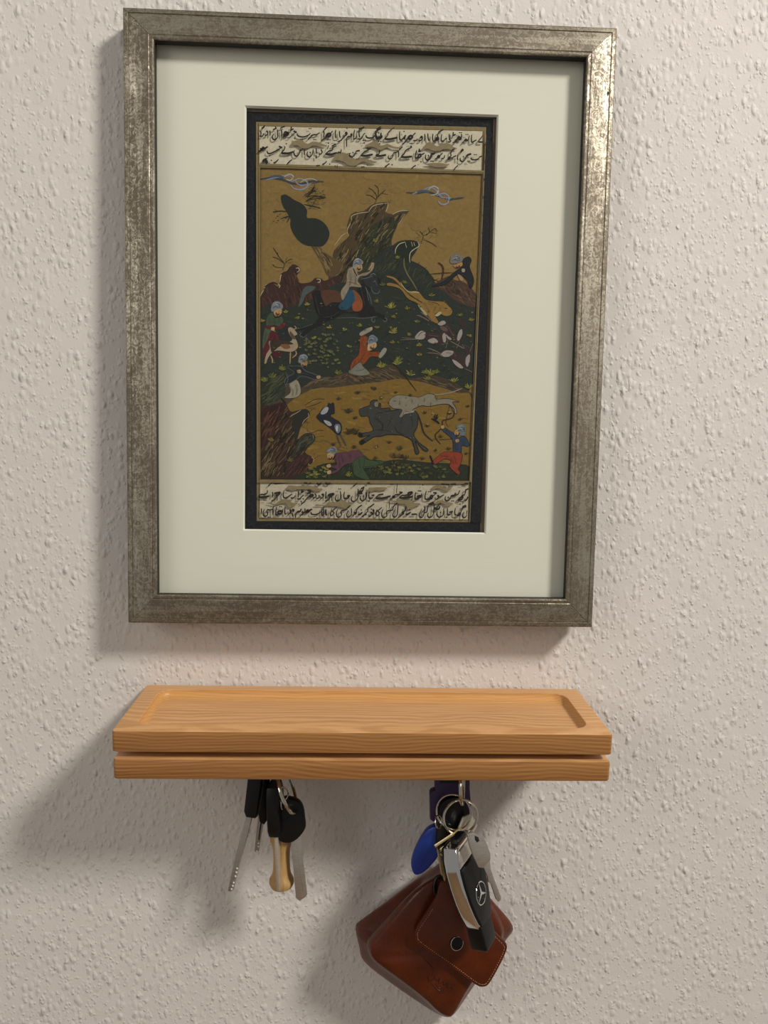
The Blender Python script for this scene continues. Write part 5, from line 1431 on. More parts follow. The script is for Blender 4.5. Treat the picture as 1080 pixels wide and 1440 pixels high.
('s','scene','5c6068',0.8,(78,18796,247,18892,402,18873,558,18815)),
('s','scene','a3a7ad',0.8,(80,18720,248,18815,404,18796,560,18739)),
('s','scene','565a62',0.8,(81,18636,250,18731,405,18712,561,18655)),
('s','scene','8d9198',0.8,(201,18890,327,18726,468,18653)),
('s','scene','4e525a',0.8,(339,18924,435,18805,544,18746)),
('s','scene','221812',0.8,(5738,23688,5660,23693)),
('s','scene','221812',1.3,(5895,23624,5866,23518,5759,23469,5679,23543)),
('s','scene','5a2c20',0.7,(5756,23567,5663,23572)),
('s','scene','5c6068',0.8,(5448,24071,5616,24166,5772,24148,5928,24093)),
('s','scene','a3a7ad',0.8,(5450,23996,5618,24091,5774,24073,5930,24017)),
('s','scene','565a62',0.8,(5452,23913,5620,24008,5776,23990,5933,23934)),
('s','scene','8d9198',0.8,(5570,24165,5698,24003,5840,23932)),
('s','scene','4e525a',0.8,(5708,24199,5805,24081,5915,24024)),
('s','scene','221812',0.8,(6009,12855,5921,12862)),
('s','scene','221812',1.3,(6186,12781,6154,12658,6033,12604,5943,12689)),
('s','scene','5a2c20',0.7,(6030,12717,5924,12723)),
('s','scene','5c6068',0.8,(6029,13064,6219,13172,6396,13150,6573,13084)),
('s','scene','a3a7ad',0.8,(6032,12978,6222,13086,6398,13063,6575,12997)),
('s','scene','565a62',0.8,(6034,12882,6224,12990,6401,12968,6578,12902)),
('s','scene','8d9198',0.8,(6167,13171,6312,12983,6473,12899)),
('s','scene','4e525a',0.8,(6324,13209,6433,13072,6558,13005)),
('s','scene','221812',0.8,(-2373,11125,-2451,11131)),
('s','scene','221812',1.3,(-2216,11057,-2245,10947,-2354,10898,-2433,10975)),
('s','scene','5a2c20',0.7,(-2356,11000,-2449,11006)),
('s','scene','5c6068',0.8,(-2456,11521,-2286,11618,-2129,11597,-1972,11538)),
('s','scene','a3a7ad',0.8,(-2455,11443,-2285,11540,-2128,11519,-1971,11460)),
('s','scene','565a62',0.8,(-2454,11357,-2283,11454,-2127,11434,-1970,11374)),
('s','scene','8d9198',0.8,(-2332,11617,-2205,11448,-2064,11372)),
('s','scene','4e525a',0.8,(-2192,11651,-2097,11528,-1987,11467)),
('s','scene','6d6154',0.8,(-1238,22897,-1140,22523,-1211,22145)),
('s','scene','6d6154',0.8,(-854,22907,-810,22532,-843,22192)),
('s','scene','6d6154',0.8,(-392,22883,-162,22927)),
('s','scene','6d6154',0.8,(-1605,21757,-1485,21458)),
('s','scene','6d6154',0.8,(-1165,23124,-1004,22677)),
('s','scene','2c3629',0.8,(-6418,19969,-6301,19669)),
('s','scene','2c3629',0.8,(-6074,19978,-5994,19601)),
('s','scene','2c3629',0.8,(-5767,19948,-5711,19647)),
('s','scene','2c3629',0.8,(-6565,19057,-6677,18447)),
('s','scene','3c1218',0.8,(-6258,18913,-6330,18228)),
('s','scene','3c1218',0.8,(-5989,18844,-6178,18383)),
('s','scene','6e6658',0.8,(-5001,15585,-4805,15282,-4841,14973)),
('s','scene','6e6658',0.8,(-4616,15747,-4535,15365,-4610,15055)),
('s','scene','4b5254',0.8,(-4780,16739,-4392,16519)),
('s','scene','4b5254',0.8,(-4314,16444,-3850,16378)),
('s','scene','4b5254',0.8,(-4620,16207,-4313,16367)),
('s','scene','5c2a12',0.8,(-399,18601,-236,18147)),
('s','scene','5c2a12',0.8,(-153,17843,-531,17221)),
('s','scene','5c2a12',0.8,(157,17850,468,17781)),
('s','scene','5c2a12',0.8,(-766,17369,-914,16905)),
('s','scene','1f2734',0.8,(5286,12997,5645,12657)),
('s','scene','1f2734',0.8,(6093,12318,6112,11621)),
('s','scene','1f2734',0.8,(6357,12323,6628,12067)),
('s','scene','1f2734',0.8,(5876,12227,5980,11619)),
('s','scene','5a2217',0.8,(4979,11251,5508,11217)),
('s','scene','5a2217',0.8,(5856,11355,6048,10746)),
('s','scene','5a2217',0.8,(5684,11177,5872,10743)),
('s','scene','3e242c',0.8,(-1608,11240,-1444,10696)),
('s','scene','3e242c',0.8,(-1061,11290,-978,10940)),
('s','scene','3e242c',0.8,(-1917,10922,-2068,10528)),
('s','scene','3e242c',0.8,(-1764,11159,-1674,10379)),
('s','scene','263221',0.8,(-429,10950,-341,10325)),
('s','scene','263221',0.8,(-37,10957,-108,10486)),
('s','scene','3a3a3e',0.8,(-3444,21406,-3321,20805,-3122,20205)),
('s','scene','3a3a3e',0.8,(-2438,20828,-2055,20914)),
('s','scene','3a3a3e',0.8,(-533,22088,-369,21488,-205,20887)),
('s','scene','3a3a3e',0.8,(-77,22402,234,22259)),
('s','scene','3a3a3e',0.8,(-2967,20058,-2352,20149,-1894,20464)),
('s','scene','6f7a7e',0.8,(71,22782,299,22939,455,22831)),
('s','scene','6f7a7e',0.8,(270,22411,462,22454)),
('s','scene','6f7a7e',0.8,(-147,22023,21,21196)),
('s','scene','2a2a29',0.8,(559,13680,1089,13259,1011,12738)),
('s','scene','2a2a29',0.8,(2465,14064,2307,13284)),
('s','scene','2a2a29',0.8,(2992,13903,3096,13127)),
('s','scene','2a2a29',0.8,(1689,13703,1440,13093)),
('s','scene','2a2a29',0.8,(28,14272,121,13929)),
('s','scene','5a5a56',0.8,(812,14116,1423,13956)),
('s','scene','5a5a56',0.8,(2551,14152,3164,13993)),
('s','scene','5a5a56',0.8,(1430,13611,1781,13446)),
('s','scene','5f4a24',0.8,(2404,21865,2875,21575)),
('s','scene','5f4a24',0.8,(3658,21216,3981,20693)),
('s','scene','5f4a24',0.8,(4440,21009,4294,20625)),
('s','scene','5f4a24',0.8,(3970,21149,4283,21081)),
('s','scene','5f4a24',0.8,(4751,21017,4681,20711)),
('s','scene','6f625e',0.8,(4020,19092,4645,19031)),
('s','scene','6f625e',0.8,(5253,19658,5579,19131)),
('s','scene','6f625e',0.8,(5139,18046,5768,17908)),
('s','scene','8f8f80',1.0,(5144,19696,5187,19684)),
('s','scene','8f8f80',1.0,(3349,20370,3391,20357)),
('s','scene','8f8f80',1.0,(3428,18823,3470,18810)),
('s','scene','8f8f80',1.0,(-218,18367,-176,18354)),
('s','scene','8f8f80',1.0,(2746,17478,2789,17465)),
('s','scene','8f8f80',1.0,(3930,19788,3972,19775)),
('s','scene','8f8f80',1.0,(80,18000,122,17987)),
('s','scene','8f8f80',1.0,(-3994,18545,-3952,18533)),
('s','scene','8f8f80',1.0,(-1792,17222,-1750,17209)),
('s','scene','8f8f80',1.0,(-2973,17152,-2931,17139)),
('s','scene','8f8f80',1.0,(2970,20759,3012,20746)),
('s','scene','8f8f80',1.0,(-5111,17644,-5070,17631)),
('s','scene','8f8f80',1.0,(-5442,19578,-5400,19566)),
('s','scene','8f8f80',1.0,(363,18725,405,18712)),
('s','scene','8f8f80',1.0,(-2733,17660,-2691,17647)),
('s','scene','8f8f80',1.0,(5743,17811,5786,17798)),
('s','scene','8f8f80',1.0,(-2474,20822,-2433,20810)),
('s','scene','8f8f80',1.0,(5416,20690,5459,20677)),
('s','scene','8f8f80',1.0,(3279,18708,3322,18695)),
('s','scene','8f8f80',1.0,(-4303,18829,-4261,18817)),
('s','scene','8f8f80',1.0,(-5358,20449,-5317,20437)),
('s','scene','8f8f80',1.0,(-2351,19587,-2309,19575)),
('s','scene','8f8f80',1.0,(3949,20067,3992,20055)),
('s','scene','8f8f80',1.0,(5180,18830,5223,18817)),
('s','scene','8f8f80',1.0,(-203,19131,-161,19118)),
('s','scene','8f8f80',1.0,(392,20169,434,20157)),
('s','scene','8f8f80',1.0,(5611,18982,5654,18969)),
('s','scene','8f8f80',1.0,(1104,18605,1146,18593)),
('s','scene','8f8f80',1.0,(5359,18079,5401,18066)),
('s','scene','8f8f80',1.0,(-1798,19076,-1756,19064)),
('s','scene','8f8f80',1.0,(-214,18796,-172,18784)),
('s','scene','8f8f80',1.0,(1109,16980,1151,16967)),
('s','scene','8f8f80',1.0,(944,16965,986,16952)),
('s','scene','8f8f80',1.0,(-3966,16877,-3924,16864)),
('s','scene','8f8f80',1.0,(-2903,19794,-2862,19781)),
('s','scene','8f8f80',1.0,(-2396,20029,-2354,20017)),
('s','scene','8f8f80',1.0,(-4412,19057,-4370,19044)),
('s','scene','8f8f80',1.0,(-1192,19739,-1150,19726)),
('s','scene','8f8f80',1.0,(5827,18720,5870,18707)),
('s','scene','8f8f80',1.0,(4722,20605,4764,20592)),
('s','scene','8f8f80',1.0,(-970,17168,-928,17156)),
('s','scene','8f8f80',1.0,(-1013,19766,-971,19754)),
('s','scene','8f8f80',1.0,(-1500,17781,-1458,17768)),
('s','scene','8f8f80',1.0,(5014,17152,5056,17140)),
('s','scene','8f8f80',1.0,(1215,20494,1257,20482)),
('s','scene','8f8f80',1.0,(4350,19482,4392,19470)),
('s','scene','a0946a',1.0,(3865,11709,3908,11696)),
('s','scene','a0946a',1.0,(1131,14787,1174,14774)),
('s','scene','a0946a',1.0,(1693,12788,1735,12775)),
('s','scene','a0946a',1.0,(-3373,14645,-3331,14633)),
('s','scene','a0946a',1.0,(5354,14725,5396,14712)),
('s','scene','a0946a',1.0,(2577,14730,2620,14717)),
('s','scene','a0946a',1.0,(1583,14993,1625,14980)),
('s','scene','a0946a',1.0,(2908,12394,2951,12381)),
('s','scene','a0946a',1.0,(-401,14872,-359,14859)),
('s','scene','a0946a',1.0,(1462,15035,1504,15022)),
('s','scene','a0946a',1.0,(6095,13782,6138,13769)),
('s','scene','a0946a',1.0,(1665,14663,1707,14650)),
('s','scene','a0946a',1.0,(3672,14158,3715,14145)),
('s','scene','a0946a',1.0,(-754,13171,-712,13158)),
('s','scene','a0946a',1.0,(3119,12410,3162,12397)),
('s','scene','a0946a',1.0,(-1884,15429,-1842,15416)),
('s','scene','a0946a',1.0,(-2646,14313,-2604,14300)),
('s','scene','a0946a',1.0,(3666,14914,3708,14901)),
('s','scene','a0946a',1.0,(6273,13002,6316,12989)),
('s','scene','a0946a',1.0,(-3495,14603,-3453,14590)),
('s','scene','a0946a',1.0,(701,12006,744,11993)),
('s','scene','a0946a',1.0,(2895,13874,2938,13861)),
('s','scene','a0946a',1.0,(3480,14518,3522,14505)),
('s','scene','a0946a',1.0,(-1391,11704,-1348,11691)),
('s','scene','a0946a',1.0,(-2860,12695,-2818,12681)),
('s','scene','a0946a',1.0,(854,13707,896,13694)),
('s','scene','20241b',1.1,(-4243,27708,-3701,28029,-3549,28412)),
('s','scene','20241b',1.1,(-4130,27333,-3541,27655,-2838,27647)),
('s','scene','20241b',1.1,(-3924,27035,-3221,26981)),
('s','scene','20241b',1.1,(-4133,27636,-3777,27875)),
('s','scene','20241b',1.1,(-3859,28251,-3467,27991)),
('s','scene','20241b',1.1,(-3547,28231,-3700,27953)),
('s','scene','20241b',1.1,(-3229,27695,-2996,27793)),
('s','scene','20241b',1.1,(-3536,27199,-3254,27178)),
('s','scene','20241b',1.2,(-3820,27525,-3696,27574)),
('s','scene','20241b',1.2,(-3307,27662,-3167,27712)),
('s','scene','20241b',1.2,(-3010,27626,-2901,27660)),
('s','scene','20241b',1.2,(-2996,27763,-2887,27767)),
('s','scene','20241b',1.2,(-3685,27969,-3560,27973)),
('s','scene','20241b',1.2,(-3594,28184,-3501,28232)),
('s','scene','20241b',1.2,(-3802,27267,-3708,27255)),
('s','scene','20241b',1.2,(-4119,27803,-4010,27807)),
('s','scene','20241b',1.2,(-3278,27876,-3153,27880)),
('s','scene','20241b',1.2,(-3037,27260,-2959,27293)),
('s','scene','20241b',1.2,(-3661,27241,-3537,27290)),
('s','scene','20241b',1.2,(-3944,27414,-3819,27418)),
('s','scene','20241b',1.2,(-3980,27929,-3872,27963)),
('s','scene','20241b',1.2,(-3447,27643,-3369,27645)),
('s','scene','20241b',1.2,(-3452,28082,-3344,28131)),
('s','scene','20241b',1.2,(-3538,27442,-3398,27432)),
('s','scene','20241b',1.2,(-2943,27279,-2834,27312)),
('s','scene','20241b',1.2,(-3358,27994,-3248,27983)),
('s','scene','20241b',1.2,(-3289,27496,-3164,27484)),
('s','scene','20241b',1.2,(-3543,27837,-3418,27810)),
('s','scene','20241b',1.2,(-3451,27976,-3389,28009)),
('s','scene','20241b',1.2,(-3905,28128,-3843,28176)),
('s','scene','20241b',1.2,(-3549,27001,-3456,27034)),
('s','scene','20241b',1.2,(-3028,27838,-2966,27870)),
('s','scene','20241b',1.2,(-3733,28088,-3624,28153)),
('s','scene','20241b',1.2,(-3546,28125,-3452,28113)),
('s','scene','20241b',1.2,(-3692,27270,-3615,27288)),
('s','scene','20241b',1.2,(-3076,27958,-2983,27991)),
('s','scene','20241b',1.2,(-2993,27520,-2915,27553)),
('s','scene','20241b',1.2,(-2964,27734,-2856,27783)),
('s','scene','20241b',1.2,(-3181,27545,-3087,27593)),
('s','scene','20241b',1.2,(-3805,27555,-3680,27590)),
('s','scene','20241b',1.2,(-3914,27567,-3805,27571)),
('s','scene','20241b',1.2,(-3418,27826,-3324,27829)),
('s','scene','20241b',1.2,(-4004,27200,-3879,27204)),
('s','scene','20241b',1.2,(-3396,27295,-3287,27283)),
('s','scene','20241b',1.2,(-2996,27793,-2902,27766)),
('s','scene','20241b',1.2,(-3553,27381,-3476,27429)),
('s','scene','20241b',1.2,(-3916,27719,-3823,27752)),
('s','scene','20241b',1.2,(-3077,28034,-2968,28052)),
('s','scene','20241b',1.1,(-6222,25991,-6129,26054)),
('s','scene','20241b',1.1,(-6222,26006,-6098,26040)),
('s','scene','20241b',1.1,(-5911,26061,-5833,26078)),
('s','scene','20241b',1.1,(-5445,26227,-5320,26277)),
('s','scene','20241b',1.1,(-6103,26739,-5962,26713)),
('s','scene','20241b',1.1,(-5165,26358,-5087,26375)),
('s','scene','20241b',1.1,(-5927,26060,-5833,26063)),
('s','scene','20241b',1.1,(-5927,26091,-5787,26095)),
('s','scene','20241b',1.1,(-5651,26647,-5573,26680)),
('s','scene','20241b',1.1,(-5584,26086,-5491,26104)),
('s','scene','20241b',1.1,(-5975,26318,-5866,26351)),
('s','scene','20241b',1.1,(-5291,26521,-5182,26509)),
('s','scene','20241b',1.1,(-5197,26387,-5119,26450)),
('s','scene','20241b',1.1,(-5431,26441,-5369,26504)),
('s','scene','20241b',1.1,(-5944,26334,-5882,26397)),
('s','scene','20241b',1.1,(-6009,26666,-5931,26684)),
('s','scene','20241b',1.1,(-5805,26445,-5696,26509)),
('s','scene','20241b',1.1,(-5274,26324,-5165,26373)),
('s','scene','4a3b22',0.8,(480,27736,589,27785)),
('s','scene','4a3b22',0.8,(-217,28140,-47,28252)),
('s','scene','4a3b22',0.8,(573,27815,696,27941)),
('s','scene','4a3b22',0.8,(-96,27505,29,27494)),
('s','scene','4a3b22',0.8,(-29,28131,110,28272)),
('s','scene','4a3b22',0.8,(576,28500,652,28609)),
('s','scene','4a3b22',0.8,(-215,28019,-92,28129)),
('s','scene','4a3b22',0.8,(462,27873,541,27860)),
('s','scene','4a3b22',0.8,(1017,28423,1188,28519)),
('s','scene','4a3b22',0.8,(633,27969,819,28112)),
('s','scene','4a3b22',0.8,(1193,27439,1365,27505)),
('s','scene','4a3b22',0.8,(257,27927,412,28054)),
('s','scene','4a3b22',0.8,(1145,27468,1269,27548)),
('s','scene','4a3b22',0.8,(1285,27563,1458,27569)),
('s','scene','4a3b22',0.8,(1143,27590,1222,27577)),
('s','scene','4a3b22',0.8,(1281,28553,1390,28632)),
('s','scene','4a3b22',0.8,(119,27725,245,27714)),
('s','scene','4a3b22',0.8,(874,28525,1014,28590)),
('s','scene','4a3b22',0.8,(434,27689,620,27817)),
('s','scene','4a3b22',0.8,(1116,28183,1193,28231)),
('s','scene','4a3b22',0.8,(3536,25642,3675,25784)),
('s','scene','4a3b22',0.8,(3195,25324,3321,25343)),
('s','scene','4a3b22',0.8,(3085,25275,3179,25308)),
('s','scene','4a3b22',0.8,(3410,25607,3550,25719)),
('s','scene','4a3b22',0.8,(4295,25695,4483,25778)),
('s','scene','4a3b22',0.8,(3954,25377,4047,25473)),
('s','scene','4a3b22',0.8,(3814,25927,3892,25991)),
('s','scene','4a3b22',0.8,(4011,25656,4074,25673)),
('s','scene','4a3b22',0.8,(4014,25533,4109,25536)),
('s','scene','4a3b22',0.8,(3775,25572,3900,25622)),
('s','scene','4a3b22',0.8,(3130,25399,3239,25449)),
('s','scene','4a3b22',0.8,(3250,24987,3421,25100)),
('s','scene','4a3b22',0.8,(4177,25322,4240,25355)),
('s','scene','4a3b22',0.8,(3924,25976,4112,26044)),
('s','scene','4a3b22',0.8,(3029,25658,3185,25754)),
('s','scene','4a3b22',0.8,(4033,25395,4143,25414)),
('s','scene','4a3b22',0.8,(4269,25479,4459,25454)),
('s','scene','4a3b22',0.8,(3347,24913,3473,24917)),
('s','scene','4a3b22',0.8,(4215,25739,4306,25880)),
('s','scene','4a3b22',0.8,(3152,25123,3326,25128)),
('q','paper','857450',0,(-7290,29519,-7028,29528,-6902,9378,-7140,9374)),
('q','paper','857450',0,(7239,29512,7396,29517,7099,9527,6908,9524)),
('q','paper','857450',0,(-7140,9467,6924,9619,6921,9401,-7139,9252)),
('q','paper','857450',0,(-7263,29581,7328,29622,7321,29408,-7262,29336)),
('q','paper','1b1d20',0,(7366,31422,7827,31438,7771,6820,7059,6905)),
('s','paper','4a3a26',1.3,(-7155,29611,-6989,9188)),
('s','paper','3d3020',1.2,(7276,29514,7146,19706,6920,9429)),
('s','paper','40321e',1.2,(-7100,29424,7258,29477)),
('s','paper','332818',1.3,(-6991,9479,6924,9628)),
('s','paper','a08e68',1.0,(7371,31864,7041,6856)),
('s','paper','4a3a26',0.9,(-7027,29352,-6902,9472)),
('s','paper','33363a',0.7,(-7861,32468,-7693,32643,-7503,32575,-7560,32436)),
('s','paper','2e3134',0.6,(-7587,32470,-7371,32351,-7258,32474)),
('s','paper','33363a',0.7,(-7313,32473,-7152,32301,-6959,32372,-7011,32511)),
('s','paper','2e3134',0.6,(-7039,32476,-6817,32600,-6710,32479)),
('s','paper','33363a',0.7,(-6765,32479,-6596,32654,-6406,32587,-6464,32447)),
('s','paper','2e3134',0.6,(-6490,32481,-6273,32362,-6161,32485)),
('s','paper','33363a',0.7,(-6216,32484,-6054,32312,-5861,32383,-5913,32522)),
('s','paper','2e3134',0.6,(-5941,32487,-5719,32611,-5611,32490)),
('s','paper','33363a',0.7,(-5666,32490,-5498,32665,-5307,32598,-5365,32458)),
('s','paper','2e3134',0.6,(-5391,32492,-5174,32373,-5061,32496)),
('s','paper','33363a',0.7,(-5116,32495,-4954,32323,-4761,32394,-4813,32533)),
('s','paper','2e3134',0.6,(-4841,32498,-4619,32622,-4511,32501)),
('s','paper','33363a',0.7,(-4566,32501,-4398,32676,-4206,32609,-4264,32469)),
('s','paper','2e3134',0.6,(-4291,32503,-4072,32384,-3960,32507)),
('s','paper','33363a',0.7,(-4015,32506,-3853,32333,-3658,32405,-3711,32544)),
('s','paper','2e3134',0.6,(-3739,32509,-3517,32633,-3408,32512)),
('s','paper','33363a',0.7,(-3464,32512,-3295,32688,-3103,32620,-3161,32480)),
('s','paper','2e3134',0.6,(-3188,32514,-2969,32394,-2857,32518)),
('s','paper','33363a',0.7,(-2912,32517,-2749,32344,-2554,32416,-2607,32555)),
('s','paper','2e3134',0.6,(-2636,32520,-2413,32644,-2304,32523)),
('s','paper','33363a',0.7,(-2359,32523,-2191,32699,-1999,32631,-2056,32491)),
('s','paper','2e3134',0.6,(-2083,32525,-1863,32405,-1751,32529)),
('s','paper','33363a',0.7,(-1806,32528,-1643,32355,-1448,32427,-1502,32566)),
('s','paper','2e3134',0.6,(-1530,32531,-1307,32655,-1198,32534)),
('s','paper','33363a',0.7,(-1253,32534,-1085,32710,-892,32642,-949,32502)),
('s','paper','2e3134',0.6,(-976,32537,-756,32416,-644,32540)),
('s','paper','33363a',0.7,(-699,32539,-535,32366,-340,32438,-394,32577)),
('s','paper','2e3134',0.6,(-422,32542,-199,32667,-89,32545)),
('s','paper','33363a',0.7,(-145,32545,23,32721,217,32653,160,32513)),
('s','paper','2e3134',0.6,(133,32548,354,32427,466,32551)),
('s','paper','33363a',0.7,(410,32550,575,32377,770,32449,716,32588)),
('s','paper','2e3134',0.6,(688,32553,911,32678,1021,32557)),
('s','paper','33363a',0.7,(966,32556,1134,32733,1328,32665,1271,32524)),
('s','paper','2e3134',0.6,(1244,32559,1465,32438,1577,32562)),
('s','paper','33363a',0.7,(1522,32562,1687,32388,1883,32460,1828,32600)),
('s','paper','2e3134',0.6,(1800,32564,2023,32689,2134,32568)),
('s','paper','33363a',0.7,(2078,32567,2246,32744,2441,32676,2384,32535)),
('s','paper','2e3134',0.6,(2357,32570,2579,32449,2691,32573)),
('s','paper','33363a',0.7,(2635,32573,2801,32399,2997,32471,2942,32611)),
('s','paper','2e3134',0.6,(2914,32575,3137,32700,3248,32579)),
('s','paper','33363a',0.7,(3193,32578,3361,32755,3556,32687,3499,32546)),
('s','paper','2e3134',0.6,(3471,32581,3694,32460,3806,32584)),
('s','paper','33363a',0.7,(3750,32584,3917,32410,4113,32482,4058,32622)),
('s','paper','2e3134',0.6,(4030,32587,4253,32712,4365,32590)),
('s','paper','33363a',0.7,(4309,32589,4477,32767,4672,32698,4616,32557)),
('s','paper','2e3134',0.6,(4588,32592,4812,32472,4924,32596)),
('s','paper','33363a',0.7,(4868,32595,5036,32421,5231,32493,5176,32633)),
('s','paper','2e3134',0.6,(5148,32598,5372,32723,5483,32601)),
('s','paper','33363a',0.7,(5427,32601,5595,32778,5791,32710,5735,32569)),
('s','paper','2e3134',0.6,(5707,32603,5931,32483,6043,32607)),
('s','paper','33363a',0.7,(5987,32606,6156,32432,6352,32504,6296,32644)),
('s','paper','2e3134',0.6,(6268,32609,6492,32734,6604,32612)),
('s','paper','33363a',0.7,(6548,32612,6716,32789,6912,32721,6857,32580)),
('s','paper','2e3134',0.6,(6828,32615,7053,32494,7165,32618)),
('s','paper','33363a',0.7,(7109,32617,7278,32443,7474,32515,7418,32656)),
('s','paper','2e3134',0.6,(7390,32620,7614,32746,7727,32624)),
('s','paper','33363a',0.7,(-7679,31778,-7476,31620,-7556,31424,-7718,31473)),
('s','paper','2e3134',0.6,(-7677,31502,-7818,31276,-7676,31171)),
('s','paper','33363a',0.7,(-7676,31226,-7878,31053,-7796,30862,-7634,30923)),
('s','paper','2e3134',0.6,(-7675,30949,-7532,30733,-7673,30617)),
('s','paper','33363a',0.7,(-7674,30672,-7470,30513,-7550,30316,-7713,30366)),
('s','paper','2e3134',0.6,(-7672,30395,-7813,30169,-7671,30062)),
('s','paper','33363a',0.7,(-7671,30118,-7873,29944,-7791,29753,-7629,29814)),
('s','paper','2e3134',0.6,(-7670,29840,-7527,29623,-7668,29507)),
('s','paper','33363a',0.7,(-7669,29562,-7465,29402,-7545,29205,-7708,29255)),
('s','paper','2e3134',0.6,(-7667,29284,-7808,29057,-7666,28950)),
('s','paper','33363a',0.7,(-7666,29006,-7868,28832,-7786,28639,-7624,28700)),
('s','paper','2e3134',0.6,(-7665,28727,-7522,28508,-7663,28392)),
('s','paper','33363a',0.7,(-7664,28448,-7460,28287,-7540,28089,-7703,28139)),
('s','paper','2e3134',0.6,(-7662,28169,-7804,27940,-7661,27833)),
('s','paper','33363a',0.7,(-7661,27889,-7864,27715,-7782,27521,-7619,27583)),
('s','paper','2e3134',0.6,(-7660,27609,-7516,27390,-7658,27273)),
('s','paper','33363a',0.7,(-7659,27329,-7454,27167,-7535,26969,-7698,27020)),
('s','paper','2e3134',0.6,(-7657,27049,-7799,26820,-7656,26712)),
('s','paper','33363a',0.7,(-7656,26768,-7859,26594,-7777,26399,-7614,26461)),
('s','paper','2e3134',0.6,(-7655,26487,-7511,26267,-7653,26150)),
('s','paper','33363a',0.7,(-7654,26206,-7449,26044,-7529,25844,-7693,25896)),
('s','paper','2e3134',0.6,(-7652,25925,-7794,25695,-7651,25587)),
('s','paper','33363a',0.7,(-7651,25643,-7854,25468,-7772,25273,-7609,25334)),
('s','paper','2e3134',0.6,(-7650,25361,-7506,25140,-7648,25023)),
('s','paper','33363a',0.7,(-7649,25079,-7443,24916,-7524,24716,-7688,24767)),
('s','paper','2e3134',0.6,(-7647,24797,-7789,24566,-7646,24457)),
('s','paper','33363a',0.7,(-7646,24514,-7850,24338,-7767,24143,-7604,24204)),
('s','paper','2e3134',0.6,(-7645,24231,-7500,24009,-7643,23891)),
('s','paper','33363a',0.7,(-7643,23948,-7438,23784,-7519,23583,-7683,23635)),
('s','paper','2e3134',0.6,(-7642,23664,-7785,23433,-7641,23324)),
('s','paper','33363a',0.7,(-7641,23380,-7845,23204,-7762,23008,-7598,23069)),
('s','paper','2e3134',0.6,(-7640,23096,-7495,22873,-7638,22755)),
('s','paper','33363a',0.7,(-7638,22812,-7432,22647,-7514,22445,-7678,22498)),
('s','paper','2e3134',0.6,(-7637,22527,-7780,22296,-7636,22186)),
('s','paper','33363a',0.7,(-7636,22243,-7840,22066,-7757,21868,-7593,21930)),
('s','paper','2e3134',0.6,(-7635,21957,-7490,21733,-7633,21615)),
('s','paper','33363a',0.7,(-7633,21672,-7427,21506,-7508,21304,-7673,21357)),
('s','paper','2e3134',0.6,(-7632,21386,-7775,21154,-7630,21043)),
('s','paper','33363a',0.7,(-7631,21100,-7836,20923,-7753,20725,-7588,20786)),
('s','paper','2e3134',0.6,(-7629,20814,-7484,20589,-7628,20470)),
('s','paper','33363a',0.7,(-7628,20527,-7421,20361,-7503,20158,-7668,20211)),
('s','paper','2e3134',0.6,(-7627,20241,-7770,20007,-7625,19896)),
('s','paper','33363a',0.7,(-7626,19954,-7831,19776,-7748,19577,-7583,19639)),
('s','paper','2e3134',0.6,(-7624,19666,-7479,19440,-7623,19321)),
('s','paper','33363a',0.7,(-7623,19379,-7416,19211,-7497,19007,-7663,19061)),
('s','paper','2e3134',0.6,(-7622,19091,-7765,18857,-7620,18745)),
('s','paper','33363a',0.7,(-7620,18803,-7826,18624,-7743,18424,-7578,18486)),
('s','paper','2e3134',0.6,(-7619,18514,-7473,18287,-7618,18168)),
('s','paper','33363a',0.7,(-7618,18225,-7410,18057,-7492,17853,-7658,17906)),
('s','paper','2e3134',0.6,(-7617,17936,-7760,17701,-7615,17589)),
('s','paper','33363a',0.7,(-7615,17647,-7821,17468,-7738,17268,-7572,17329)),
('s','paper','2e3134',0.6,(-7614,17357,-7468,17129,-7612,17010)),
('s','paper','33363a',0.7,(-7613,17068,-7405,16898,-7487,16693,-7653,16747)),
('s','paper','2e3134',0.6,(-7611,16777,-7755,16542,-7610,16429)),
('s','paper','33363a',0.7,(-7610,16487,-7817,16308,-7733,16106,-7567,16168)),
('s','paper','2e3134',0.6,(-7609,16196,-7462,15967,-7607,15847)),
('s','paper','33363a',0.7,(-7607,15905,-7399,15735,-7481,15529,-7648,15584)),
('s','paper','2e3134',0.6,(-7606,15614,-7750,15378,-7605,15264)),
('s','paper','33363a',0.7,(-7605,15323,-7812,15143,-7728,14940,-7562,15002)),
('s','paper','2e3134',0.6,(-7604,15031,-7457,14800,-7602,14680)),
('s','paper','33363a',0.7,(-7602,14739,-7393,14568,-7476,14361,-7642,14416)),
('s','paper','2e3134',0.6,(-7601,14446,-7745,14209,-7599,14095)),
('s','paper','33363a',0.7,(-7600,14154,-7807,13973,-7723,13770,-7556,13832)),
('s','paper','2e3134',0.6,(-7598,13861,-7451,13629,-7597,13509)),
('s','paper','33363a',0.7,(-7597,13567,-7388,13396,-7470,13188,-7637,13244)),
('s','paper','2e3134',0.6,(-7596,13274,-7741,13036,-7594,12921)),
('s','paper','33363a',0.7,(-7594,12980,-7802,12799,-7718,12595,-7551,12657)),
('s','paper','2e3134',0.6,(-7593,12686,-7446,12453,-7591,12333)),
('s','paper','33363a',0.7,(-7592,12392,-7382,12219,-7465,12011,-7632,12067)),
('s','paper','2e3134',0.6,(-7590,12097,-7736,11858,-7589,11743)),
('s','paper','33363a',0.7,(-7589,11802,-7797,11621,-7713,11416,-7546,11478)),
('s','paper','2e3134',0.6,(-7588,11507,-7440,11273,-7586,11152)),
('s','paper','33363a',0.7,(-7586,11211,-7376,11038,-7459,10829,-7627,10885)),
('s','paper','2e3134',0.6,(-7585,10915,-7731,10676,-7583,10560)),
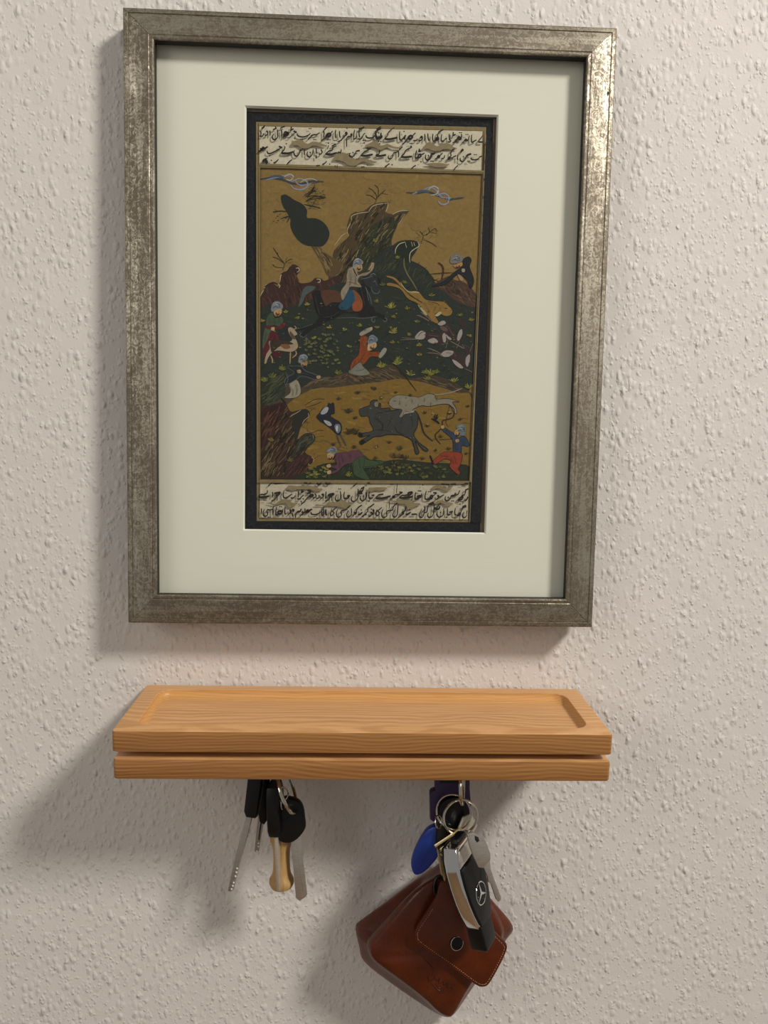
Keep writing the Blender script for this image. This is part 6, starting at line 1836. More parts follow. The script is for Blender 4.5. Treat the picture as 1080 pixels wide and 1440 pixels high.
('s','paper','33363a',0.7,(-7584,10619,-7792,10438,-7708,10232,-7540,10294)),
('s','paper','2e3134',0.6,(-7582,10323,-7435,10088,-7581,9967)),
('s','paper','33363a',0.7,(-7581,10026,-7371,9852,-7454,9642,-7622,9699)),
('s','paper','2e3134',0.6,(-7580,9729,-7725,9489,-7578,9373)),
('s','paper','33363a',0.7,(-7578,9432,-7787,9250,-7703,9043,-7535,9106)),
('s','paper','2e3134',0.6,(-7577,9135,-7429,8899,-7575,8777)),
('s','paper','33363a',0.7,(-7576,8837,-7365,8661,-7448,8451,-7616,8508)),
('s','paper','2e3134',0.6,(-7574,8539,-7720,8297,-7573,8180)),
('s','paper','33363a',0.7,(-7573,8240,-7782,8058,-7698,7850,-7530,7912)),
('s','paper','2e3134',0.6,(-7572,7941,-7423,7705,-7570,7583)),
('s','paper','33363a',0.7,(-7570,7642,-7359,7466,-7442,7255,-7611,7313)),
('s','paper','2e3134',0.6,(-7569,7343,-7715,7101,-7567,6984)),
('s','paper','33363a',0.7,(-7568,7044,-7778,6860,-7692,6652,-7524,6714)),
('s','paper','2e3134',0.6,(-7566,6744,-7418,6506,-7565,6383)),
('s','paper','33363a',0.7,(7550,32046,7756,31881,7672,31687,7507,31742)),
('s','paper','2e3134',0.6,(7549,31769,7402,31548,7547,31437)),
('s','paper','33363a',0.7,(7547,31492,7339,31326,7421,31132,7587,31188)),
('s','paper','2e3134',0.6,(7546,31215,7690,30993,7544,30882)),
('s','paper','33363a',0.7,(7544,30938,7751,30771,7667,30577,7501,30632)),
('s','paper','2e3134',0.6,(7542,30660,7396,30437,7541,30326)),
('s','paper','33363a',0.7,(7541,30382,7332,30215,7414,30020,7581,30076)),
('s','paper','2e3134',0.6,(7539,30104,7684,29881,7538,29769)),
('s','paper','33363a',0.7,(7538,29825,7745,29658,7661,29463,7495,29518)),
('s','paper','2e3134',0.6,(7536,29546,7390,29323,7535,29211)),
('s','paper','33363a',0.7,(7535,29267,7326,29100,7408,28904,7575,28960)),
('s','paper','2e3134',0.6,(7533,28988,7678,28764,7531,28652)),
('s','paper','33363a',0.7,(7532,28708,7739,28540,7655,28344,7488,28401)),
('s','paper','2e3134',0.6,(7530,28429,7383,28205,7528,28092)),
('s','paper','33363a',0.7,(7529,28148,7319,27981,7402,27784,7569,27840)),
('s','paper','2e3134',0.6,(7527,27868,7672,27643,7525,27531)),
('s','paper','33363a',0.7,(7526,27587,7733,27419,7649,27222,7482,27279)),
('s','paper','2e3134',0.6,(7524,27307,7377,27082,7522,26969)),
('s','paper','33363a',0.7,(7522,27025,7313,26857,7395,26660,7563,26716)),
('s','paper','2e3134',0.6,(7521,26744,7666,26518,7519,26406)),
('s','paper','33363a',0.7,(7519,26462,7728,26293,7643,26095,7476,26152)),
('s','paper','2e3134',0.6,(7518,26180,7370,25955,7516,25842)),
('s','paper','33363a',0.7,(7516,25898,7306,25729,7389,25531,7556,25587)),
('s','paper','2e3134',0.6,(7515,25616,7660,25389,7513,25276)),
('s','paper','33363a',0.7,(7513,25333,7722,25162,7637,24965,7470,25022)),
('s','paper','2e3134',0.6,(7512,25050,7364,24824,7510,24710)),
('s','paper','33363a',0.7,(7510,24767,7300,24598,7382,24399,7550,24455)),
('s','paper','2e3134',0.6,(7508,24483,7654,24256,7507,24143)),
('s','paper','33363a',0.7,(7507,24199,7716,24028,7631,23830,7463,23887)),
('s','paper','2e3134',0.6,(7505,23915,7357,23689,7503,23574)),
('s','paper','33363a',0.7,(7504,23631,7293,23461,7376,23262,7544,23318)),
('s','paper','2e3134',0.6,(7502,23347,7648,23118,7500,23005)),
('s','paper','33363a',0.7,(7501,23062,7710,22889,7625,22690,7457,22748)),
('s','paper','2e3134',0.6,(7499,22777,7351,22549,7497,22434)),
('s','paper','33363a',0.7,(7498,22491,7286,22321,7369,22121,7538,22177)),
('s','paper','2e3134',0.6,(7496,22205,7642,21976,7494,21862)),
('s','paper','33363a',0.7,(7494,21920,7704,21746,7619,21547,7451,21605)),
('s','paper','2e3134',0.6,(7493,21633,7344,21405,7491,21290)),
('s','paper','33363a',0.7,(7491,21347,7280,21176,7363,20975,7532,21031)),
('s','paper','2e3134',0.6,(7490,21060,7636,20829,7488,20716)),
('s','paper','33363a',0.7,(7488,20773,7698,20599,7613,20399,7444,20457)),
('s','paper','2e3134',0.6,(7487,20486,7337,20257,7485,20141)),
('s','paper','33363a',0.7,(7485,20198,7273,20027,7356,19825,7525,19881)),
('s','paper','2e3134',0.6,(7483,19910,7630,19679,7481,19565)),
('s','paper','33363a',0.7,(7482,19622,7692,19448,7607,19246,7438,19305)),
('s','paper','2e3134',0.6,(7480,19334,7331,19104,7478,18988)),
('s','paper','33363a',0.7,(7479,19045,7266,18874,7350,18671,7519,18727)),
('s','paper','2e3134',0.6,(7477,18756,7624,18524,7475,18409)),
('s','paper','33363a',0.7,(7475,18467,7686,18292,7600,18090,7431,18149)),
('s','paper','2e3134',0.6,(7474,18178,7324,17947,7472,17830)),
('s','paper','33363a',0.7,(7472,17888,7259,17716,7343,17512,7513,17569)),
('s','paper','2e3134',0.6,(7471,17598,7618,17364,7469,17250)),
('s','paper','33363a',0.7,(7469,17308,7680,17131,7594,16929,7425,16989)),
('s','paper','2e3134',0.6,(7467,17017,7318,16786,7466,16668)),
('s','paper','33363a',0.7,(7466,16726,7252,16554,7336,16349,7507,16406)),
('s','paper','2e3134',0.6,(7464,16435,7612,16200,7462,16085)),
('s','paper','33363a',0.7,(7463,16144,7674,15966,7588,15763,7418,15823)),
('s','paper','2e3134',0.6,(7461,15852,7311,15620,7459,15502)),
('s','paper','33363a',0.7,(7459,15560,7246,15387,7330,15182,7500,15238)),
('s','paper','2e3134',0.6,(7458,15268,7606,15032,7456,14917)),
('s','paper','33363a',0.7,(7456,14975,7668,14797,7582,14593,7412,14654)),
('s','paper','2e3134',0.6,(7455,14683,7304,14450,7453,14331)),
('s','paper','33363a',0.7,(7453,14390,7239,14216,7323,14010,7494,14066)),
('s','paper','2e3134',0.6,(7451,14096,7599,13859,7449,13744)),
('s','paper','33363a',0.7,(7450,13803,7662,13623,7576,13419,7405,13480)),
('s','paper','2e3134',0.6,(7448,13509,7297,13275,7446,13156)),
('s','paper','33363a',0.7,(7447,13214,7232,13041,7316,12833,7487,12890)),
('s','paper','2e3134',0.6,(7445,12920,7593,12682,7443,12566)),
('s','paper','33363a',0.7,(7443,12625,7656,12445,7570,12240,7399,12301)),
('s','paper','2e3134',0.6,(7442,12330,7291,12096,7440,11976)),
('s','paper','33363a',0.7,(7440,12035,7225,11861,7309,11653,7481,11709)),
('s','paper','2e3134',0.6,(7438,11739,7587,11500,7436,11384)),
('s','paper','33363a',0.7,(7437,11443,7650,11262,7563,11056,7392,11118)),
('s','paper','2e3134',0.6,(7435,11147,7284,10913,7433,10792)),
('s','paper','33363a',0.7,(7434,10851,7218,10676,7303,10467,7475,10524)),
('s','paper','2e3134',0.6,(7432,10554,7581,10314,7430,10198)),
('s','paper','33363a',0.7,(7430,10257,7644,10075,7557,9868,7386,9931)),
('s','paper','2e3134',0.6,(7429,9960,7277,9724,7427,9603)),
('s','paper','33363a',0.7,(7427,9662,7211,9487,7296,9277,7468,9334)),
('s','paper','2e3134',0.6,(7425,9364,7575,9123,7423,9006)),
('s','paper','33363a',0.7,(7424,9066,7638,8883,7551,8676,7379,8739)),
('s','paper','2e3134',0.6,(7422,8768,7270,8531,7420,8409)),
('s','paper','33363a',0.7,(7420,8469,7204,8293,7289,8083,7462,8139)),
('s','paper','2e3134',0.6,(7419,8170,7568,7928,7417,7811)),
('s','paper','33363a',0.7,(7417,7871,7632,7687,7544,7479,7372,7542)),
('s','paper','2e3134',0.6,(7415,7571,7263,7334,7413,7211)),
('s','paper','33363a',0.7,(7414,7271,7197,7095,7282,6883,7455,6940)),
('s','paper','2e3134',0.6,(7412,6971,7562,6728,7410,6610)),
('s','paper','33363a',0.7,(-7658,6347,-7486,6519,-7286,6453,-7343,6316)),
('s','paper','2e3134',0.6,(-7372,6350,-7143,6232,-7028,6353)),
('s','paper','33363a',0.7,(-7085,6352,-6913,6183,-6712,6253,-6770,6389)),
('s','paper','2e3134',0.6,(-6798,6355,-6569,6476,-6454,6358)),
('s','paper','33363a',0.7,(-6511,6357,-6339,6530,-6138,6463,-6196,6326)),
('s','paper','2e3134',0.6,(-6224,6360,-5994,6242,-5880,6363)),
('s','paper','33363a',0.7,(-5937,6362,-5765,6193,-5563,6263,-5621,6399)),
('s','paper','2e3134',0.6,(-5650,6365,-5420,6486,-5305,6368)),
('s','paper','33363a',0.7,(-5362,6367,-5190,6540,-4989,6473,-5046,6336)),
('s','paper','2e3134',0.6,(-5075,6370,-4844,6252,-4729,6373)),
('s','paper','33363a',0.7,(-4787,6372,-4614,6203,-4412,6273,-4471,6409)),
('s','paper','2e3134',0.6,(-4499,6375,-4269,6497,-4154,6378)),
('s','paper','33363a',0.7,(-4211,6377,-4039,6550,-3837,6483,-3894,6346)),
('s','paper','2e3134',0.6,(-3923,6380,-3692,6262,-3577,6383)),
('s','paper','33363a',0.7,(-3635,6382,-3461,6213,-3259,6283,-3318,6419)),
('s','paper','2e3134',0.6,(-3347,6385,-3116,6507,-3000,6388)),
('s','paper','33363a',0.7,(-3058,6387,-2886,6560,-2683,6493,-2740,6356)),
('s','paper','2e3134',0.6,(-2769,6390,-2538,6272,-2423,6393)),
('s','paper','33363a',0.7,(-2481,6393,-2306,6223,-2104,6293,-2163,6430)),
('s','paper','2e3134',0.6,(-2192,6395,-1961,6517,-1845,6398)),
('s','paper','33363a',0.7,(-1903,6398,-1731,6570,-1528,6504,-1584,6366)),
('s','paper','2e3134',0.6,(-1614,6400,-1381,6282,-1266,6403)),
('s','paper','33363a',0.7,(-1324,6403,-1149,6233,-947,6303,-1006,6440)),
('s','paper','2e3134',0.6,(-1035,6405,-804,6527,-687,6408)),
('s','paper','33363a',0.7,(-745,6408,-573,6581,-370,6514,-426,6376)),
('s','paper','2e3134',0.6,(-456,6410,-223,6292,-108,6413)),
('s','paper','33363a',0.7,(-166,6413,10,6243,212,6313,153,6450)),
('s','paper','2e3134',0.6,(124,6415,355,6537,472,6418)),
('s','paper','33363a',0.7,(414,6418,586,6591,790,6524,734,6386)),
('s','paper','2e3134',0.6,(704,6420,938,6302,1053,6423)),
('s','paper','33363a',0.7,(995,6423,1171,6253,1374,6323,1314,6460)),
('s','paper','2e3134',0.6,(1285,6425,1516,6548,1634,6428)),
('s','paper','33363a',0.7,(1576,6428,1748,6601,1952,6534,1896,6396)),
('s','paper','2e3134',0.6,(1867,6430,2101,6312,2216,6433)),
('s','paper','33363a',0.7,(2157,6433,2335,6263,2537,6333,2477,6470)),
('s','paper','2e3134',0.6,(2448,6436,2680,6558,2798,6439)),
('s','paper','33363a',0.7,(2740,6438,2912,6611,3117,6545,3061,6406)),
('s','paper','2e3134',0.6,(3031,6441,3266,6322,3381,6444)),
('s','paper','33363a',0.7,(3322,6443,3500,6273,3703,6343,3642,6480)),
('s','paper','2e3134',0.6,(3614,6446,3845,6568,3964,6449)),
('s','paper','33363a',0.7,(3906,6448,4078,6622,4283,6555,4227,6417)),
('s','paper','2e3134',0.6,(4197,6451,4433,6332,4548,6454)),
('s','paper','33363a',0.7,(4489,6453,4668,6283,4871,6353,4810,6491)),
('s','paper','2e3134',0.6,(4781,6456,5013,6578,5132,6459)),
('s','paper','33363a',0.7,(5074,6458,5246,6632,5452,6565,5396,6427)),
('s','paper','2e3134',0.6,(5366,6461,5602,6342,5717,6464)),
('s','paper','33363a',0.7,(5658,6464,5837,6293,6041,6363,5980,6501)),
('s','paper','2e3134',0.6,(5951,6466,6183,6589,6302,6469)),
('s','paper','33363a',0.7,(6244,6469,6416,6643,6622,6575,6567,6437)),
('s','paper','2e3134',0.6,(6537,6471,6774,6352,6888,6474)),
('s','paper','33363a',0.7,(6830,6474,7009,6303,7213,6374,7151,6511)),
('s','paper','2e3134',0.6,(7123,6476,7355,6599,7475,6479)),
('p','paper','8b7b5d',0,(-5079,30850,-4911,31020,-4422,31109,-4309,31058,-4194,30935,-4005,30886,-3743,31023,-3516,31031,-3251,30967,-2948,30868,-2797,30855,-2947,30754,-3249,30759,-3702,30787,-3927,30652,-4191,30595,-4455,30634,-4683,30772,-4984,30744)),
('p','paper','8b7b5d',0,(-2407,29952,-2221,30252,-2034,30368,-1807,30431,-1579,30383,-1350,30281,-1120,30106,-815,30042,-550,30051,-285,30115,-17,29995,327,29933,252,29839,-52,29847,-433,29908,-660,29845,-885,29673,-1112,29610,-1417,29655,-1647,29813,-1875,29897,-2179,29942)),
('p','paper','8b7b5d',0,(-374,30901,-149,31036,152,31168,419,31147,497,31040,612,30934,840,30979,1028,31058,1258,30993,1526,30892,1983,30871,1833,30774,1452,30779,1146,30861,957,30818,694,30662,503,30674,311,30777,82,30843,-297,30848)),
('p','paper','8b7b5d',0,(3320,30806,3466,31068,3653,31240,3921,31212,4077,31089,4269,31022,4533,31178,4838,31225,5107,31161,5264,31019,5535,30936,5383,30857,5039,30864,4694,30853,4353,30731,4047,30720,3817,30786,3586,30852)),
('p','paper','8b7b5d',0,(3456,29872,3760,29937,4065,29984,4563,29982,4833,29936,5082,29944,4875,29790,4532,29723,4148,29729,3840,29792)),
('p','paper','8b7b5d',0,(-55,30031,174,29965,403,29918,176,29818,-52,29840)),
('p','paper','8b7b5d',0,(-5159,8899,-5125,9039,-4918,9113,-4501,9068,-4085,9110,-3737,9116,-3486,9096,-3277,9019,-3067,8935,-2823,8922,-2891,8798,-3134,8742,-3344,8773,-3595,8874,-3873,8869,-4429,8860,-4706,8768,-4985,8833)),
('p','paper','8b7b5d',0,(-6539,7934,-6227,7921,-5949,7874,-5742,8017,-5465,8161,-5222,8183,-4978,8099,-4768,7945,-4560,8001,-4455,7933,-4628,7790,-4835,7647,-5044,7661,-5115,7782,-5220,7920,-5463,7916,-5740,7824,-6018,7767,-6226,7834)),
('p','paper','8b7b5d',0,(-3296,7776,-3192,7883,-2669,7857,-2496,8000,-2287,8056,-2007,8008,-1869,8133,-1520,8156,-1275,8125,-1098,7970,-960,8095,-819,7992,-921,7815,-1094,7707,-1303,7651,-1584,7716,-1864,7764,-2284,7793,-2563,7788,-2807,7784)),
('p','paper','8b7b5d',0,(207,8938,258,9044,537,9067,887,9090,1448,9075,1346,8923,1031,8865,681,8876,472,8785,261,8834)),
('p','paper','8b7b5d',0,(1288,8255,1675,8244,2026,8214,2307,8236,2940,8264,3225,8093,3648,8072,3668,7959,3372,7831,3094,7668,2847,7647,2808,7840,2664,7978,2312,8025,2099,8092,1817,8123,1535,8206)),
('p','paper','8b7b5d',0,(4444,9063,4511,9205,4791,9280,5074,9250,5288,9148,5712,9137,5680,9014,5471,8887,5259,8919,5079,9039,4796,9087,4551,8995)),
('p','paper','8b7b5d',0,(4010,8035,4643,8116,4816,8260,5098,8300,5311,8233,5525,8166,5844,8118,5743,7958,5532,7884,5354,7951,5245,8055,4962,8086,4611,8010)),
('c','ink','2a2622',3.0,(-6926,31732,-6832,31790,-6758,31901)),
('c','ink','2a2622',2.0,(-7011,31566,-6987,31403,-7024,31238)),
('c','ink','2a2622',2.0,(-6837,31401,-6859,31291,-6960,31240,-7062,31248)),
('c','ink','2a2622',2.0,(-6673,31505,-6606,31580,-6557,31491,-6586,31362,-6724,31285)),
('c','ink','2a2622',2.0,(-6437,31604,-6410,31441,-6432,31306)),
('c','ink','2a2622',3.0,(-6194,31685,-6026,31764)),
('c','ink','2a2622',2.0,(-6083,31852,-6026,31782)),
('c','ink','2a2622',2.0,(-5950,31675,-5937,31421,-5921,31276,-6002,31128,-6152,31068,-6258,31155,-6248,31301,-6173,31413)),
('c','ink','2a2622',2.0,(-5763,31773,-5632,31850,-5482,31899)),
('c','ink','2a2622',2.0,(-5706,31684,-5674,31485,-5695,31295)),
('c','ink','2a2622',3.0,(-5590,31215,-5441,31420,-5273,31517,-5290,31389,-5440,31329,-5535,31381,-5480,31546,-5329,31515,-5260,31397)),
('c','ink','2a2622',3.0,(-5105,31668,-5069,31888)),
('c','ink','2a2622',3.0,(-5123,31650,-4955,31765)),
('c','ink','2a2622',1.2,(-4916,31620,-4758,31571,-4915,31475,-5064,31331,-5214,31217,-5326,31206)),
('c','ink','2a2622',3.0,(-4916,31620,-4750,31568)),
('c','ink','2a2622',2.0,(-3869,31540,-4011,31397,-4311,31295,-4575,31323,-4689,31403,-4690,31501)),
('c','ink','2a2622',2.0,(-3278,31586,-3484,31459,-3672,31445,-3878,31292,-4008,31171)),
('c','ink','2a2622',2.0,(-3822,31396,-3710,31444)),
('c','ink','2a2622',3.0,(-7105,30325,-6974,30366,-6993,30486,-6899,30416,-6832,30469,-6881,30562,-6750,30508,-6570,30617)),
('c','ink','2a2622',3.0,(-5830,30653,-5660,30593)),
('c','ink','2a2622',2.0,(-5697,30581,-5997,30399,-6109,30340,-6372,30215,-6541,30216,-6598,30342)),
('c','ink','2a2622',2.0,(-5465,30654,-5516,30470,-5658,30319,-5676,30264)),
('c','ink','2a2622',3.0,(-5676,30253,-5507,30244,-5205,30261,-4950,30361)),
('c','ink','2a2622',2.0,(-4868,30455,-4904,30308,-4827,30128,-4676,30115,-4546,30284,-4510,30486,-4446,30451,-4397,30519,-4303,30548)),
('c','ink','2a2622',2.0,(-4228,30532,-4233,30349,-4224,30203)),
('c','ink','2a2622',2.0,(-4019,30393,-4066,30227,-3997,30101,-3846,30106,-3715,30275,-3677,30551)),
('c','ink','2a2622',2.0,(-3481,30612,-3471,30393,-3501,30319)),
('c','ink','2a2622',2.0,(-3395,30366,-3463,30313)),
('c','ink','2a2622',3.0,(-3488,30173,-3475,30019)),
('c','ink','2a2622',3.0,(-6838,29622,-6839,29768,-6633,29866,-6745,29735,-6586,29630,-6613,29775)),
('c','ink','2a2622',2.0,(-6180,29625,-6011,29722,-5873,29855)),
('c','ink','2a2622',2.0,(-5313,29599,-5201,29731,-5006,29873)),
('q','ink','2a2622',0,(-4915,31179,-4861,31240,-4797,31192,-4851,31131)),
('q','ink','2a2622',0,(-6486,30068,-6432,30129,-6369,30080,-6422,30019)),
('q','ink','2a2622',0,(-5438,30833,-5385,30894,-5321,30846,-5375,30785)),
('q','ink','2a2622',0,(-3926,30355,-3873,30416,-3809,30368,-3862,30307)),
('q','ink','2a2622',0,(-6382,29779,-6329,29840,-6265,29791,-6319,29730)),
('q','ink','2a2622',0,(-3996,31803,-3956,31857,-3879,31833,-3919,31780)),
('q','ink','2a2622',0,(-3888,31807,-3848,31861,-3771,31837,-3811,31783)),
('q','ink','2a2622',0,(-4516,31129,-4476,31183,-4399,31160,-4439,31106)),
('q','ink','2a2622',0,(-4408,31133,-4368,31187,-4291,31163,-4331,31109)),
('q','ink','2a2622',0,(-3687,31140,-3647,31194,-3570,31170,-3610,31116)),
('q','ink','2a2622',0,(-3579,31143,-3539,31197,-3461,31174,-3502,31120)),
('q','ink','2a2622',0,(-3462,29567,-3421,29621,-3344,29597,-3384,29543)),
('q','ink','2a2622',0,(-3353,29570,-3313,29624,-3235,29601,-3275,29546)),
('c','ink','2a2622',3.0,(-2978,31779,-2829,31930)),
('c','ink','2a2622',2.0,(-3034,31722,-2994,31523,-3029,31321)),
('c','ink','2a2622',2.0,(-3177,31090,-2990,31231,-2784,31337)),
('c','ink','2a2622',3.0,(-2803,31329,-2861,31418,-2768,31531,-2617,31554,-2578,31428,-2709,31387,-2767,31476)),
('c','ink','2a2622',2.0,(-2616,31445,-2542,31612,-2461,31713)),
('c','ink','2a2622',2.0,(-2261,31786,-2284,31529,-2247,31312)),
('c','ink','2a2622',2.0,(-2015,31721,-2012,31502,-1964,31340)),
('c','ink','2a2622',3.0,(-1654,31580,-1591,31656,-1551,31562,-1652,31460)),
('c','ink','2a2622',2.0,(-1652,31460,-1783,31346,-1894,31178,-2119,31068)),
('c','ink','2a2622',3.0,(-1294,31564,-1229,31511,-1292,31425)),
('c','ink','2a2622',2.0,(-1292,31425,-1443,31413,-1547,31281,-1547,30787)),
('c','ink','2a2622',2.0,(-1052,31828,-1105,31589,-1102,31351)),
('c','ink','2a2622',2.0,(-926,31485,-980,31326,-1138,31270)),
('c','ink','2a2622',3.0,(-770,31903,-581,31953,-461,32023)),
('c','ink','2a2622',2.0,(-769,31837,-773,31618,-735,31393)),
('c','ink','2a2622',2.0,(-394,31650,-499,31555,-572,31369,-703,31285,-828,31295)),
('c','ink','2a2622',2.0,(-328,31524,-288,31416,-117,31367,110,31411,203,31535)),
('c','ink','2a2622',3.0,(300,31802,297,31564,395,31374)),
('c','ink','2a2622',2.0,(-3171,30549,-3105,30405,-3160,30301,-3281,30260)),
('c','ink','2a2622',2.0,(-2702,30821,-2775,30599)),
('c','ink','2a2622',3.0,(-2250,30921,-2475,30792)),
('c','ink','2a2622',2.0,(-2210,30820,-2417,30703,-2471,30536,-2641,30494,-2772,30398,-2873,30303)),
('c','ink','2a2622',3.0,(-2873,30296,-2562,30270,-2167,30393)),
('c','ink','2a2622',2.0,(-1886,30611,-1928,30416,-2072,30433,-2109,30336)),
('c','ink','2a2622',2.0,(-1352,30391,-1350,30245,-1197,30176,-1028,30292,-956,30514)),
('c','ink','2a2622',3.0,(-918,30534,-729,30577)),
('c','ink','2a2622',1.2,(-1503,30357,-1276,30394)),
('c','ink','2a2622',3.0,(-276,30728,-11,30722)),
('c','ink','2a2622',2.0,(-29,30711,-293,30574,-443,30477,-622,30298)),
('c','ink','2a2622',3.0,(-622,30276,-288,30269,110,30367)),
('c','ink','2a2622',2.0,(-3084,29636,-2934,29715,-2814,29847)),
('c','ink','2a2622',1.2,(-2270,29627,-2249,29517)),
('c','ink','2a2622',1.2,(-2138,29668,-2127,29485)),
('c','ink','2a2622',1.2,(-1035,29539,-953,29641)),
('q','ink','2a2622',0,(-1604,31913,-1551,31974,-1487,31926,-1540,31865)),
('q','ink','2a2622',0,(-552,31201,-499,31262,-434,31214,-488,31153)),
('q','ink','2a2622',0,(-416,31206,-362,31267,-298,31219,-351,31158)),
('q','ink','2a2622',0,(-489,31053,-435,31114,-371,31066,-424,31005)),
('q','ink','2a2622',0,(-2763,30961,-2709,31022,-2645,30974,-2699,30913)),
('q','ink','2a2622',0,(-1203,30428,-1150,30490,-1085,30441,-1139,30380)),
('q','ink','2a2622',0,(-2670,29664,-2617,29725,-2552,29677,-2606,29616)),
('q','ink','2a2622',0,(-261,29689,-207,29750,-142,29702,-196,29640)),
('q','ink','2a2622',0,(-2782,31152,-2742,31206,-2664,31183,-2704,31129)),
('q','ink','2a2622',0,(-2673,31156,-2633,31210,-2556,31187,-2596,31133)),
('q','ink','2a2622',0,(-2385,31122,-2345,31176,-2267,31153,-2307,31099)),
('q','ink','2a2622',0,(-2276,31126,-2236,31180,-2158,31156,-2198,31102)),
('q','ink','2a2622',0,(-948,30043,-908,30097,-830,30073,-870,30019)),
('q','ink','2a2622',0,(-839,30047,-799,30101,-721,30077,-761,30023)),
('q','ink','2a2622',0,(-3462,29556,-3421,29610,-3344,29586,-3384,29532)),
('q','ink','2a2622',0,(-3353,29559,-3312,29613,-3235,29590,-3275,29535)),
('q','ink','2a2622',0,(-599,29570,-559,29624,-481,29600,-521,29546)),
('q','ink','2a2622',0,(-489,29573,-449,29627,-371,29604,-411,29549)),
('q','ink','2a2622',0,(-3687,31140,-3647,31194,-3570,31170,-3610,31116)),
('q','ink','2a2622',0,(-3579,31143,-3539,31197,-3461,31174,-3502,31120)),
('c','ink','2a2622',3.0,(584,32074,359,31913)),
('c','ink','2a2622',3.0,(601,31966,330,31821)),
('c','ink','2a2622',2.0,(330,31821,278,31582,320,31364,416,31312)),
('c','ink','2a2622',2.0,(-79,31386,73,31392,222,31499,296,31619)),
('c','ink','2a2622',3.0,(636,31696,621,31520,697,31479,585,31373,508,31451,415,31323)),
('c','ink','2a2622',2.0,(1464,32061,1202,31877)),
('c','ink','2a2622',2.0,(1202,31877,1091,31738,1056,31572,926,31421,889,31365)),
('c','ink','2a2622',3.0,(890,31354,1175,31338,1667,31454)),
('c','ink','2a2622',2.0,(1830,31837,1808,31598,1852,31336,1973,31347,2104,31491)),
('c','ink','2a2622',3.0,(2092,31498,2125,31382,2159,31555,2204,31604)),
('c','ink','2a2622',2.0,(1999,31055,2167,31189,2353,31379)),
('c','ink','2a2622',3.0,(2353,31379,2388,31526,2539,31605,2647,31517,2543,31403,2428,31436,2472,31548)),
('c','ink','2a2622',2.0,(2598,31515,2690,31647,2832,31787)),
('c','ink','2a2622',2.0,(2951,31425,2896,31324,2717,31299)),
('c','ink','2a2622',3.0,(3133,31460,3225,31574,3274,31465)),
('c','ink','2a2622',2.0,(3274,31465,3200,31353,3060,31304)),
('c','ink','2a2622',2.0,(3432,31727,3441,31508,3415,31316)),
('c','ink','2a2622',2.0,(3621,31770,3646,31515,3719,31334)),
('c','ink','2a2622',2.0,(3953,31764,3932,31525,3964,31342)),
('c','ink','2a2622',2.0,(-67,30691,-11,30730)),
('c','ink','2a2622',2.0,(-60,30317,109,30385)),
('c','ink','2a2622',2.0,(549,30657,538,30436,357,30339,320,30301)),
('c','ink','2a2622',3.0,(339,30290,624,30289,958,30366)),
('c','ink','2a2622',2.0,(1156,30329,1113,30217,1198,30128,1350,30188,1403,30374,1458,30486,1533,30532,1610,30520,1699,30634)),
('c','ink','2a2622',2.0,(1760,30643,1787,30423,1760,30250)),
('c','ink','2a2622',3.0,(1834,30730,2002,30890)),
('c','ink','2a2622',3.0,(2553,30964,2600,30884)),
('c','ink','2a2622',2.0,(2593,30873,2366,30774,2198,30639,2144,30472,1957,30311)),
('c','ink','2a2622',3.0,(1958,30275,2225,30262,2624,30323)),
('c','ink','2a2622',2.0,(2940,30720,2868,30497,2855,30257,2989,30225)),
('c','ink','2a2622',3.0,(2989,30225,3178,30323,3182,30463,3061,30422,3035,30245)),
('c','ink','2a2622',3.0,(3110,30799,3086,30651,3177,30698)),
('c','ink','2a2622',2.0,(3176,30426,3364,30513,3428,30571)),
('c','ink','2a2622',2.0,(3527,30445,3504,30260,3641,30117,3830,30234,3920,30458)),
('c','ink','2a2622',2.0,(3920,30451,4072,30519)),
('c','ink','2a2622',2.0,(923,29622,1054,29718,1197,29823)),
('c','ink','2a2622',2.0,(2640,29587,2772,29702,2892,29779)),
('q','ink','2a2622',0,(425,31692,479,31753,543,31705,490,31644)),
('q','ink','2a2622',0,(435,31162,489,31223,553,31175,500,31114)),
('q','ink','2a2622',0,(572,31167,625,31228,690,31179,636,31118)),
('q','ink','2a2622',0,(498,31036,552,31097,616,31049,563,30987)),
('q','ink','2a2622',0,(2037,31839,2090,31900,2155,31852,2102,31791)),
('q','ink','2a2622',0,(3164,30005,3217,30067,3283,30018,3229,29956)),
('q','ink','2a2622',0,(3632,30407,3686,30469,3751,30420,3698,30359)),
('q','ink','2a2622',0,(1318,29760,1371,29821,1436,29772,1383,29711)),
('q','ink','2a2622',0,(2435,31111,2475,31166,2554,31142,2514,31088)),
('q','ink','2a2622',0,(2545,31115,2585,31169,2663,31146,2623,31091)),
('q','ink','2a2622',0,(3834,30055,3874,30110,3953,30086,3913,30031)),
('q','ink','2a2622',0,(3944,30059,3984,30113,4063,30090,4023,30035)),
('c','ink','2a2622',3.0,(4595,32042,4324,31886)),
('c','ink','2a2622',2.0,(4324,31886,4253,31682,4296,31493,4146,31385,3988,31288)),
('c','ink','2a2622',3.0,(4304,31493,4230,31381,4145,31429,4200,31526,4317,31428)),
('c','ink','2a2622',2.0,(4519,31747,4487,31507,4522,31332,4681,31385,4755,31472,4838,31501)),
('c','ink','2a2622',2.0,(4995,31781,5014,31525,5056,31387)),
('c','ink','2a2622',2.0,(5128,31411,5058,31306,4931,31302)),
('c','ink','2a2622',3.0,(5260,31901,5246,31717)),
('c','ink','2a2622',3.0,(5209,31671,5389,31777)),
('c','ink','2a2622',2.0,(5786,31816,5791,31644,5749,31514,5596,31490)),
('c','ink','2a2622',3.0,(5596,31490,5537,31572,5650,31620,5757,31507,5635,31466)),
('c','ink','2a2622',3.0,(5451,31467,5484,31387,5402,31311)),
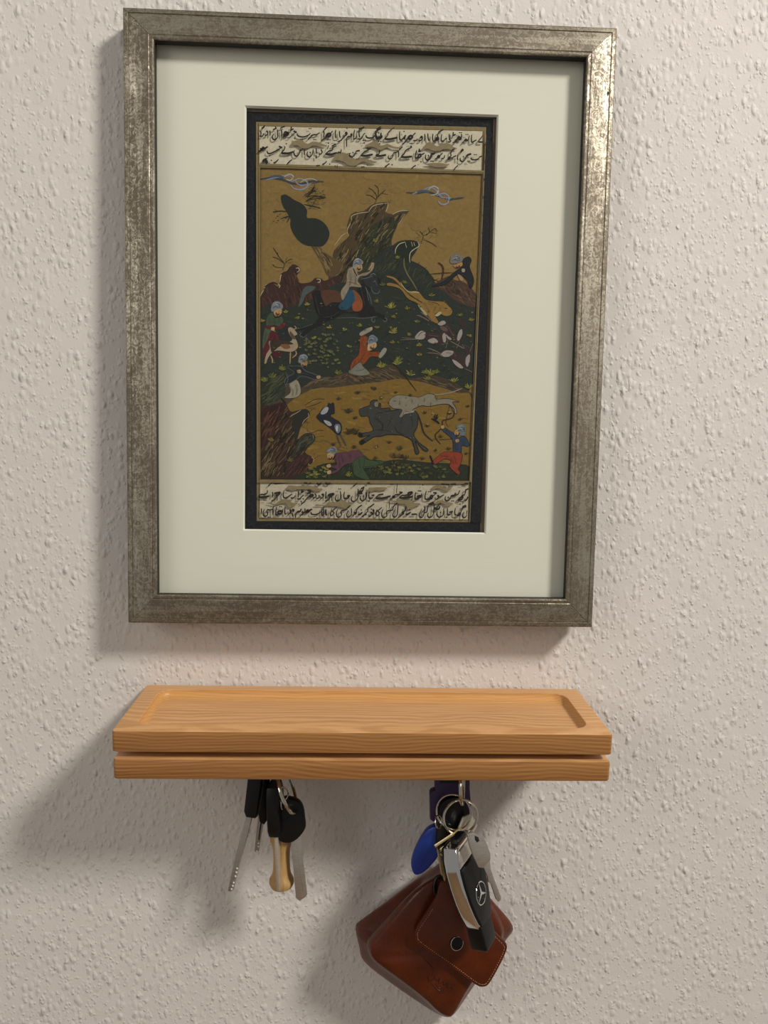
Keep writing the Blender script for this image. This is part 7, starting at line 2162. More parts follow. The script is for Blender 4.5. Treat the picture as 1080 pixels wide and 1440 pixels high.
('c','ink','2a2622',2.0,(5410,31311,5258,31269)),
('c','ink','2a2622',2.0,(6298,31735,6246,31531,6173,31418,6020,31413,5870,31268)),
('c','ink','2a2622',3.0,(6173,31418,6056,31480,5989,31404)),
('c','ink','2a2622',2.0,(6449,31795,6430,31537,6470,31336,6633,31415,6754,31482)),
('c','ink','2a2622',2.0,(7159,31775,7068,31633,6938,31463,6895,31376)),
('c','ink','2a2622',3.0,(6903,31362,7152,31371)),
('c','ink','2a2622',2.0,(3622,30146,3735,30187,3827,30345,3854,30511)),
('c','ink','2a2622',3.0,(3861,30512,4108,30575)),
('c','ink','2a2622',2.0,(4735,30456,4701,30300,4538,30240)),
('c','ink','2a2622',2.0,(4594,30599,4437,30439,4167,30216)),
('c','ink','2a2622',3.0,(4425,30438,4390,30319,4286,30360,4368,30455)),
('c','ink','2a2622',3.0,(5352,30882,5194,30788)),
('c','ink','2a2622',2.0,(5194,30788,5129,30610,5145,30444,5070,30386)),
('c','ink','2a2622',3.0,(5070,30379,5015,30311,5085,30276,4940,30216)),
('c','ink','2a2622',2.0,(5490,30467,5319,30387,5244,30319,5091,30313)),
('c','ink','2a2622',2.0,(5584,30514,5566,30329,5589,30201)),
('c','ink','2a2622',3.0,(5850,30873,5910,30813,5807,30780,5787,30676)),
('c','ink','2a2622',2.0,(5750,30335,5747,30188,5902,30112,6052,30235,6131,30451)),
('c','ink','2a2622',3.0,(6138,30459,6236,30536,6433,30609)),
('c','ink','2a2622',2.0,(6433,30358,6481,30279,6666,30248,6895,30311,7007,30444,7151,30486)),
('c','ink','2a2622',2.0,(5360,29584,5452,29716,5602,29858)),
('q','ink','2a2622',0,(3632,30407,3686,30469,3751,30420,3698,30359)),
('q','ink','2a2622',0,(4579,30789,4632,30850,4698,30802,4644,30740)),
('q','ink','2a2622',0,(5892,30410,5945,30471,6011,30422,5957,30361)),
('q','ink','2a2622',0,(5605,31881,5645,31935,5723,31912,5683,31857)),
('q','ink','2a2622',0,(5715,31885,5755,31939,5833,31915,5793,31861)),
('q','ink','2a2622',0,(6028,31786,6068,31840,6147,31816,6107,31762)),
('q','ink','2a2622',0,(6139,31789,6178,31844,6257,31820,6217,31766)),
('q','ink','2a2622',0,(3796,30054,3836,30109,3915,30085,3874,30030)),
('q','ink','2a2622',0,(3906,30058,3946,30112,4025,30088,3985,30034)),
('q','ink','2a2622',0,(6190,30134,6229,30188,6308,30164,6269,30110)),
('q','ink','2a2622',0,(6300,30137,6340,30192,6419,30168,6379,30114)),
('q','ink','2a2622',0,(6600,30554,6640,30608,6719,30584,6679,30530)),
('q','ink','2a2622',0,(6711,30557,6750,30612,6830,30588,6790,30533)),
('c','ink','2a2622',2.1,(-6373,9053,-6236,9188,-6132,9249)),
('c','ink','2a2622',3.15,(-4017,9285,-3843,9271)),
('c','ink','2a2622',2.1,(-6433,8745,-6457,8581,-6612,8491,-6854,8470,-6965,8409)),
('c','ink','2a2622',3.15,(-6975,8387,-6940,8304,-6680,8298,-6327,8381)),
('c','ink','2a2622',2.1,(-6100,8639,-6082,8465,-6126,8297)),
('c','ink','2a2622',3.15,(-5971,8565,-5816,8592,-5608,8620,-5711,8471,-5849,8434)),
('c','ink','2a2622',2.1,(-5849,8427,-5910,8189,-6159,8055)),
('c','ink','2a2622',2.1,(-5772,8383,-5812,8103)),
('c','ink','2a2622',2.1,(-5338,8764,-5399,8512,-5355,8303,-5223,8280,-5050,8378,-4947,8449,-4816,8546)),
('c','ink','2a2622',2.1,(-4610,8444,-4695,8296,-4893,8275)),
('c','ink','2a2622',2.1,(-4401,8745,-4405,8528,-4424,8325)),
('c','ink','2a2622',3.15,(-4151,8812,-4184,8665,-4063,8751)),
('c','ink','2a2622',2.1,(-4054,8489,-4181,8375,-4284,8233,-4476,8226)),
('c','ink','2a2622',3.15,(-3786,8783,-3646,8768,-3621,8664,-3801,8608)),
('c','ink','2a2622',3.15,(-3695,8418,-3557,8514,-3417,8475,-3590,8360)),
('c','ink','2a2622',2.1,(-3521,8421,-3729,8358,-3867,8222,-4004,8028,-4211,7902)),
('c','ink','2a2622',2.1,(-6814,7538,-6827,7335,-6847,7177)),
('c','ink','2a2622',2.1,(-6623,7506,-6709,7301,-6673,7092,-6534,7034,-6413,7166,-6449,7341,-6425,7474,-6259,7459,-6044,7540)),
('c','ink','2a2622',2.1,(-6024,7697,-6068,7487,-6062,7165)),
('c','ink','2a2622',2.1,(-5819,7673,-5876,7420,-5850,7140,-5701,7177)),
('c','ink','2a2622',3.15,(-5701,7177,-5737,7345,-5598,7407,-5452,7356,-5562,7207,-5667,7248)),
('c','ink','2a2622',2.1,(-5459,7356,-5398,7532)),
('c','ink','2a2622',2.1,(-5263,7682,-5286,7429,-5259,7212,-5173,7256)),
('c','ink','2a2622',3.15,(-4931,7505,-4878,7365,-4936,7259)),
('c','ink','2a2622',2.1,(-4936,7259,-5068,7180)),
('c','ink','2a2622',3.15,(-4799,7507,-4688,7474,-4763,7367)),
('c','ink','2a2622',3.15,(-4797,7262,-4761,7080)),
('c','ink','2a2622',3.15,(-4201,7559,-4276,7410,-4450,7372)),
('c','ink','2a2622',2.1,(-4450,7372,-4546,7266,-4586,6977)),
('c','ink','2a2622',3.15,(-4130,7377,-4094,7273,-4169,7166)),
('c','ink','2a2622',2.1,(-4169,7166,-4280,7094)),
('c','ink','2a2622',2.1,(-3958,7598,-3962,7380,-4066,7336)),
('c','ink','2a2622',3.15,(-3504,7552,-3650,7483,-3753,7383,-3851,7434,-3772,7488,-3718,7384,-3927,7338)),
('q','ink','2a2622',0,(-3730,9240,-3674,9305,-3608,9252,-3664,9187)),
('q','ink','2a2622',0,(-4137,8224,-4081,8288,-4015,8235,-4070,8171)),
('q','ink','2a2622',0,(-4253,8029,-4197,8094,-4131,8041,-4187,7976)),
('q','ink','2a2622',0,(-5223,8745,-5181,8802,-5101,8775,-5143,8718)),
('q','ink','2a2622',0,(-5110,8747,-5069,8804,-4989,8777,-5030,8720)),
('q','ink','2a2622',0,(-6709,8074,-6667,8131,-6588,8104,-6629,8047)),
('q','ink','2a2622',0,(-6597,8076,-6555,8133,-6475,8106,-6517,8049)),
('q','ink','2a2622',0,(-5683,7671,-5641,7729,-5561,7702,-5603,7644)),
('q','ink','2a2622',0,(-5570,7673,-5529,7730,-5449,7703,-5490,7646)),
('q','ink','2a2622',0,(-6425,6973,-6383,7030,-6303,7003,-6345,6946)),
('q','ink','2a2622',0,(-6312,6975,-6270,7032,-6191,7005,-6232,6947)),
('c','ink','2a2622',3.15,(-3174,9289,-3051,9197,-2903,9294)),
('c','ink','2a2622',3.15,(-2617,9309,-2477,9242,-2311,9304)),
('c','ink','2a2622',2.1,(-801,9114,-663,9221,-553,9335)),
('c','ink','2a2622',3.15,(-3695,9238,-3591,9293)),
('c','ink','2a2622',1.26,(-3672,8750,-3636,8576,-3471,8467,-3581,8395,-3704,8435)),
('c','ink','2a2622',2.1,(-3305,8582,-3226,8408,-3434,8275)),
('c','ink','2a2622',2.1,(-3032,8506,-3051,8323,-3204,8268)),
('c','ink','2a2622',3.15,(-2851,8519,-2775,8548,-2756,8433)),
('c','ink','2a2622',2.1,(-2756,8433,-2797,8345,-2925,8280)),
('c','ink','2a2622',2.1,(-2575,8727,-2596,8488,-2601,8271)),
('c','ink','2a2622',3.15,(-2450,8484,-2294,8564,-2068,8592,-2223,8453,-2362,8433)),
('c','ink','2a2622',2.1,(-2338,8423,-2387,8212,-2630,8103)),
('c','ink','2a2622',2.1,(-2181,8425,-2201,8152)),
('c','ink','2a2622',2.1,(-1634,8767,-1609,8470,-1627,8259,-1782,8152,-1923,8184,-1959,8324,-1885,8528)),
('c','ink','2a2622',2.1,(-1365,8726,-1403,8508,-1358,8309,-1173,8302)),
('c','ink','2a2622',3.15,(-1173,8302,-1080,8391,-1141,8478,-1008,8487)),
('c','ink','2a2622',2.1,(-460,8952,-479,8629,-455,8419,-577,8207,-750,8109,-892,8184,-894,8342,-837,8472)),
('c','ink','2a2622',3.15,(-77,9084,-257,8976)),
('c','ink','2a2622',3.15,(-110,8985,-202,8802,-393,8753,-368,8666,-189,8669)),
('c','ink','2a2622',2.1,(-277,8499,-316,8316,-191,8171,-18,8244,70,8463,45,8715)),
('c','ink','2a2622',3.15,(-3520,7545,-3675,7413)),
('c','ink','2a2622',2.1,(-3552,7358,-3516,7229,-3289,7208,-3046,7282,-2914,7404)),
('c','ink','2a2622',2.1,(-2816,7651,-2838,7398,-2800,7145,-2696,7253,-2735,7540,-2713,7744)),
('c','ink','2a2622',3.15,(-2588,7542,-2570,7262,-2514,7203)),
('c','ink','2a2622',2.1,(-1857,7754,-2002,7587,-2140,7472)),
('c','ink','2a2622',2.1,(-2187,7591,-2243,7372,-2255,7172,-2136,7191,-2061,7333,-2140,7462)),
('c','ink','2a2622',2.1,(-1802,7562,-1876,7343,-1820,7090,-1645,7076,-1535,7236,-1580,7418,-1511,7482,-1267,7556,-1155,7590)),
('c','ink','2a2622',2.1,(-894,7647,-876,7429,-912,7210,-1067,7067,-1173,7136,-1176,7319,-1102,7503)),
('c','ink','2a2622',3.15,(-1129,7699,-984,7821)),
('c','ink','2a2622',3.15,(-214,7868,-429,7735)),
('c','ink','2a2622',2.1,(-429,7735,-532,7575,-547,7434)),
('c','ink','2a2622',3.15,(-547,7434,-605,7292,-669,7397)),
('c','ink','2a2622',2.1,(-605,7292,-778,7191)),
('c','ink','2a2622',3.15,(-172,7405,-282,7290,-422,7253)),
('c','ink','2a2622',2.1,(122,7269,-35,7224,-191,7112)),
('q','ink','2a2622',0,(-170,8454,-114,8519,-47,8466,-103,8401)),
('q','ink','2a2622',0,(-295,7556,-240,7621,-172,7568,-228,7503)),
('q','ink','2a2622',0,(-3208,6966,-3152,7031,-3086,6977,-3141,6912)),
('q','ink','2a2622',0,(-1806,8907,-1764,8965,-1684,8938,-1726,8880)),
('q','ink','2a2622',0,(-1693,8909,-1651,8967,-1571,8940,-1613,8882)),
('c','ink','2a2622',3.15,(165,9340,294,9349)),
('c','ink','2a2622',1.26,(2133,9357,2098,9023,2087,8714)),
('c','ink','2a2622',3.15,(-103,9063,-166,8844)),
('c','ink','2a2622',2.1,(95,8737,113,8499,26,8287,-147,8154)),
('c','ink','2a2622',2.1,(287,8789,249,8536,294,8337,445,8339,555,8471)),
('c','ink','2a2622',3.15,(459,8539,606,8559)),
('c','ink','2a2622',3.15,(1183,8629,896,8575)),
('c','ink','2a2622',2.1,(896,8575,776,8457,718,8368)),
('c','ink','2a2622',3.15,(725,8347,1041,8349,1355,8407,1676,8514)),
('c','ink','2a2622',3.15,(2296,8781,2465,8766)),
('c','ink','2a2622',2.1,(2465,8759,2264,8640,2019,8601,1933,8511)),
('c','ink','2a2622',3.15,(1993,8495,1917,8416,1845,8485,1950,8512)),
('c','ink','2a2622',2.1,(1882,8416,1692,8272)),
('c','ink','2a2622',3.15,(2842,8737,3076,8794,3113,8724,2932,8609,2825,8677)),
('c','ink','2a2622',2.1,(2862,8625,2616,8575,2441,8566,2296,8447)),
('c','ink','2a2622',3.15,(2297,8408,2655,8404,3153,8504)),
('c','ink','2a2622',2.1,(3375,8788,3320,8552,3368,8335,3508,8372)),
('c','ink','2a2622',3.15,(3462,8519,3672,8565,3570,8408,3465,8379)),
('c','ink','2a2622',1.26,(1623,8172,1628,7926,1616,7652)),
('c','ink','2a2622',3.15,(599,7969,384,7801)),
('c','ink','2a2622',2.1,(384,7801,211,7692,196,7516,111,7374,-26,7214,-148,7134)),
('c','ink','2a2622',3.15,(553,7599,590,7452,498,7310)),
('c','ink','2a2622',2.1,(498,7310,412,7196,263,7123)),
('c','ink','2a2622',3.15,(426,7414,541,7275)),
('c','ink','2a2622',2.1,(1129,7749,950,7592,828,7498)),
('c','ink','2a2622',2.1,(816,7604,760,7384,785,7202,903,7239,960,7380,881,7492)),
('c','ink','2a2622',2.1,(1202,7610,1129,7390,1169,7137,1310,7086,1473,7212,1444,7430,1548,7531,1758,7569,1869,7638)),
('c','ink','2a2622',3.15,(2142,8047,1963,7897)),
('c','ink','2a2622',2.1,(1963,7897,1878,7754,1863,7606,1688,7551)),
('c','ink','2a2622',2.1,(2214,7978,2195,7724,2182,7477,2151,7258,2013,7115,1889,7184,1885,7367,1976,7587)),
('c','ink','2a2622',3.15,(2727,7828,2693,7626,2604,7484)),
('c','ink','2a2622',3.15,(2604,7484,2500,7440,2579,7335)),
('c','ink','2a2622',2.1,(2579,7335,2398,7227,2253,7101)),
('c','ink','2a2622',3.15,(3035,7456,2889,7340,2742,7303)),
('c','ink','2a2622',3.15,(3136,7316,3436,7338)),
('c','ink','2a2622',2.1,(3653,7395,3616,7175)),
('q','ink','2a2622',0,(212,8145,267,8209,334,8156,279,8091)),
('q','ink','2a2622',0,(379,7620,434,7685,501,7631,446,7566)),
('q','ink','2a2622',0,(2910,7608,2965,7673,3033,7619,2977,7554)),
('q','ink','2a2622',0,(3008,8275,3063,8340,3131,8286,3076,8221)),
('q','ink','2a2622',0,(1641,9281,1683,9339,1764,9312,1722,9255)),
('q','ink','2a2622',0,(1755,9283,1796,9341,1877,9314,1836,9256)),
('q','ink','2a2622',0,(3476,8874,3517,8932,3599,8905,3557,8847)),
('q','ink','2a2622',0,(3590,8876,3631,8934,3713,8907,3671,8849)),
('c','ink','2a2622',3.15,(5071,9372,5283,9352)),
('c','ink','2a2622',3.15,(5353,9360,5572,9339)),
('c','ink','2a2622',3.15,(5706,9366,5994,9388)),
('c','ink','2a2622',3.15,(6622,9424,6834,9420)),
('c','ink','2a2622',2.1,(3755,8707,3739,8489,3578,8444,3473,8442)),
('c','ink','2a2622',3.15,(3628,8557,3471,8512)),
('c','ink','2a2622',2.1,(3404,8335,3551,8398)),
('c','ink','2a2622',2.1,(4068,8888,3996,8634,4002,8380,4152,8330)),
('c','ink','2a2622',3.15,(4152,8330,4390,8387,4499,8536,4386,8570,4318,8456,4467,8406)),
('c','ink','2a2622',2.1,(4499,8554,4630,8662)),
('c','ink','2a2622',3.15,(4557,8784,4747,8769)),
('c','ink','2a2622',2.1,(4748,8762,4630,8662)),
('c','ink','2a2622',3.15,(4843,8613,4888,8508,4803,8358)),
('c','ink','2a2622',2.1,(4803,8358,4701,8339)),
('c','ink','2a2622',2.1,(5237,8661,5056,8546,4899,8487)),
('c','ink','2a2622',2.1,(5364,8540,5325,8374,5417,8263,5557,8283,5660,8415,5720,8567)),
('c','ink','2a2622',3.15,(5726,8575,5832,8608,5944,8631,6011,8780)),
('c','ink','2a2622',2.1,(5937,8624,6182,8705,6255,8876,6310,8961)),
('c','ink','2a2622',3.15,(6868,9087,6687,8996)),
('c','ink','2a2622',2.1,(6687,8996,6674,8819,6607,8677)),
('c','ink','2a2622',3.15,(6607,8677,6460,8633)),
('c','ink','2a2622',3.15,(6468,8604,6296,8425,6228,8311,6446,8386,6512,8535,6365,8490)),
('c','ink','2a2622',3.15,(6848,8547,6799,8416,6683,8266)),
('c','ink','2a2622',2.1,(3951,7865,3989,7753,3915,7575,3819,7461)),
('c','ink','2a2622',2.1,(4026,7655,3953,7470,3922,7286,3802,7125,3671,7158,3632,7324,3745,7601)),
('c','ink','2a2622',3.15,(4544,8157,4275,8033)),
('c','ink','2a2622',2.1,(4275,8033,4208,7898,4166,7721,4136,7508,3996,7446)),
('c','ink','2a2622',3.15,(4581,8080,4337,7963)),
('c','ink','2a2622',2.1,(4618,8017,4604,7728,4589,7438,4489,7224,4332,7133,4199,7220,4226,7411)),
('c','ink','2a2622',3.15,(5039,8094,4895,7944)),
('c','ink','2a2622',2.1,(4895,7944,4828,7802,4683,7651)),
('c','ink','2a2622',3.15,(4974,7882,4942,7733,4760,7688,4651,7792)),
('c','ink','2a2622',2.1,(4842,7527,4804,7342,4914,7178,5090,7198,5228,7342,5257,7745)),
('c','ink','2a2622',2.1,(5508,7749,5506,7530,5536,7329,5688,7349,5780,7481)),
('c','ink','2a2622',3.15,(5649,7497,5849,7557)),
('c','ink','2a2622',2.1,(6038,7775,6001,7538,6028,7337,6102,7363)),
('c','ink','2a2622',3.15,(6722,7981,6523,7882)),
('c','ink','2a2622',3.15,(6743,7893,6525,7804)),
('c','ink','2a2622',2.1,(6525,7804,6459,7651,6392,7502)),
('c','ink','2a2622',3.15,(6392,7502,6254,7365,6179,7268)),
('c','ink','2a2622',3.15,(6329,7472,6367,7367,6221,7269)),
('c','ink','2a2622',2.1,(6611,7519,6521,7334,6578,7168,6720,7188,6811,7338)),
('c','ink','2a2622',2.1,(6821,7629,6785,7402)),
('q','ink','2a2622',0,(3761,9292,3816,9357,3884,9304,3829,9239)),
('q','ink','2a2622',0,(5472,8495,5528,8560,5596,8507,5540,8442)),
('q','ink','2a2622',0,(4986,7464,5042,7529,5110,7475,5054,7410)),
('q','ink','2a2622',0,(5401,7152,5456,7218,5525,7164,5469,7098)),
('q','ink','2a2622',0,(6279,8050,6335,8115,6403,8061,6348,7996)),
('q','ink','2a2622',0,(6364,9328,6405,9385,6487,9358,6446,9301)),
('q','ink','2a2622',0,(6479,9330,6520,9387,6602,9360,6560,9303)),
('q','ink','2a2622',0,(3520,8875,3561,8933,3643,8906,3601,8848)),
('q','ink','2a2622',0,(3634,8877,3675,8935,3757,8908,3715,8850)),
('q','ink','2a2622',0,(4155,8833,4196,8891,4278,8864,4236,8806)),
('q','ink','2a2622',0,(4269,8835,4310,8893,4392,8866,4350,8808)),
('q','ink','2a2622',0,(5722,8243,5763,8301,5845,8274,5804,8216)),
('q','ink','2a2622',0,(5836,8245,5878,8303,5960,8275,5918,8218)),
('q','ink','2a2622',0,(6324,8200,6366,8258,6448,8230,6406,8173)),
('q','ink','2a2622',0,(6439,8202,6480,8260,6562,8232,6521,8175)),
('q','ink','2a2622',0,(5840,7114,5882,7172,5964,7145,5922,7087)),
('q','ink','2a2622',0,(5955,7116,5996,7174,6078,7147,6037,7089))]
KW = .01e-3
class Paint:
    def __init__(s):
        s.V, s.F, s.C = [], [], []
        s.z = 0.0
    def face(s, pts, colr):
        k = len(s.V)
        s.V += [(p[0], -s.z, p[1]) for p in pts]
        s.F.append(tuple(range(k, k + len(pts))))
        s.C.append(colr)
    def poly(s, pts, colr):
        P = [Vector((p[0], p[1], 0)) for p in pts]
        k = len(s.V)
        s.V += [(p.x, -s.z, p.y) for p in P]
        for tri in tessellate_polygon([P]):
            a, b, c = (P[i] for i in tri)
            if (b - a).cross(c - a).z < 0:
                tri = (tri[0], tri[2], tri[1])
            s.F.append(tuple(k + i for i in tri))
            s.C.append(colr)
    def ribbon(s, pts, w, colr, nib=False):
        P = catmull([Vector((p[0], p[1])) for p in pts], False, 4)
        n = len(P)
        L, R = [], []
        for i in range(n):
            d = P[min(i + 1, n - 1)] - P[max(i - 1, 0)]
            if d.length < 1e-9:
                d = Vector((1, 0))
            d.normalize()
            k = min(i, n - 1 - i) / max(1, n - 1) * 2
            ww = w * (.55 + .45 * min(1, k * 2.2))
            if nib:
                a = math.atan2(d.y, d.x)
                ww = w * (.62 + .45 * abs(math.sin(a - math.radians(62)))) * (.75 + .25 * min(1, k * 3))
            q = Vector((-d.y, d.x)) * ww / 2
            if nib:
                if i == 0:
                    P[i] = P[i] - d * w * .18
                if i == n - 1:
                    P[i] = P[i] + d * w * .18
            L.append(P[i] + q)
            R.append(P[i] - q)
        for i in range(n - 1):
            s.face([R[i], R[i + 1], L[i + 1], L[i]], colr)
    def build(s, name, parent):
        o = mesh_obj(name, s.V, s.F, M['pigment'], parent)
        at = o.data.attributes.new('pigment', 'FLOAT_COLOR', 'FACE')
        for i, c in enumerate(s.C):
            at.data[i].color = c
        return o
def inside(p, P):
    r = False
    for i in range(len(P)):
        a, b = P[i - 1], P[i]
        if (a[1] > p[1]) != (b[1] > p[1]) and p[0] < (b[0] - a[0]) * (p[1] - a[1]) / (b[1] - a[1]) + a[0]:
            r = not r
    return r
PXM = 0.0004639          # metres of sheet per drawing unit of line width
rng = random.Random(11)
pg = {'paper': Paint(), 'scene': Paint(), 'ink': Paint()}
ALB = .58 / lin(.80)
layer = 0
for kind, grp, colr, ex_, flatpts in ART:
    pts = [(flatpts[i] * KW, flatpts[i + 1] * KW) for i in range(0, len(flatpts), 2)]
    layer += 1
    p = pg[grp]
    p.z = layer * 9e-7
    cs = [rgb(c, ALB) for c in colr.split()]
    if kind == 'q':
        p.poly(pts, cs[0])
    elif kind == 'p':
        p.poly([(q.x, q.y) for q in catmull([Vector(a) for a in pts], True, 3)], cs[0])
    elif kind == 's':
        p.ribbon(pts, ex_ * PXM, cs[0])
    elif kind == 'c':
        p.ribbon(pts, ex_ * PXM, cs[0], True)
    elif kind == 't':
        size, n = ex_
        x, y = pts[0]
        y -= size * PXM * .45
        for i in range(n):
            a = math.radians(90 + (i - (n - 1) / 2) * 150 / n + rng.uniform(-8, 8))
            ln2 = size * PXM * rng.uniform(.6, 1.1)
            d = (math.cos(a) * ln2, math.sin(a) * ln2)
            p.ribbon([(x + d[0] * .12, y), (x + d[0] * .6, y + d[1] * .7), (x + d[0], y + d[1])], PXM * rng.uniform(.7, 1.2), rng.choice(cs))
    elif kind == 'k':
        ang, n, ln2, w = ex_
        x0, x1 = min(a[0] for a in pts), max(a[0] for a in pts)
        y0, y1 = min(a[1] for a in pts), max(a[1] for a in pts)
        made = tries = 0
        z0 = p.z
        while made < n and tries < n * 30:
            tries += 1
            c = (rng.uniform(x0, x1), rng.uniform(y0, y1))
            a = math.radians(-ang + rng.uniform(-14, 14))
            L = ln2 * PXM * rng.uniform(.4, 1.0) / 2
            d = (math.cos(a) * L, math.sin(a) * L)
            e1, e2 = (c[0] - d[0], c[1] - d[1]), (c[0] + d[0], c[1] + d[1])
            if not (inside(e1, pts) and inside(e2, pts)):
                continue
            made += 1
            p.z = z0 + rng.random() * 7e-7
            bow = rng.uniform(-.18, .18)
            p.ribbon([e1, (c[0] - d[1] * bow, c[1] + d[0] * bow), e2], w * PXM * rng.uniform(.7, 1.3), rng.choice(cs))
sheet = pg['paper'].build('painted_sheet', pic)
sheet.location = (0, SHEET_Y, 0)
tag(sheet, 'old manuscript page with black border and gilt rules')
tag(pg['scene'].build('hunting_scene', sheet), 'painted hunt with horseman, bull, leopards and archers')
tag(pg['ink'].build('calligraphy', sheet), 'black handwritten script lines')

# ------------------------------------------------------------------ key shelf
shelf = empty('key_shelf', (0, -.0016, 0))
shelf.rotation_euler = (0.03554, 0, 0)
tag(shelf, 'light oak wall shelf with shallow tray top and two stacked boards', 'shelf')
HX, SD = .15, 0.07516
HY, CY = SD / 2, -SD / 2
T1 = .0132
rx, ry, rd = HX - .0118, HY - .0092, .0052
loops = []
for ins, z in ((.0006, -T1), (.0001, -T1 + .0004), (0, -T1 + .0009), (0, -.0012), (.0003, -.0004), (.0009, -.00005), (.0013, 0)):
    loops.append(rrect(HX - ins, HY - ins, .0022, z, 6, 0, CY))
for k in range(7):
    a = math.pi / 2 * k / 6
    if k == 0:
        loops.append(rrect(rx + .0004, ry + .0004, .0094, 0, 6, 0, CY))
        loops.append(rrect(rx, ry, .0090, -.0003, 6, 0, CY))
    else:
        ins = .0052 * (1 - math.cos(a))
        loops.append(rrect(rx - ins, ry - ins, .0090 - ins * .6, -.0003 - (rd - .0003) * math.sin(a), 6, 0, CY))
o = mesh_obj('tray_board', *loft(loops), M['oak_top'], shelf, True, sharp=30)
def shade_front(o):
    # front faces of the boards get a darker oak, shade put into the colour
    o.data.materials.append(M['oak_front_shade'])
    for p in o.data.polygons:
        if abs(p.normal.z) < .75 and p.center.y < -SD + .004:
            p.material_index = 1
shade_front(o)
o.data.materials.append(M['oak_cove'])
for p in o.data.polygons:
    if abs(p.center.x) < rx + .0002 and -.0049 < p.center.z < -.0002 and p.center.y > -SD + .008 and p.center.y < -.008:
        p.material_index = 2
Z2 = -T1 - .0043
loops = []
T2 = .0131
for ins, z in ((.0014, -T2), (.0004, -T2 + .0005), (0, -T2 + .0014), (0, -.0014), (.0004, -.0004), (.0014, 0)):
    loops.append(rrect(HX - .0003 - ins, HY - ins, .0022, Z2 + z, 6, 0, CY))
o = mesh_obj('base_board', *loft(loops), M['oak_low'], shelf, True, sharp=30)
shade_front(o)
o = mesh_obj('spacer', *loft([rrect(HX - .011, HY - .007, .002, z, 3, 0, CY + .0065) for z in (Z2 - .0004, -T1 + .0004)]), M['oak_core'], shelf)
UNDER = Z2 - T2

# ------------------------------------------------------------------ keys and fobs
def thing(name, loc, label, cat, group=None):
    return tag(empty(name, loc), label, cat, group)
def sub(name, VF, m, root, smooth=True, sharp=40, base=None):
    r = root
    while r.parent is not None:
        r = r.parent
    return mesh_obj(name, VF[0], VF[1], M[m], root, smooth, base if base is not None else r.location, sharp)
LEFT, RIGHT = 'keys of the left-hand bunch', 'keys of the right-hand bunch'

from mathutils.bvhtree import BVHTree

def key_plate(root, name, pts, n, thick, bev, m, shift=0.0, rounded=False):
    P2, fr = flat(pts, n)
    if rounded:
        P2 = catmull(P2, True, 3)
    return sub(name, plate(P2, -thick / 2 + shift, thick / 2 + shift, bev, fr), m, root)
def dimples(root, parent, pts, n, r=.00068):
    n = Vector(n).normalized()
    for p in pts:
        sub('dimple', lathe([(r * .2, .0), (r, .0001), (r * .8, .0004), (r * .2, .0005)], Vector(p) + n * .0010, n, 8), 'dimple', parent)

# ---- left bunch
c = Vector((-0.04888, -0.04600, -0.05419))
o = thing('split_ring', c, 'small steel split ring holding the black-headed keys under the shelf', 'key ring')
sub('coil', split_ring(c, (.892, -.03, .378), .0145, .00075), 'ring', o)
c = Vector((-0.05167, -0.05000, -0.05460))
o = thing('jump_ring', c, 'tiny steel link beside the small split ring of the left bunch', 'key ring')
sub('coil', split_ring(c, (.5, -.85, .2), .0042, .0005, 1), 'ring', o)
c2 = Vector((-0.05107, -0.05100, -0.06025))
sub('link', split_ring(c2, (.95, -.25, .1), .0034, .0005, 1), 'ring', o)

n = (-.35, -.94, 0)
o = thing('door_key', (-0.07137, -0.04400, -0.05910), 'longest dimple key with black head, hanging leftmost under the shelf', 'key', LEFT)
key_plate(o, 'head', [(-0.07269, -0.04515, -0.03856), (-0.07543, -0.04413, -0.06385), (-0.07589, -0.04396, -0.06778), (-0.07442, -0.04451, -0.07181), (-0.06819, -0.04683, -0.07152), (-0.06679, -0.04735, -0.06694), (-0.06454, -0.04819, -0.04987), (-0.06323, -0.04868, -0.03689)], n, .0058, .0014, 'black')
b = key_plate(o, 'blade', [(-0.07443, -0.04450, -0.06989), (-0.07059, -0.04593, -0.07009), (-0.07719, -0.04348, -0.09754), (-0.07839, -0.04303, -0.10121), (-0.08368, -0.04106, -0.12451), (-0.08541, -0.04042, -0.12591), (-0.08739, -0.03968, -0.12588), (-0.08182, -0.04175, -0.09904)], n, .0021, .0004, 'steel')
dimples(o, b, [(-0.08075, -0.04215, -0.10858), (-0.08123, -0.04197, -0.11139), (-0.08181, -0.04176, -0.11422), (-0.08306, -0.04129, -0.11894), (-0.08365, -0.04107, -0.12130), (-0.08443, -0.04078, -0.12370)], n)

n = (.2, -.97, 0)
o = thing('padlock_key', (-0.06641, -0.03600, -0.06308), 'short dimple key with black head, second from left in the left bunch', 'key', LEFT)
key_plate(o, 'head', [(-0.06927, -0.03643, -0.04252), (-0.06955, -0.03648, -0.07016), (-0.06768, -0.03610, -0.07966), (-0.06494, -0.03553, -0.08192), (-0.06268, -0.03507, -0.07872), (-0.06144, -0.03481, -0.06365), (-0.06115, -0.03475, -0.04323)], n, .0058, .0014, 'black')
b = key_plate(o, 'blade', [(-0.06861, -0.03629, -0.07515), (-0.06474, -0.03549, -0.07801), (-0.06669, -0.03589, -0.09157), (-0.06800, -0.03616, -0.10030), (-0.06935, -0.03644, -0.10113), (-0.07072, -0.03673, -0.09998), (-0.06988, -0.03655, -0.08973)], n, .0021, .0004, 'steel')
key_plate(o, 'groove', [(-0.06700, -0.03596, -0.07875), (-0.06609, -0.03577, -0.07885), (-0.06782, -0.03613, -0.09243), (-0.06850, -0.03627, -0.09235)], n, .0003, .0001, 'darkhole', .0011)
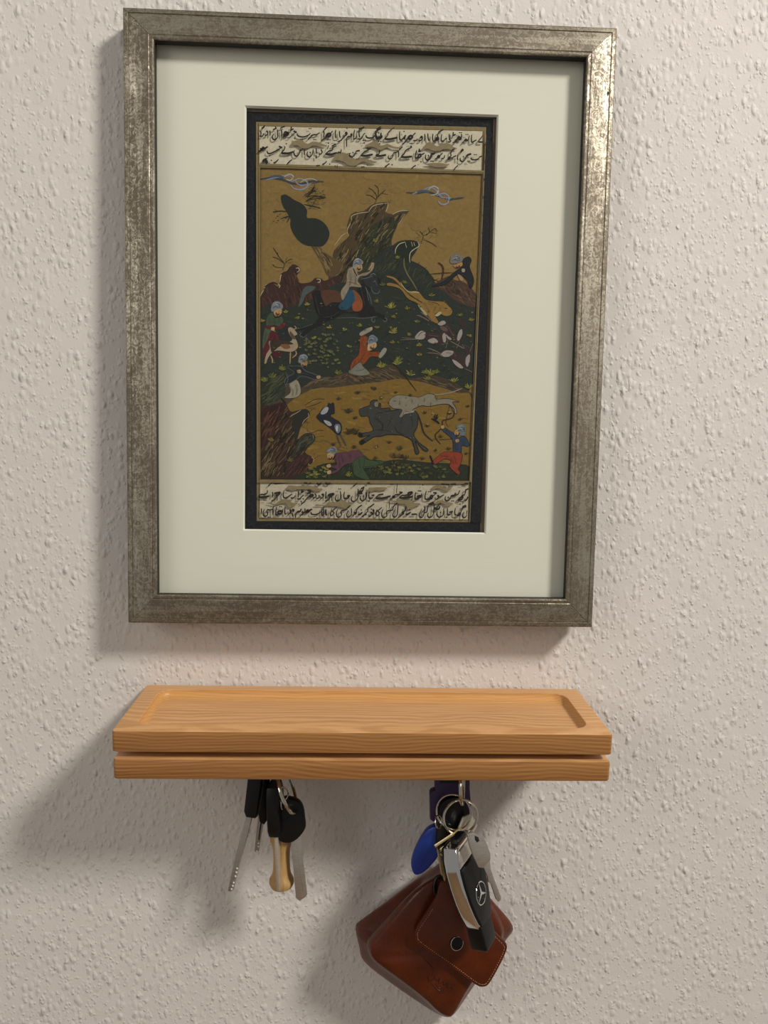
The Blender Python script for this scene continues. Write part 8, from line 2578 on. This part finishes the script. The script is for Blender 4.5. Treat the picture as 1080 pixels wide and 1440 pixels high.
dimples(o, b, [(-0.06826, -0.03622, -0.09459), (-0.06834, -0.03623, -0.09681), (-0.06923, -0.03642, -0.09991)], n)

top = Vector((-0.05572, -0.05000, -0.08077))
bot = Vector((-0.05368, -0.05000, -0.12030))
dn = (bot - top).normalized()
ex = (Vector((.10, 1, 0)) - dn * dn.dot(Vector((.10, 1, 0)))).normalized()
nn = ex.cross(-dn)
o = thing('steel_key', top, 'black-headed key seen edge-on in front of the wooden spool', 'key', LEFT)
L = (bot - top).length
fr = (top, ex, -dn, nn)
sub('head', plate([(-.004, -.0005), (.010, -.0005), (.013, .006), (.013, .026), (.009, .032), (-.004, .032), (-.0065, .026), (-.0065, .004)], -.0040, .0040, .0016, fr), 'black', o)
b = sub('blade', plate([(-.0005, .002), (.0075, .002), (.0075, -L * .45), (.0066, -L * .50), (.0066, -L * .60), (.0072, -L * .66), (.0060, -L * .74), (.0068, -L * .82), (.0058, -L * .90), (.0040, -L), (.0005, -L), (-.0005, -L * .96)], -.0010, .0010, .0003, fr), 'nickel', o)
n = (.15, -.98, 0)
o = thing('cellar_key', (-0.04618, -0.04300, -0.07396), 'wide flat key with large rounded black head, rightmost of the left bunch', 'key', LEFT)
key_plate(o, 'head', [(-0.05129, -0.04395, -0.05952), (-0.04587, -0.04312, -0.05992), (-0.04131, -0.04242, -0.06217), (-0.03852, -0.04199, -0.06673), (-0.03753, -0.04184, -0.07310), (-0.03699, -0.04176, -0.07945), (-0.03922, -0.04210, -0.08414), (-0.04328, -0.04272, -0.08818), (-0.04782, -0.04342, -0.08975), (-0.05327, -0.04425, -0.08831), (-0.05650, -0.04474, -0.08175), (-0.05663, -0.04477, -0.06585)], n, .0068, .0020, 'black', rounded=True)
b = key_plate(o, 'blade', [(-0.04694, -0.04328, -0.08642), (-0.04012, -0.04224, -0.08504), (-0.03829, -0.04196, -0.10377), (-0.03545, -0.04152, -0.12724), (-0.03682, -0.04173, -0.12909), (-0.04048, -0.04229, -0.13120), (-0.04281, -0.04265, -0.12898), (-0.04465, -0.04293, -0.10810)], n, .0019, .0004, 'steel')
key_plate(o, 'groove', [(-0.04257, -0.04261, -0.09068), (-0.04165, -0.04247, -0.09076), (-0.03935, -0.04212, -0.11105), (-0.03757, -0.04185, -0.12455), (-0.03849, -0.04199, -0.12446), (-0.04050, -0.04230, -0.11094)], n, .0003, .0001, 'steel', .0009)
top = Vector((-0.05316, -0.03600, -0.08852))
bot = Vector((-0.05279, -0.03600, -0.12627))
L = (top - bot).length
o = thing('wooden_spool', bot, 'turned pale wooden spool charm hanging behind the left keys', 'charm')
pr = [(.0005, 0), (.0040, .0002), (.0064, .0012), (.0074, .0036), (.0072, .0058), (.0058, .0082), (.0051, .0115), (.0048, .0190), (.0050, .0250), (.0060, .0290), (.0068, .0310), (.0068, .0335), (.0060, .0345), (.0005, .0346)]
sub('body', lathe([(r * 1.12, h * L / .0346) for r, h in pr], bot, (top - bot), 28), 'spool', o)
sub('eye_screw', tube([top + Vector((0, 0, -.002)), top + Vector((0, 0, .004)), top + Vector((.0022, 0, .007)), top + Vector((0, 0, .0095)), top + Vector((-.0022, 0, .007)), top + Vector((0, 0, .0045))], .0005, 6), 'ring', o)

# ---- right bunch
n = (0, -1, .05)
o = thing('purple_key_cap', (0.05773, -0.03400, -0.06849), 'dark purple square key cap behind the rings under the shelf', 'key cap')
key_plate(o, 'cap', [(0.04420, -0.03377, -0.06026), (0.04511, -0.03370, -0.05881), (0.04746, -0.03365, -0.05784), (0.04715, -0.03303, -0.04534), (0.07040, -0.03302, -0.04521), (0.07074, -0.03365, -0.05773), (0.07265, -0.03452, -0.07512), (0.07125, -0.03459, -0.07657), (0.06176, -0.03466, -0.07805), (0.04657, -0.03474, -0.07955), (0.04487, -0.03467, -0.07811)], n, .0070, .0014, 'purple')
key_plate(o, 'slot', [(0.05050, -0.03393, -0.04982), (0.06662, -0.03393, -0.04973), (0.06670, -0.03407, -0.05261), (0.05057, -0.03407, -0.05270)], n, .0006, .0002, 'darkhole', .0036)

c = Vector((0.06249, -0.05400, -0.04597))
o = thing('split_ring', c, 'steel ring seen edge-on where the right bunch meets the shelf', 'key ring')
sub('coil', split_ring(c, (.97, -.20, .05), .0118, .00075), 'ring', o)
c = Vector((0.06241, -0.05300, -0.06784))
o = thing('split_ring', c, 'large steel split ring facing forward above the car key fob', 'key ring')
sub('coil', split_ring(c, (.16, -.97, .10), .01125, .00068), 'ring', o)
c = Vector((0.05899, -0.04600, -0.06817))
o = thing('split_ring', c, 'steel split ring tilted left behind the large ring of the right bunch', 'key ring')
sub('coil', split_ring(c, (-.32, -.92, .15), .0112, .00062), 'ring', o)
n = (.1, -.98, .1)
o = thing('black_key_cap', (0.05814, -0.04100, -0.07961), 'black plastic key head between the blue fob and the large ring', 'key cap')
key_plate(o, 'head', [(0.05121, -0.03999, -0.06449), (0.05780, -0.03896, -0.06107), (0.06547, -0.03831, -0.06234), (0.06764, -0.03943, -0.07550), (0.06497, -0.04074, -0.08563), (0.05846, -0.04232, -0.09461), (0.05285, -0.04343, -0.09988), (0.04898, -0.04342, -0.09595), (0.04829, -0.04236, -0.08478), (0.04947, -0.04101, -0.07277)], n, .0050, .0014, 'black', rounded=True)
c = Vector((0.04910, -0.04700, -0.07445))
o = thing('jump_ring', c, 'thin steel link at the top of the blue fob', 'key ring')
sub('coil', split_ring(c, (.85, -.45, .25), .0042, .0005, 1), 'ring', o)

n = (-.25, -.96, .05)
o = thing('key_tag', (0.04313, -0.03700, -0.09918), 'glossy blue oval fob hanging left of the car key', 'key fob')
key_plate(o, 'body', [tuple(p) for p in catmull([(0.04869, -0.03747, -0.08056), (0.04278, -0.03612, -0.08427), (0.03743, -0.03522, -0.09373), (0.03392, -0.03482, -0.10346), (0.03339, -0.03506, -0.11083), (0.03560, -0.03590, -0.11584), (0.04025, -0.03707, -0.11512), (0.04613, -0.03828, -0.10889), (0.05146, -0.03922, -0.10037), (0.05352, -0.03924, -0.09044), (0.05241, -0.03853, -0.08244)], True, 3)], n, .0085, .0030, 'blue')

n = (.1, -.97, .1)
o = thing('house_key', (0.06813, -0.04600, -0.07687), 'nickel key head peeking through the large split ring', 'key', RIGHT)
key_plate(o, 'head', [(0.06473, -0.04573, -0.07169), (0.07084, -0.04489, -0.06968), (0.07479, -0.04526, -0.07725), (0.07159, -0.04624, -0.08355), (0.06498, -0.04703, -0.08458), (0.06157, -0.04684, -0.07935)], n, .0019, .0004, 'nickel')
key_plate(o, 'blade', [(0.06611, -0.04529, -0.08311), (0.07039, -0.04487, -0.08334), (0.07220, -0.04674, -0.10331), (0.06840, -0.04711, -0.10309)], n, .0019, .0004, 'nickel')

# two flat keys seen almost edge-on, left of the car key
for lab, p0, p1, ln in (('upper of two pale keys seen edge-on left of the car key', (0.04501, -0.06000, -0.08399), (0.06048, -0.06000, -0.07309), .052),
                        ('lower of two pale keys seen edge-on left of the car key', (0.04720, -0.05800, -0.08942), (0.06221, -0.05800, -0.07608), .050)):
    p0, p1 = Vector(p0), Vector(p1)
    d = (p1 - p0).normalized()
    view = Vector((.06, .45, -.25 if 'upper' in lab else -.22)).normalized()   # lie nearly along the line of sight
    ey = (view - d * d.dot(view)).normalized()
    n2 = d.cross(ey)
    w = (p1 - p0).length
    o = thing('flat_key', p0, lab, 'key', RIGHT)
    fr = (p0, d, ey, n2)
    sub('head', plate([(0, .002), (.001, 0), (w * .8, 0), (w, .004), (w, .016), (w * .8, .020), (.001, .020), (0, .018)], -.0009, .0009, .0003, fr), 'brass', o)
    dn = Vector((.18, .05, -1)).normalized()
    q = p0 + d * .001 + ey * .004
    sub('blade', plate([(0, 0), (.0016, -.002), (.0016, -.018), (.0008, -.020), (0, -.018)], -.003, .003, .0003, (q, Vector((1, 0, .1)).normalized(), -dn, Vector((0, 1, .05)).normalized())), 'brass', o)

n = (.28, -.95, .05)
o = thing('mailbox_key', (0.06982, -0.07800, -0.07545), 'pale steel key with angular head and narrow blade, right of the car key', 'key', RIGHT)
hd = key_plate(o, 'head', [(0.06217, -0.07994, -0.06393), (0.06579, -0.07886, -0.06362), (0.06901, -0.07798, -0.06500), (0.07323, -0.07691, -0.06831), (0.07568, -0.07644, -0.07314), (0.07769, -0.07615, -0.07880), (0.07780, -0.07630, -0.08238), (0.07332, -0.07787, -0.08695), (0.07007, -0.07877, -0.08595), (0.06715, -0.07930, -0.07970), (0.06421, -0.07977, -0.07216)], n, .0020, .0005, 'steel')
P2, fr = flat([(0.06698, -0.07861, -0.06556), (0.06930, -0.07799, -0.06681), (0.07005, -0.07789, -0.06913), (0.06870, -0.07833, -0.07002), (0.06728, -0.07866, -0.06825)], n)
sub('hole', plate(P2, .0008, .0013, .0002, fr), 'darkhole', hd)
key_plate(o, 'blade', [(0.07280, -0.07792, -0.08509), (0.07731, -0.07640, -0.08141), (0.07821, -0.07649, -0.08824), (0.08048, -0.07615, -0.09444), (0.08555, -0.07534, -0.10747), (0.08537, -0.07549, -0.10924), (0.08375, -0.07601, -0.11006), (0.08229, -0.07634, -0.10822), (0.07873, -0.07686, -0.09815), (0.07683, -0.07733, -0.09647), (0.07626, -0.07731, -0.09280)], n, .0018, .0004, 'steel')

# ---- car key fob
A = Vector((0.06005, -0.06400, -0.07698))
B = Vector((0.07800, -0.06800, -0.14411))
La = (B - A).length
dn = (B - A).normalized()
yaw = math.radians(57)
N = Vector((math.sin(yaw), -math.cos(yaw), .10))
N = (N - dn * N.dot(dn)).normalized()
bx = dn.cross(N).normalized()
if bx.x < 0:
    bx = -bx
k = La / .072
fr = (A, bx, -dn, N)
root = thing('car_key_fob', A, 'black and chrome car key fob with round star emblem', 'car key', RIGHT)
left = [(-.0125, -.001), (-.0152, .006), (-.0160, .014), (-.0158, .024), (-.0142, .036), (-.0118, .046), (-.0092, .0535), (-.0074, .0565)]
right = [(.0074, .0575), (.0105, .052), (.0132, .040), (.0146, .026), (.0146, .010), (.0130, .001), (.0100, -.001)]
body = [Vector((x, -y * k)) for x, y in left + right]
rim = sub('chrome_rim', plate(body, -.0052, .0046, .0018, fr, 4), 'chrome', root)
cov = [Vector((x * .93 + .0006, -(.0115 + (y - .0115) * .97) * k)) for x, y in left[2:] + right[:-2]]
cov = [Vector((-.0135, -.0118 * k))] + cov + [Vector((.0130, -.0118 * k))]
front = sub('front_cover', plate(cov, .0032, .0060, .0012, fr, 3), 'fobblack', root)
sub('back_cover', plate([Vector((x * .92, -(.004 + (y - .004) * .97) * k)) for x, y in left + right], -.0068, -.0035, .0012, fr, 3), 'fobblack', root)
cap = [Vector((x, -y * k)) for x, y in ((-.0118, .0008), (-.0138, .0060), (-.0142, .0106), (.0136, .0106), (.0132, .0050), (.0105, .0008))]
sub('release_cap', plate(cap, .0036, .0056, .0010, fr, 3), 'steel', root)
sub('ring_loop', plate([Vector((x, -y * k)) for x, y in ((-.0060, -.0022), (-.005, -.0032), (.005, -.0032), (.0060, -.0022), (.007, .001), (-.007, .001))], -.0030, .0030, .0012, fr, 3), 'fobblack', root)
tip = [Vector((x, -y * k)) for x, y in ((-.0076, .0545), (-.0078, .0700), (-.0064, .0722), (.0066, .0722), (.0080, .0700), (.0080, .0545))]
sub('tip', plate(tip, -.0058, .0054, .0014, fr, 3), 'fobblack', root)
# emblem: ring with three-pointed star
ec = A + dn * (.0365 * k) + bx * .0008 + N * .0061
R = .0066
em = sub('emblem_ring', tube([ec + (bx * math.cos(2 * math.pi * i / 32) - dn * math.sin(2 * math.pi * i / 32)) * R for i in range(32)], .00042, 6, True), 'chrome', front)
star = []
for i in range(6):
    a = math.pi / 2 + i * math.pi / 3
    rr_ = R if i % 2 == 0 else R * .16
    star.append(Vector((math.cos(a) * rr_, math.sin(a) * rr_)))
sub('emblem_star', plate(star, -.0002, .0004, .0001, (ec, bx, -dn, N)), 'chrome', front, False)

# ---- leather pouch
def ringpts(L):
    return [tuple(p) for p in catmull(L, True, 4)]
FRONT = ringpts([(0.05849, -0.04000, -0.11582), (0.04601, -0.04200, -0.11757), (0.03384, -0.04400, -0.12622), (0.02246, -0.04400, -0.14063), (0.01246, -0.04300, -0.15430), (0.00699, -0.04300, -0.16283), (0.00761, -0.04300, -0.16989), (0.01386, -0.04400, -0.17575), (0.02836, -0.04400, -0.18698), (0.04395, -0.04400, -0.19984), (0.05345, -0.04300, -0.20996), (0.06029, -0.04300, -0.21363), (0.06454, -0.04300, -0.21108), (0.07202, -0.04400, -0.19492), (0.08374, -0.04400, -0.17459), (0.09496, -0.04200, -0.15783), (0.09028, -0.04100, -0.14333), (0.07687, -0.04000, -0.12484)])
BACK = ringpts([(0.06612, -0.01200, -0.11886), (0.05229, -0.01200, -0.12572), (0.03411, -0.01200, -0.13891), (0.01687, -0.01300, -0.15254), (0.00160, -0.01400, -0.16404), (-0.00279, -0.01400, -0.16934), (0.00002, -0.01300, -0.18447), (0.00432, -0.01200, -0.19759), (0.02458, -0.01000, -0.21605), (0.04438, -0.01000, -0.23043), (0.05590, -0.01000, -0.23823), (0.06424, -0.01000, -0.24161), (0.07032, -0.01000, -0.23835), (0.08204, -0.01000, -0.21972), (0.09542, -0.01100, -0.19717), (0.10532, -0.01200, -0.18022), (0.10901, -0.01200, -0.17053), (0.09510, -0.01200, -0.15334)])
nP = len(FRONT)
F3, B3 = [Vector(p) for p in FRONT], [Vector(p) for p in BACK]
cen = sum(F3, Vector()) / nP
def shrink(P, s, dy):
    c = sum(P, Vector()) / len(P)
    return [Vector((c.x + (p.x - c.x) * s, p.y + dy, c.z + (p.z - c.z) * s)) for p in P]
loops = [shrink(B3, .90, .002), shrink(B3, .97, .0015), B3]
for t_, pinch in ((.10, -.012), (.22, .0), (.36, .09), (.50, .17), (.64, .09), (.80, -.005), (.92, -.02)):
    L = []
    for i in range(nP):
        p = B3[i].lerp(F3[i], t_)
        u = i / nP * 18
        fold = 1.0 if 1.5 < u < 5.5 or 15.0 < u < 17.5 else .25
        c = B3[i].lerp(F3[i], t_) - cen
        c.y = 0
        L.append(p - c * pinch * fold)
    loops.append(L)
loops += [F3, shrink(F3, .985, -.0012), shrink(F3, .95, -.0022), shrink(F3, .80, -.0032), shrink(F3, .55, -.0040), shrink(F3, .25, -.0044)]
pl = thing('leather_pouch', min(F3, key=lambda p: p.z), 'cognac leather coin pouch with stitched flap, hanging tilted from the keys', 'pouch')
VF = loft(loops)
bodyo = sub('body', VF, 'leather', pl, True, 55)
tree = BVHTree.FromPolygons([tuple(v) for v in VF[0]], VF[1])
flap_px = [(0.05243, -0.05064, -0.11316), (0.04853, -0.05108, -0.12363), (0.04273, -0.05163, -0.13356), (0.03625, -0.05222, -0.14395), (0.03522, -0.05239, -0.14925), (0.03816, -0.05232, -0.15474), (0.05785, -0.05145, -0.16989), (0.07585, -0.05065, -0.18413), (0.08166, -0.05035, -0.18642), (0.08588, -0.05005, -0.18416), (0.09219, -0.04944, -0.17258), (0.09660, -0.04896, -0.16191), (0.09594, -0.04890, -0.15694), (0.08848, -0.04918, -0.14872), (0.08148, -0.04940, -0.13861), (0.07155, -0.04972, -0.12455), (0.06327, -0.05003, -0.11550)]
P2, fr = flat([tuple(p) for p in catmull(flap_px, True, 4)], (.06, -1, .02))
VFl = plate(P2, -.0012, .0008, .0007, fr, 2)
fc = fr[0]
flap = sub('flap', VFl, 'leather', pl, True, 40)
sub('seam_edge', plate(inset2d(P2[::-1] if sum(P2[i-1].x*P2[i].y-P2[i].x*P2[i-1].y for i in range(len(P2))) < 0 else P2, -.0001), -.0013, -.0009, .0001, fr, 1), 'leather_dark', flap)
# stitches along the flap's rim
def onplane(p2, h):
    return fr[0] + fr[1] * p2.x + fr[2] * p2.y + fr[3] * h
Q = list(P2)
if sum(Q[i - 1].x * Q[i].y - Q[i].x * Q[i - 1].y for i in range(len(Q))) < 0:
    Q.reverse()
Q = inset2d(Q, .0019)
acc, dash = 0.0, []
for i in range(len(Q)):
    a, b_ = Q[i], Q[(i + 1) % len(Q)]
    seg = (b_ - a).length
    s = 0.0
    while s < seg:
        p = a.lerp(b_, s / seg)
        w3 = onplane(p, .0008)
        if w3.z < onplane(Vector((0, .020)), 0).z:
            d = (b_ - a).normalized()
            dash.append(tube([onplane(p, .0006), onplane(p + d * .0004, .00095), onplane(p + d * .0009, .0006)], .00018, 4))
        s += .0016
st = sub('stitching', join(*dash), 'thread', flap, False)
st['kind'] = 'stuff'
sc_ = Vector((0.06298, -0.05150, -0.15494))
sn = Vector((.25, -.95, .18)).normalized()
sb = sub('snap_button', lathe([(.0046, -.0004), (.0047, .0007), (.0040, .0011)], sc_, sn, 28), 'fobblack', flap)
sub('snap_rim', tube([sc_ + sn * .0009 + (basis(sn)[0] * math.cos(2 * math.pi * i / 32) + basis(sn)[1] * math.sin(2 * math.pi * i / 32)) * .0043 for i in range(32)], .00028, 6, True), 'ring', sb)
# blind-stamped script on the front
emb = []
for L in ([(0.04522, -0.05000, -0.18143), (0.04625, -0.05000, -0.18445), (0.04857, -0.05000, -0.18346), (0.04992, -0.05000, -0.18146)], [(0.04997, -0.05000, -0.18297), (0.05191, -0.05000, -0.18499), (0.05325, -0.05000, -0.18249), (0.05245, -0.05000, -0.18701)], [(0.05339, -0.05000, -0.18702), (0.05520, -0.05000, -0.18451), (0.05625, -0.05000, -0.18804)], [(0.05672, -0.05000, -0.18805), (0.05853, -0.05000, -0.18554), (0.05820, -0.05000, -0.19007)], [(0.05916, -0.05000, -0.19058), (0.06097, -0.05000, -0.18807), (0.06203, -0.05000, -0.19161)],
          [(0.04770, -0.05000, -0.18597), (0.05065, -0.05000, -0.19002), (0.05402, -0.05000, -0.19206), (0.05635, -0.05000, -0.19107)], [(0.05056, -0.05000, -0.18700), (0.05301, -0.05000, -0.19004), (0.05584, -0.05000, -0.19006)], [(0.05545, -0.05000, -0.19258), (0.05880, -0.05000, -0.19412), (0.06164, -0.05000, -0.19414)]):
    pts = []
    for p in catmull(L, False, 4):
        hit = tree.ray_cast(p + Vector((0, -.02, 0)), Vector((0, 1, 0)))
        if hit[0] is not None:
            pts.append(hit[0] + Vector((0, .00005, 0)))
    if len(pts) > 2:
        emb.append(tube(pts, .00032, 5))
if emb:
    tag(sub('stamped_mark', join(*emb), 'leather_dark', bodyo), 'blind-stamped script mark')
lc = Vector((0.05144, -0.04500, -0.12065))
o = sub('hanging_loop', tube([lc + Vector((math.cos(2 * math.pi * i / 20) * .0035, math.sin(2 * math.pi * i / 20) * .002, math.sin(2 * math.pi * i / 20) * .0065)) for i in range(20)], .0011, 7, True), 'black', pl)
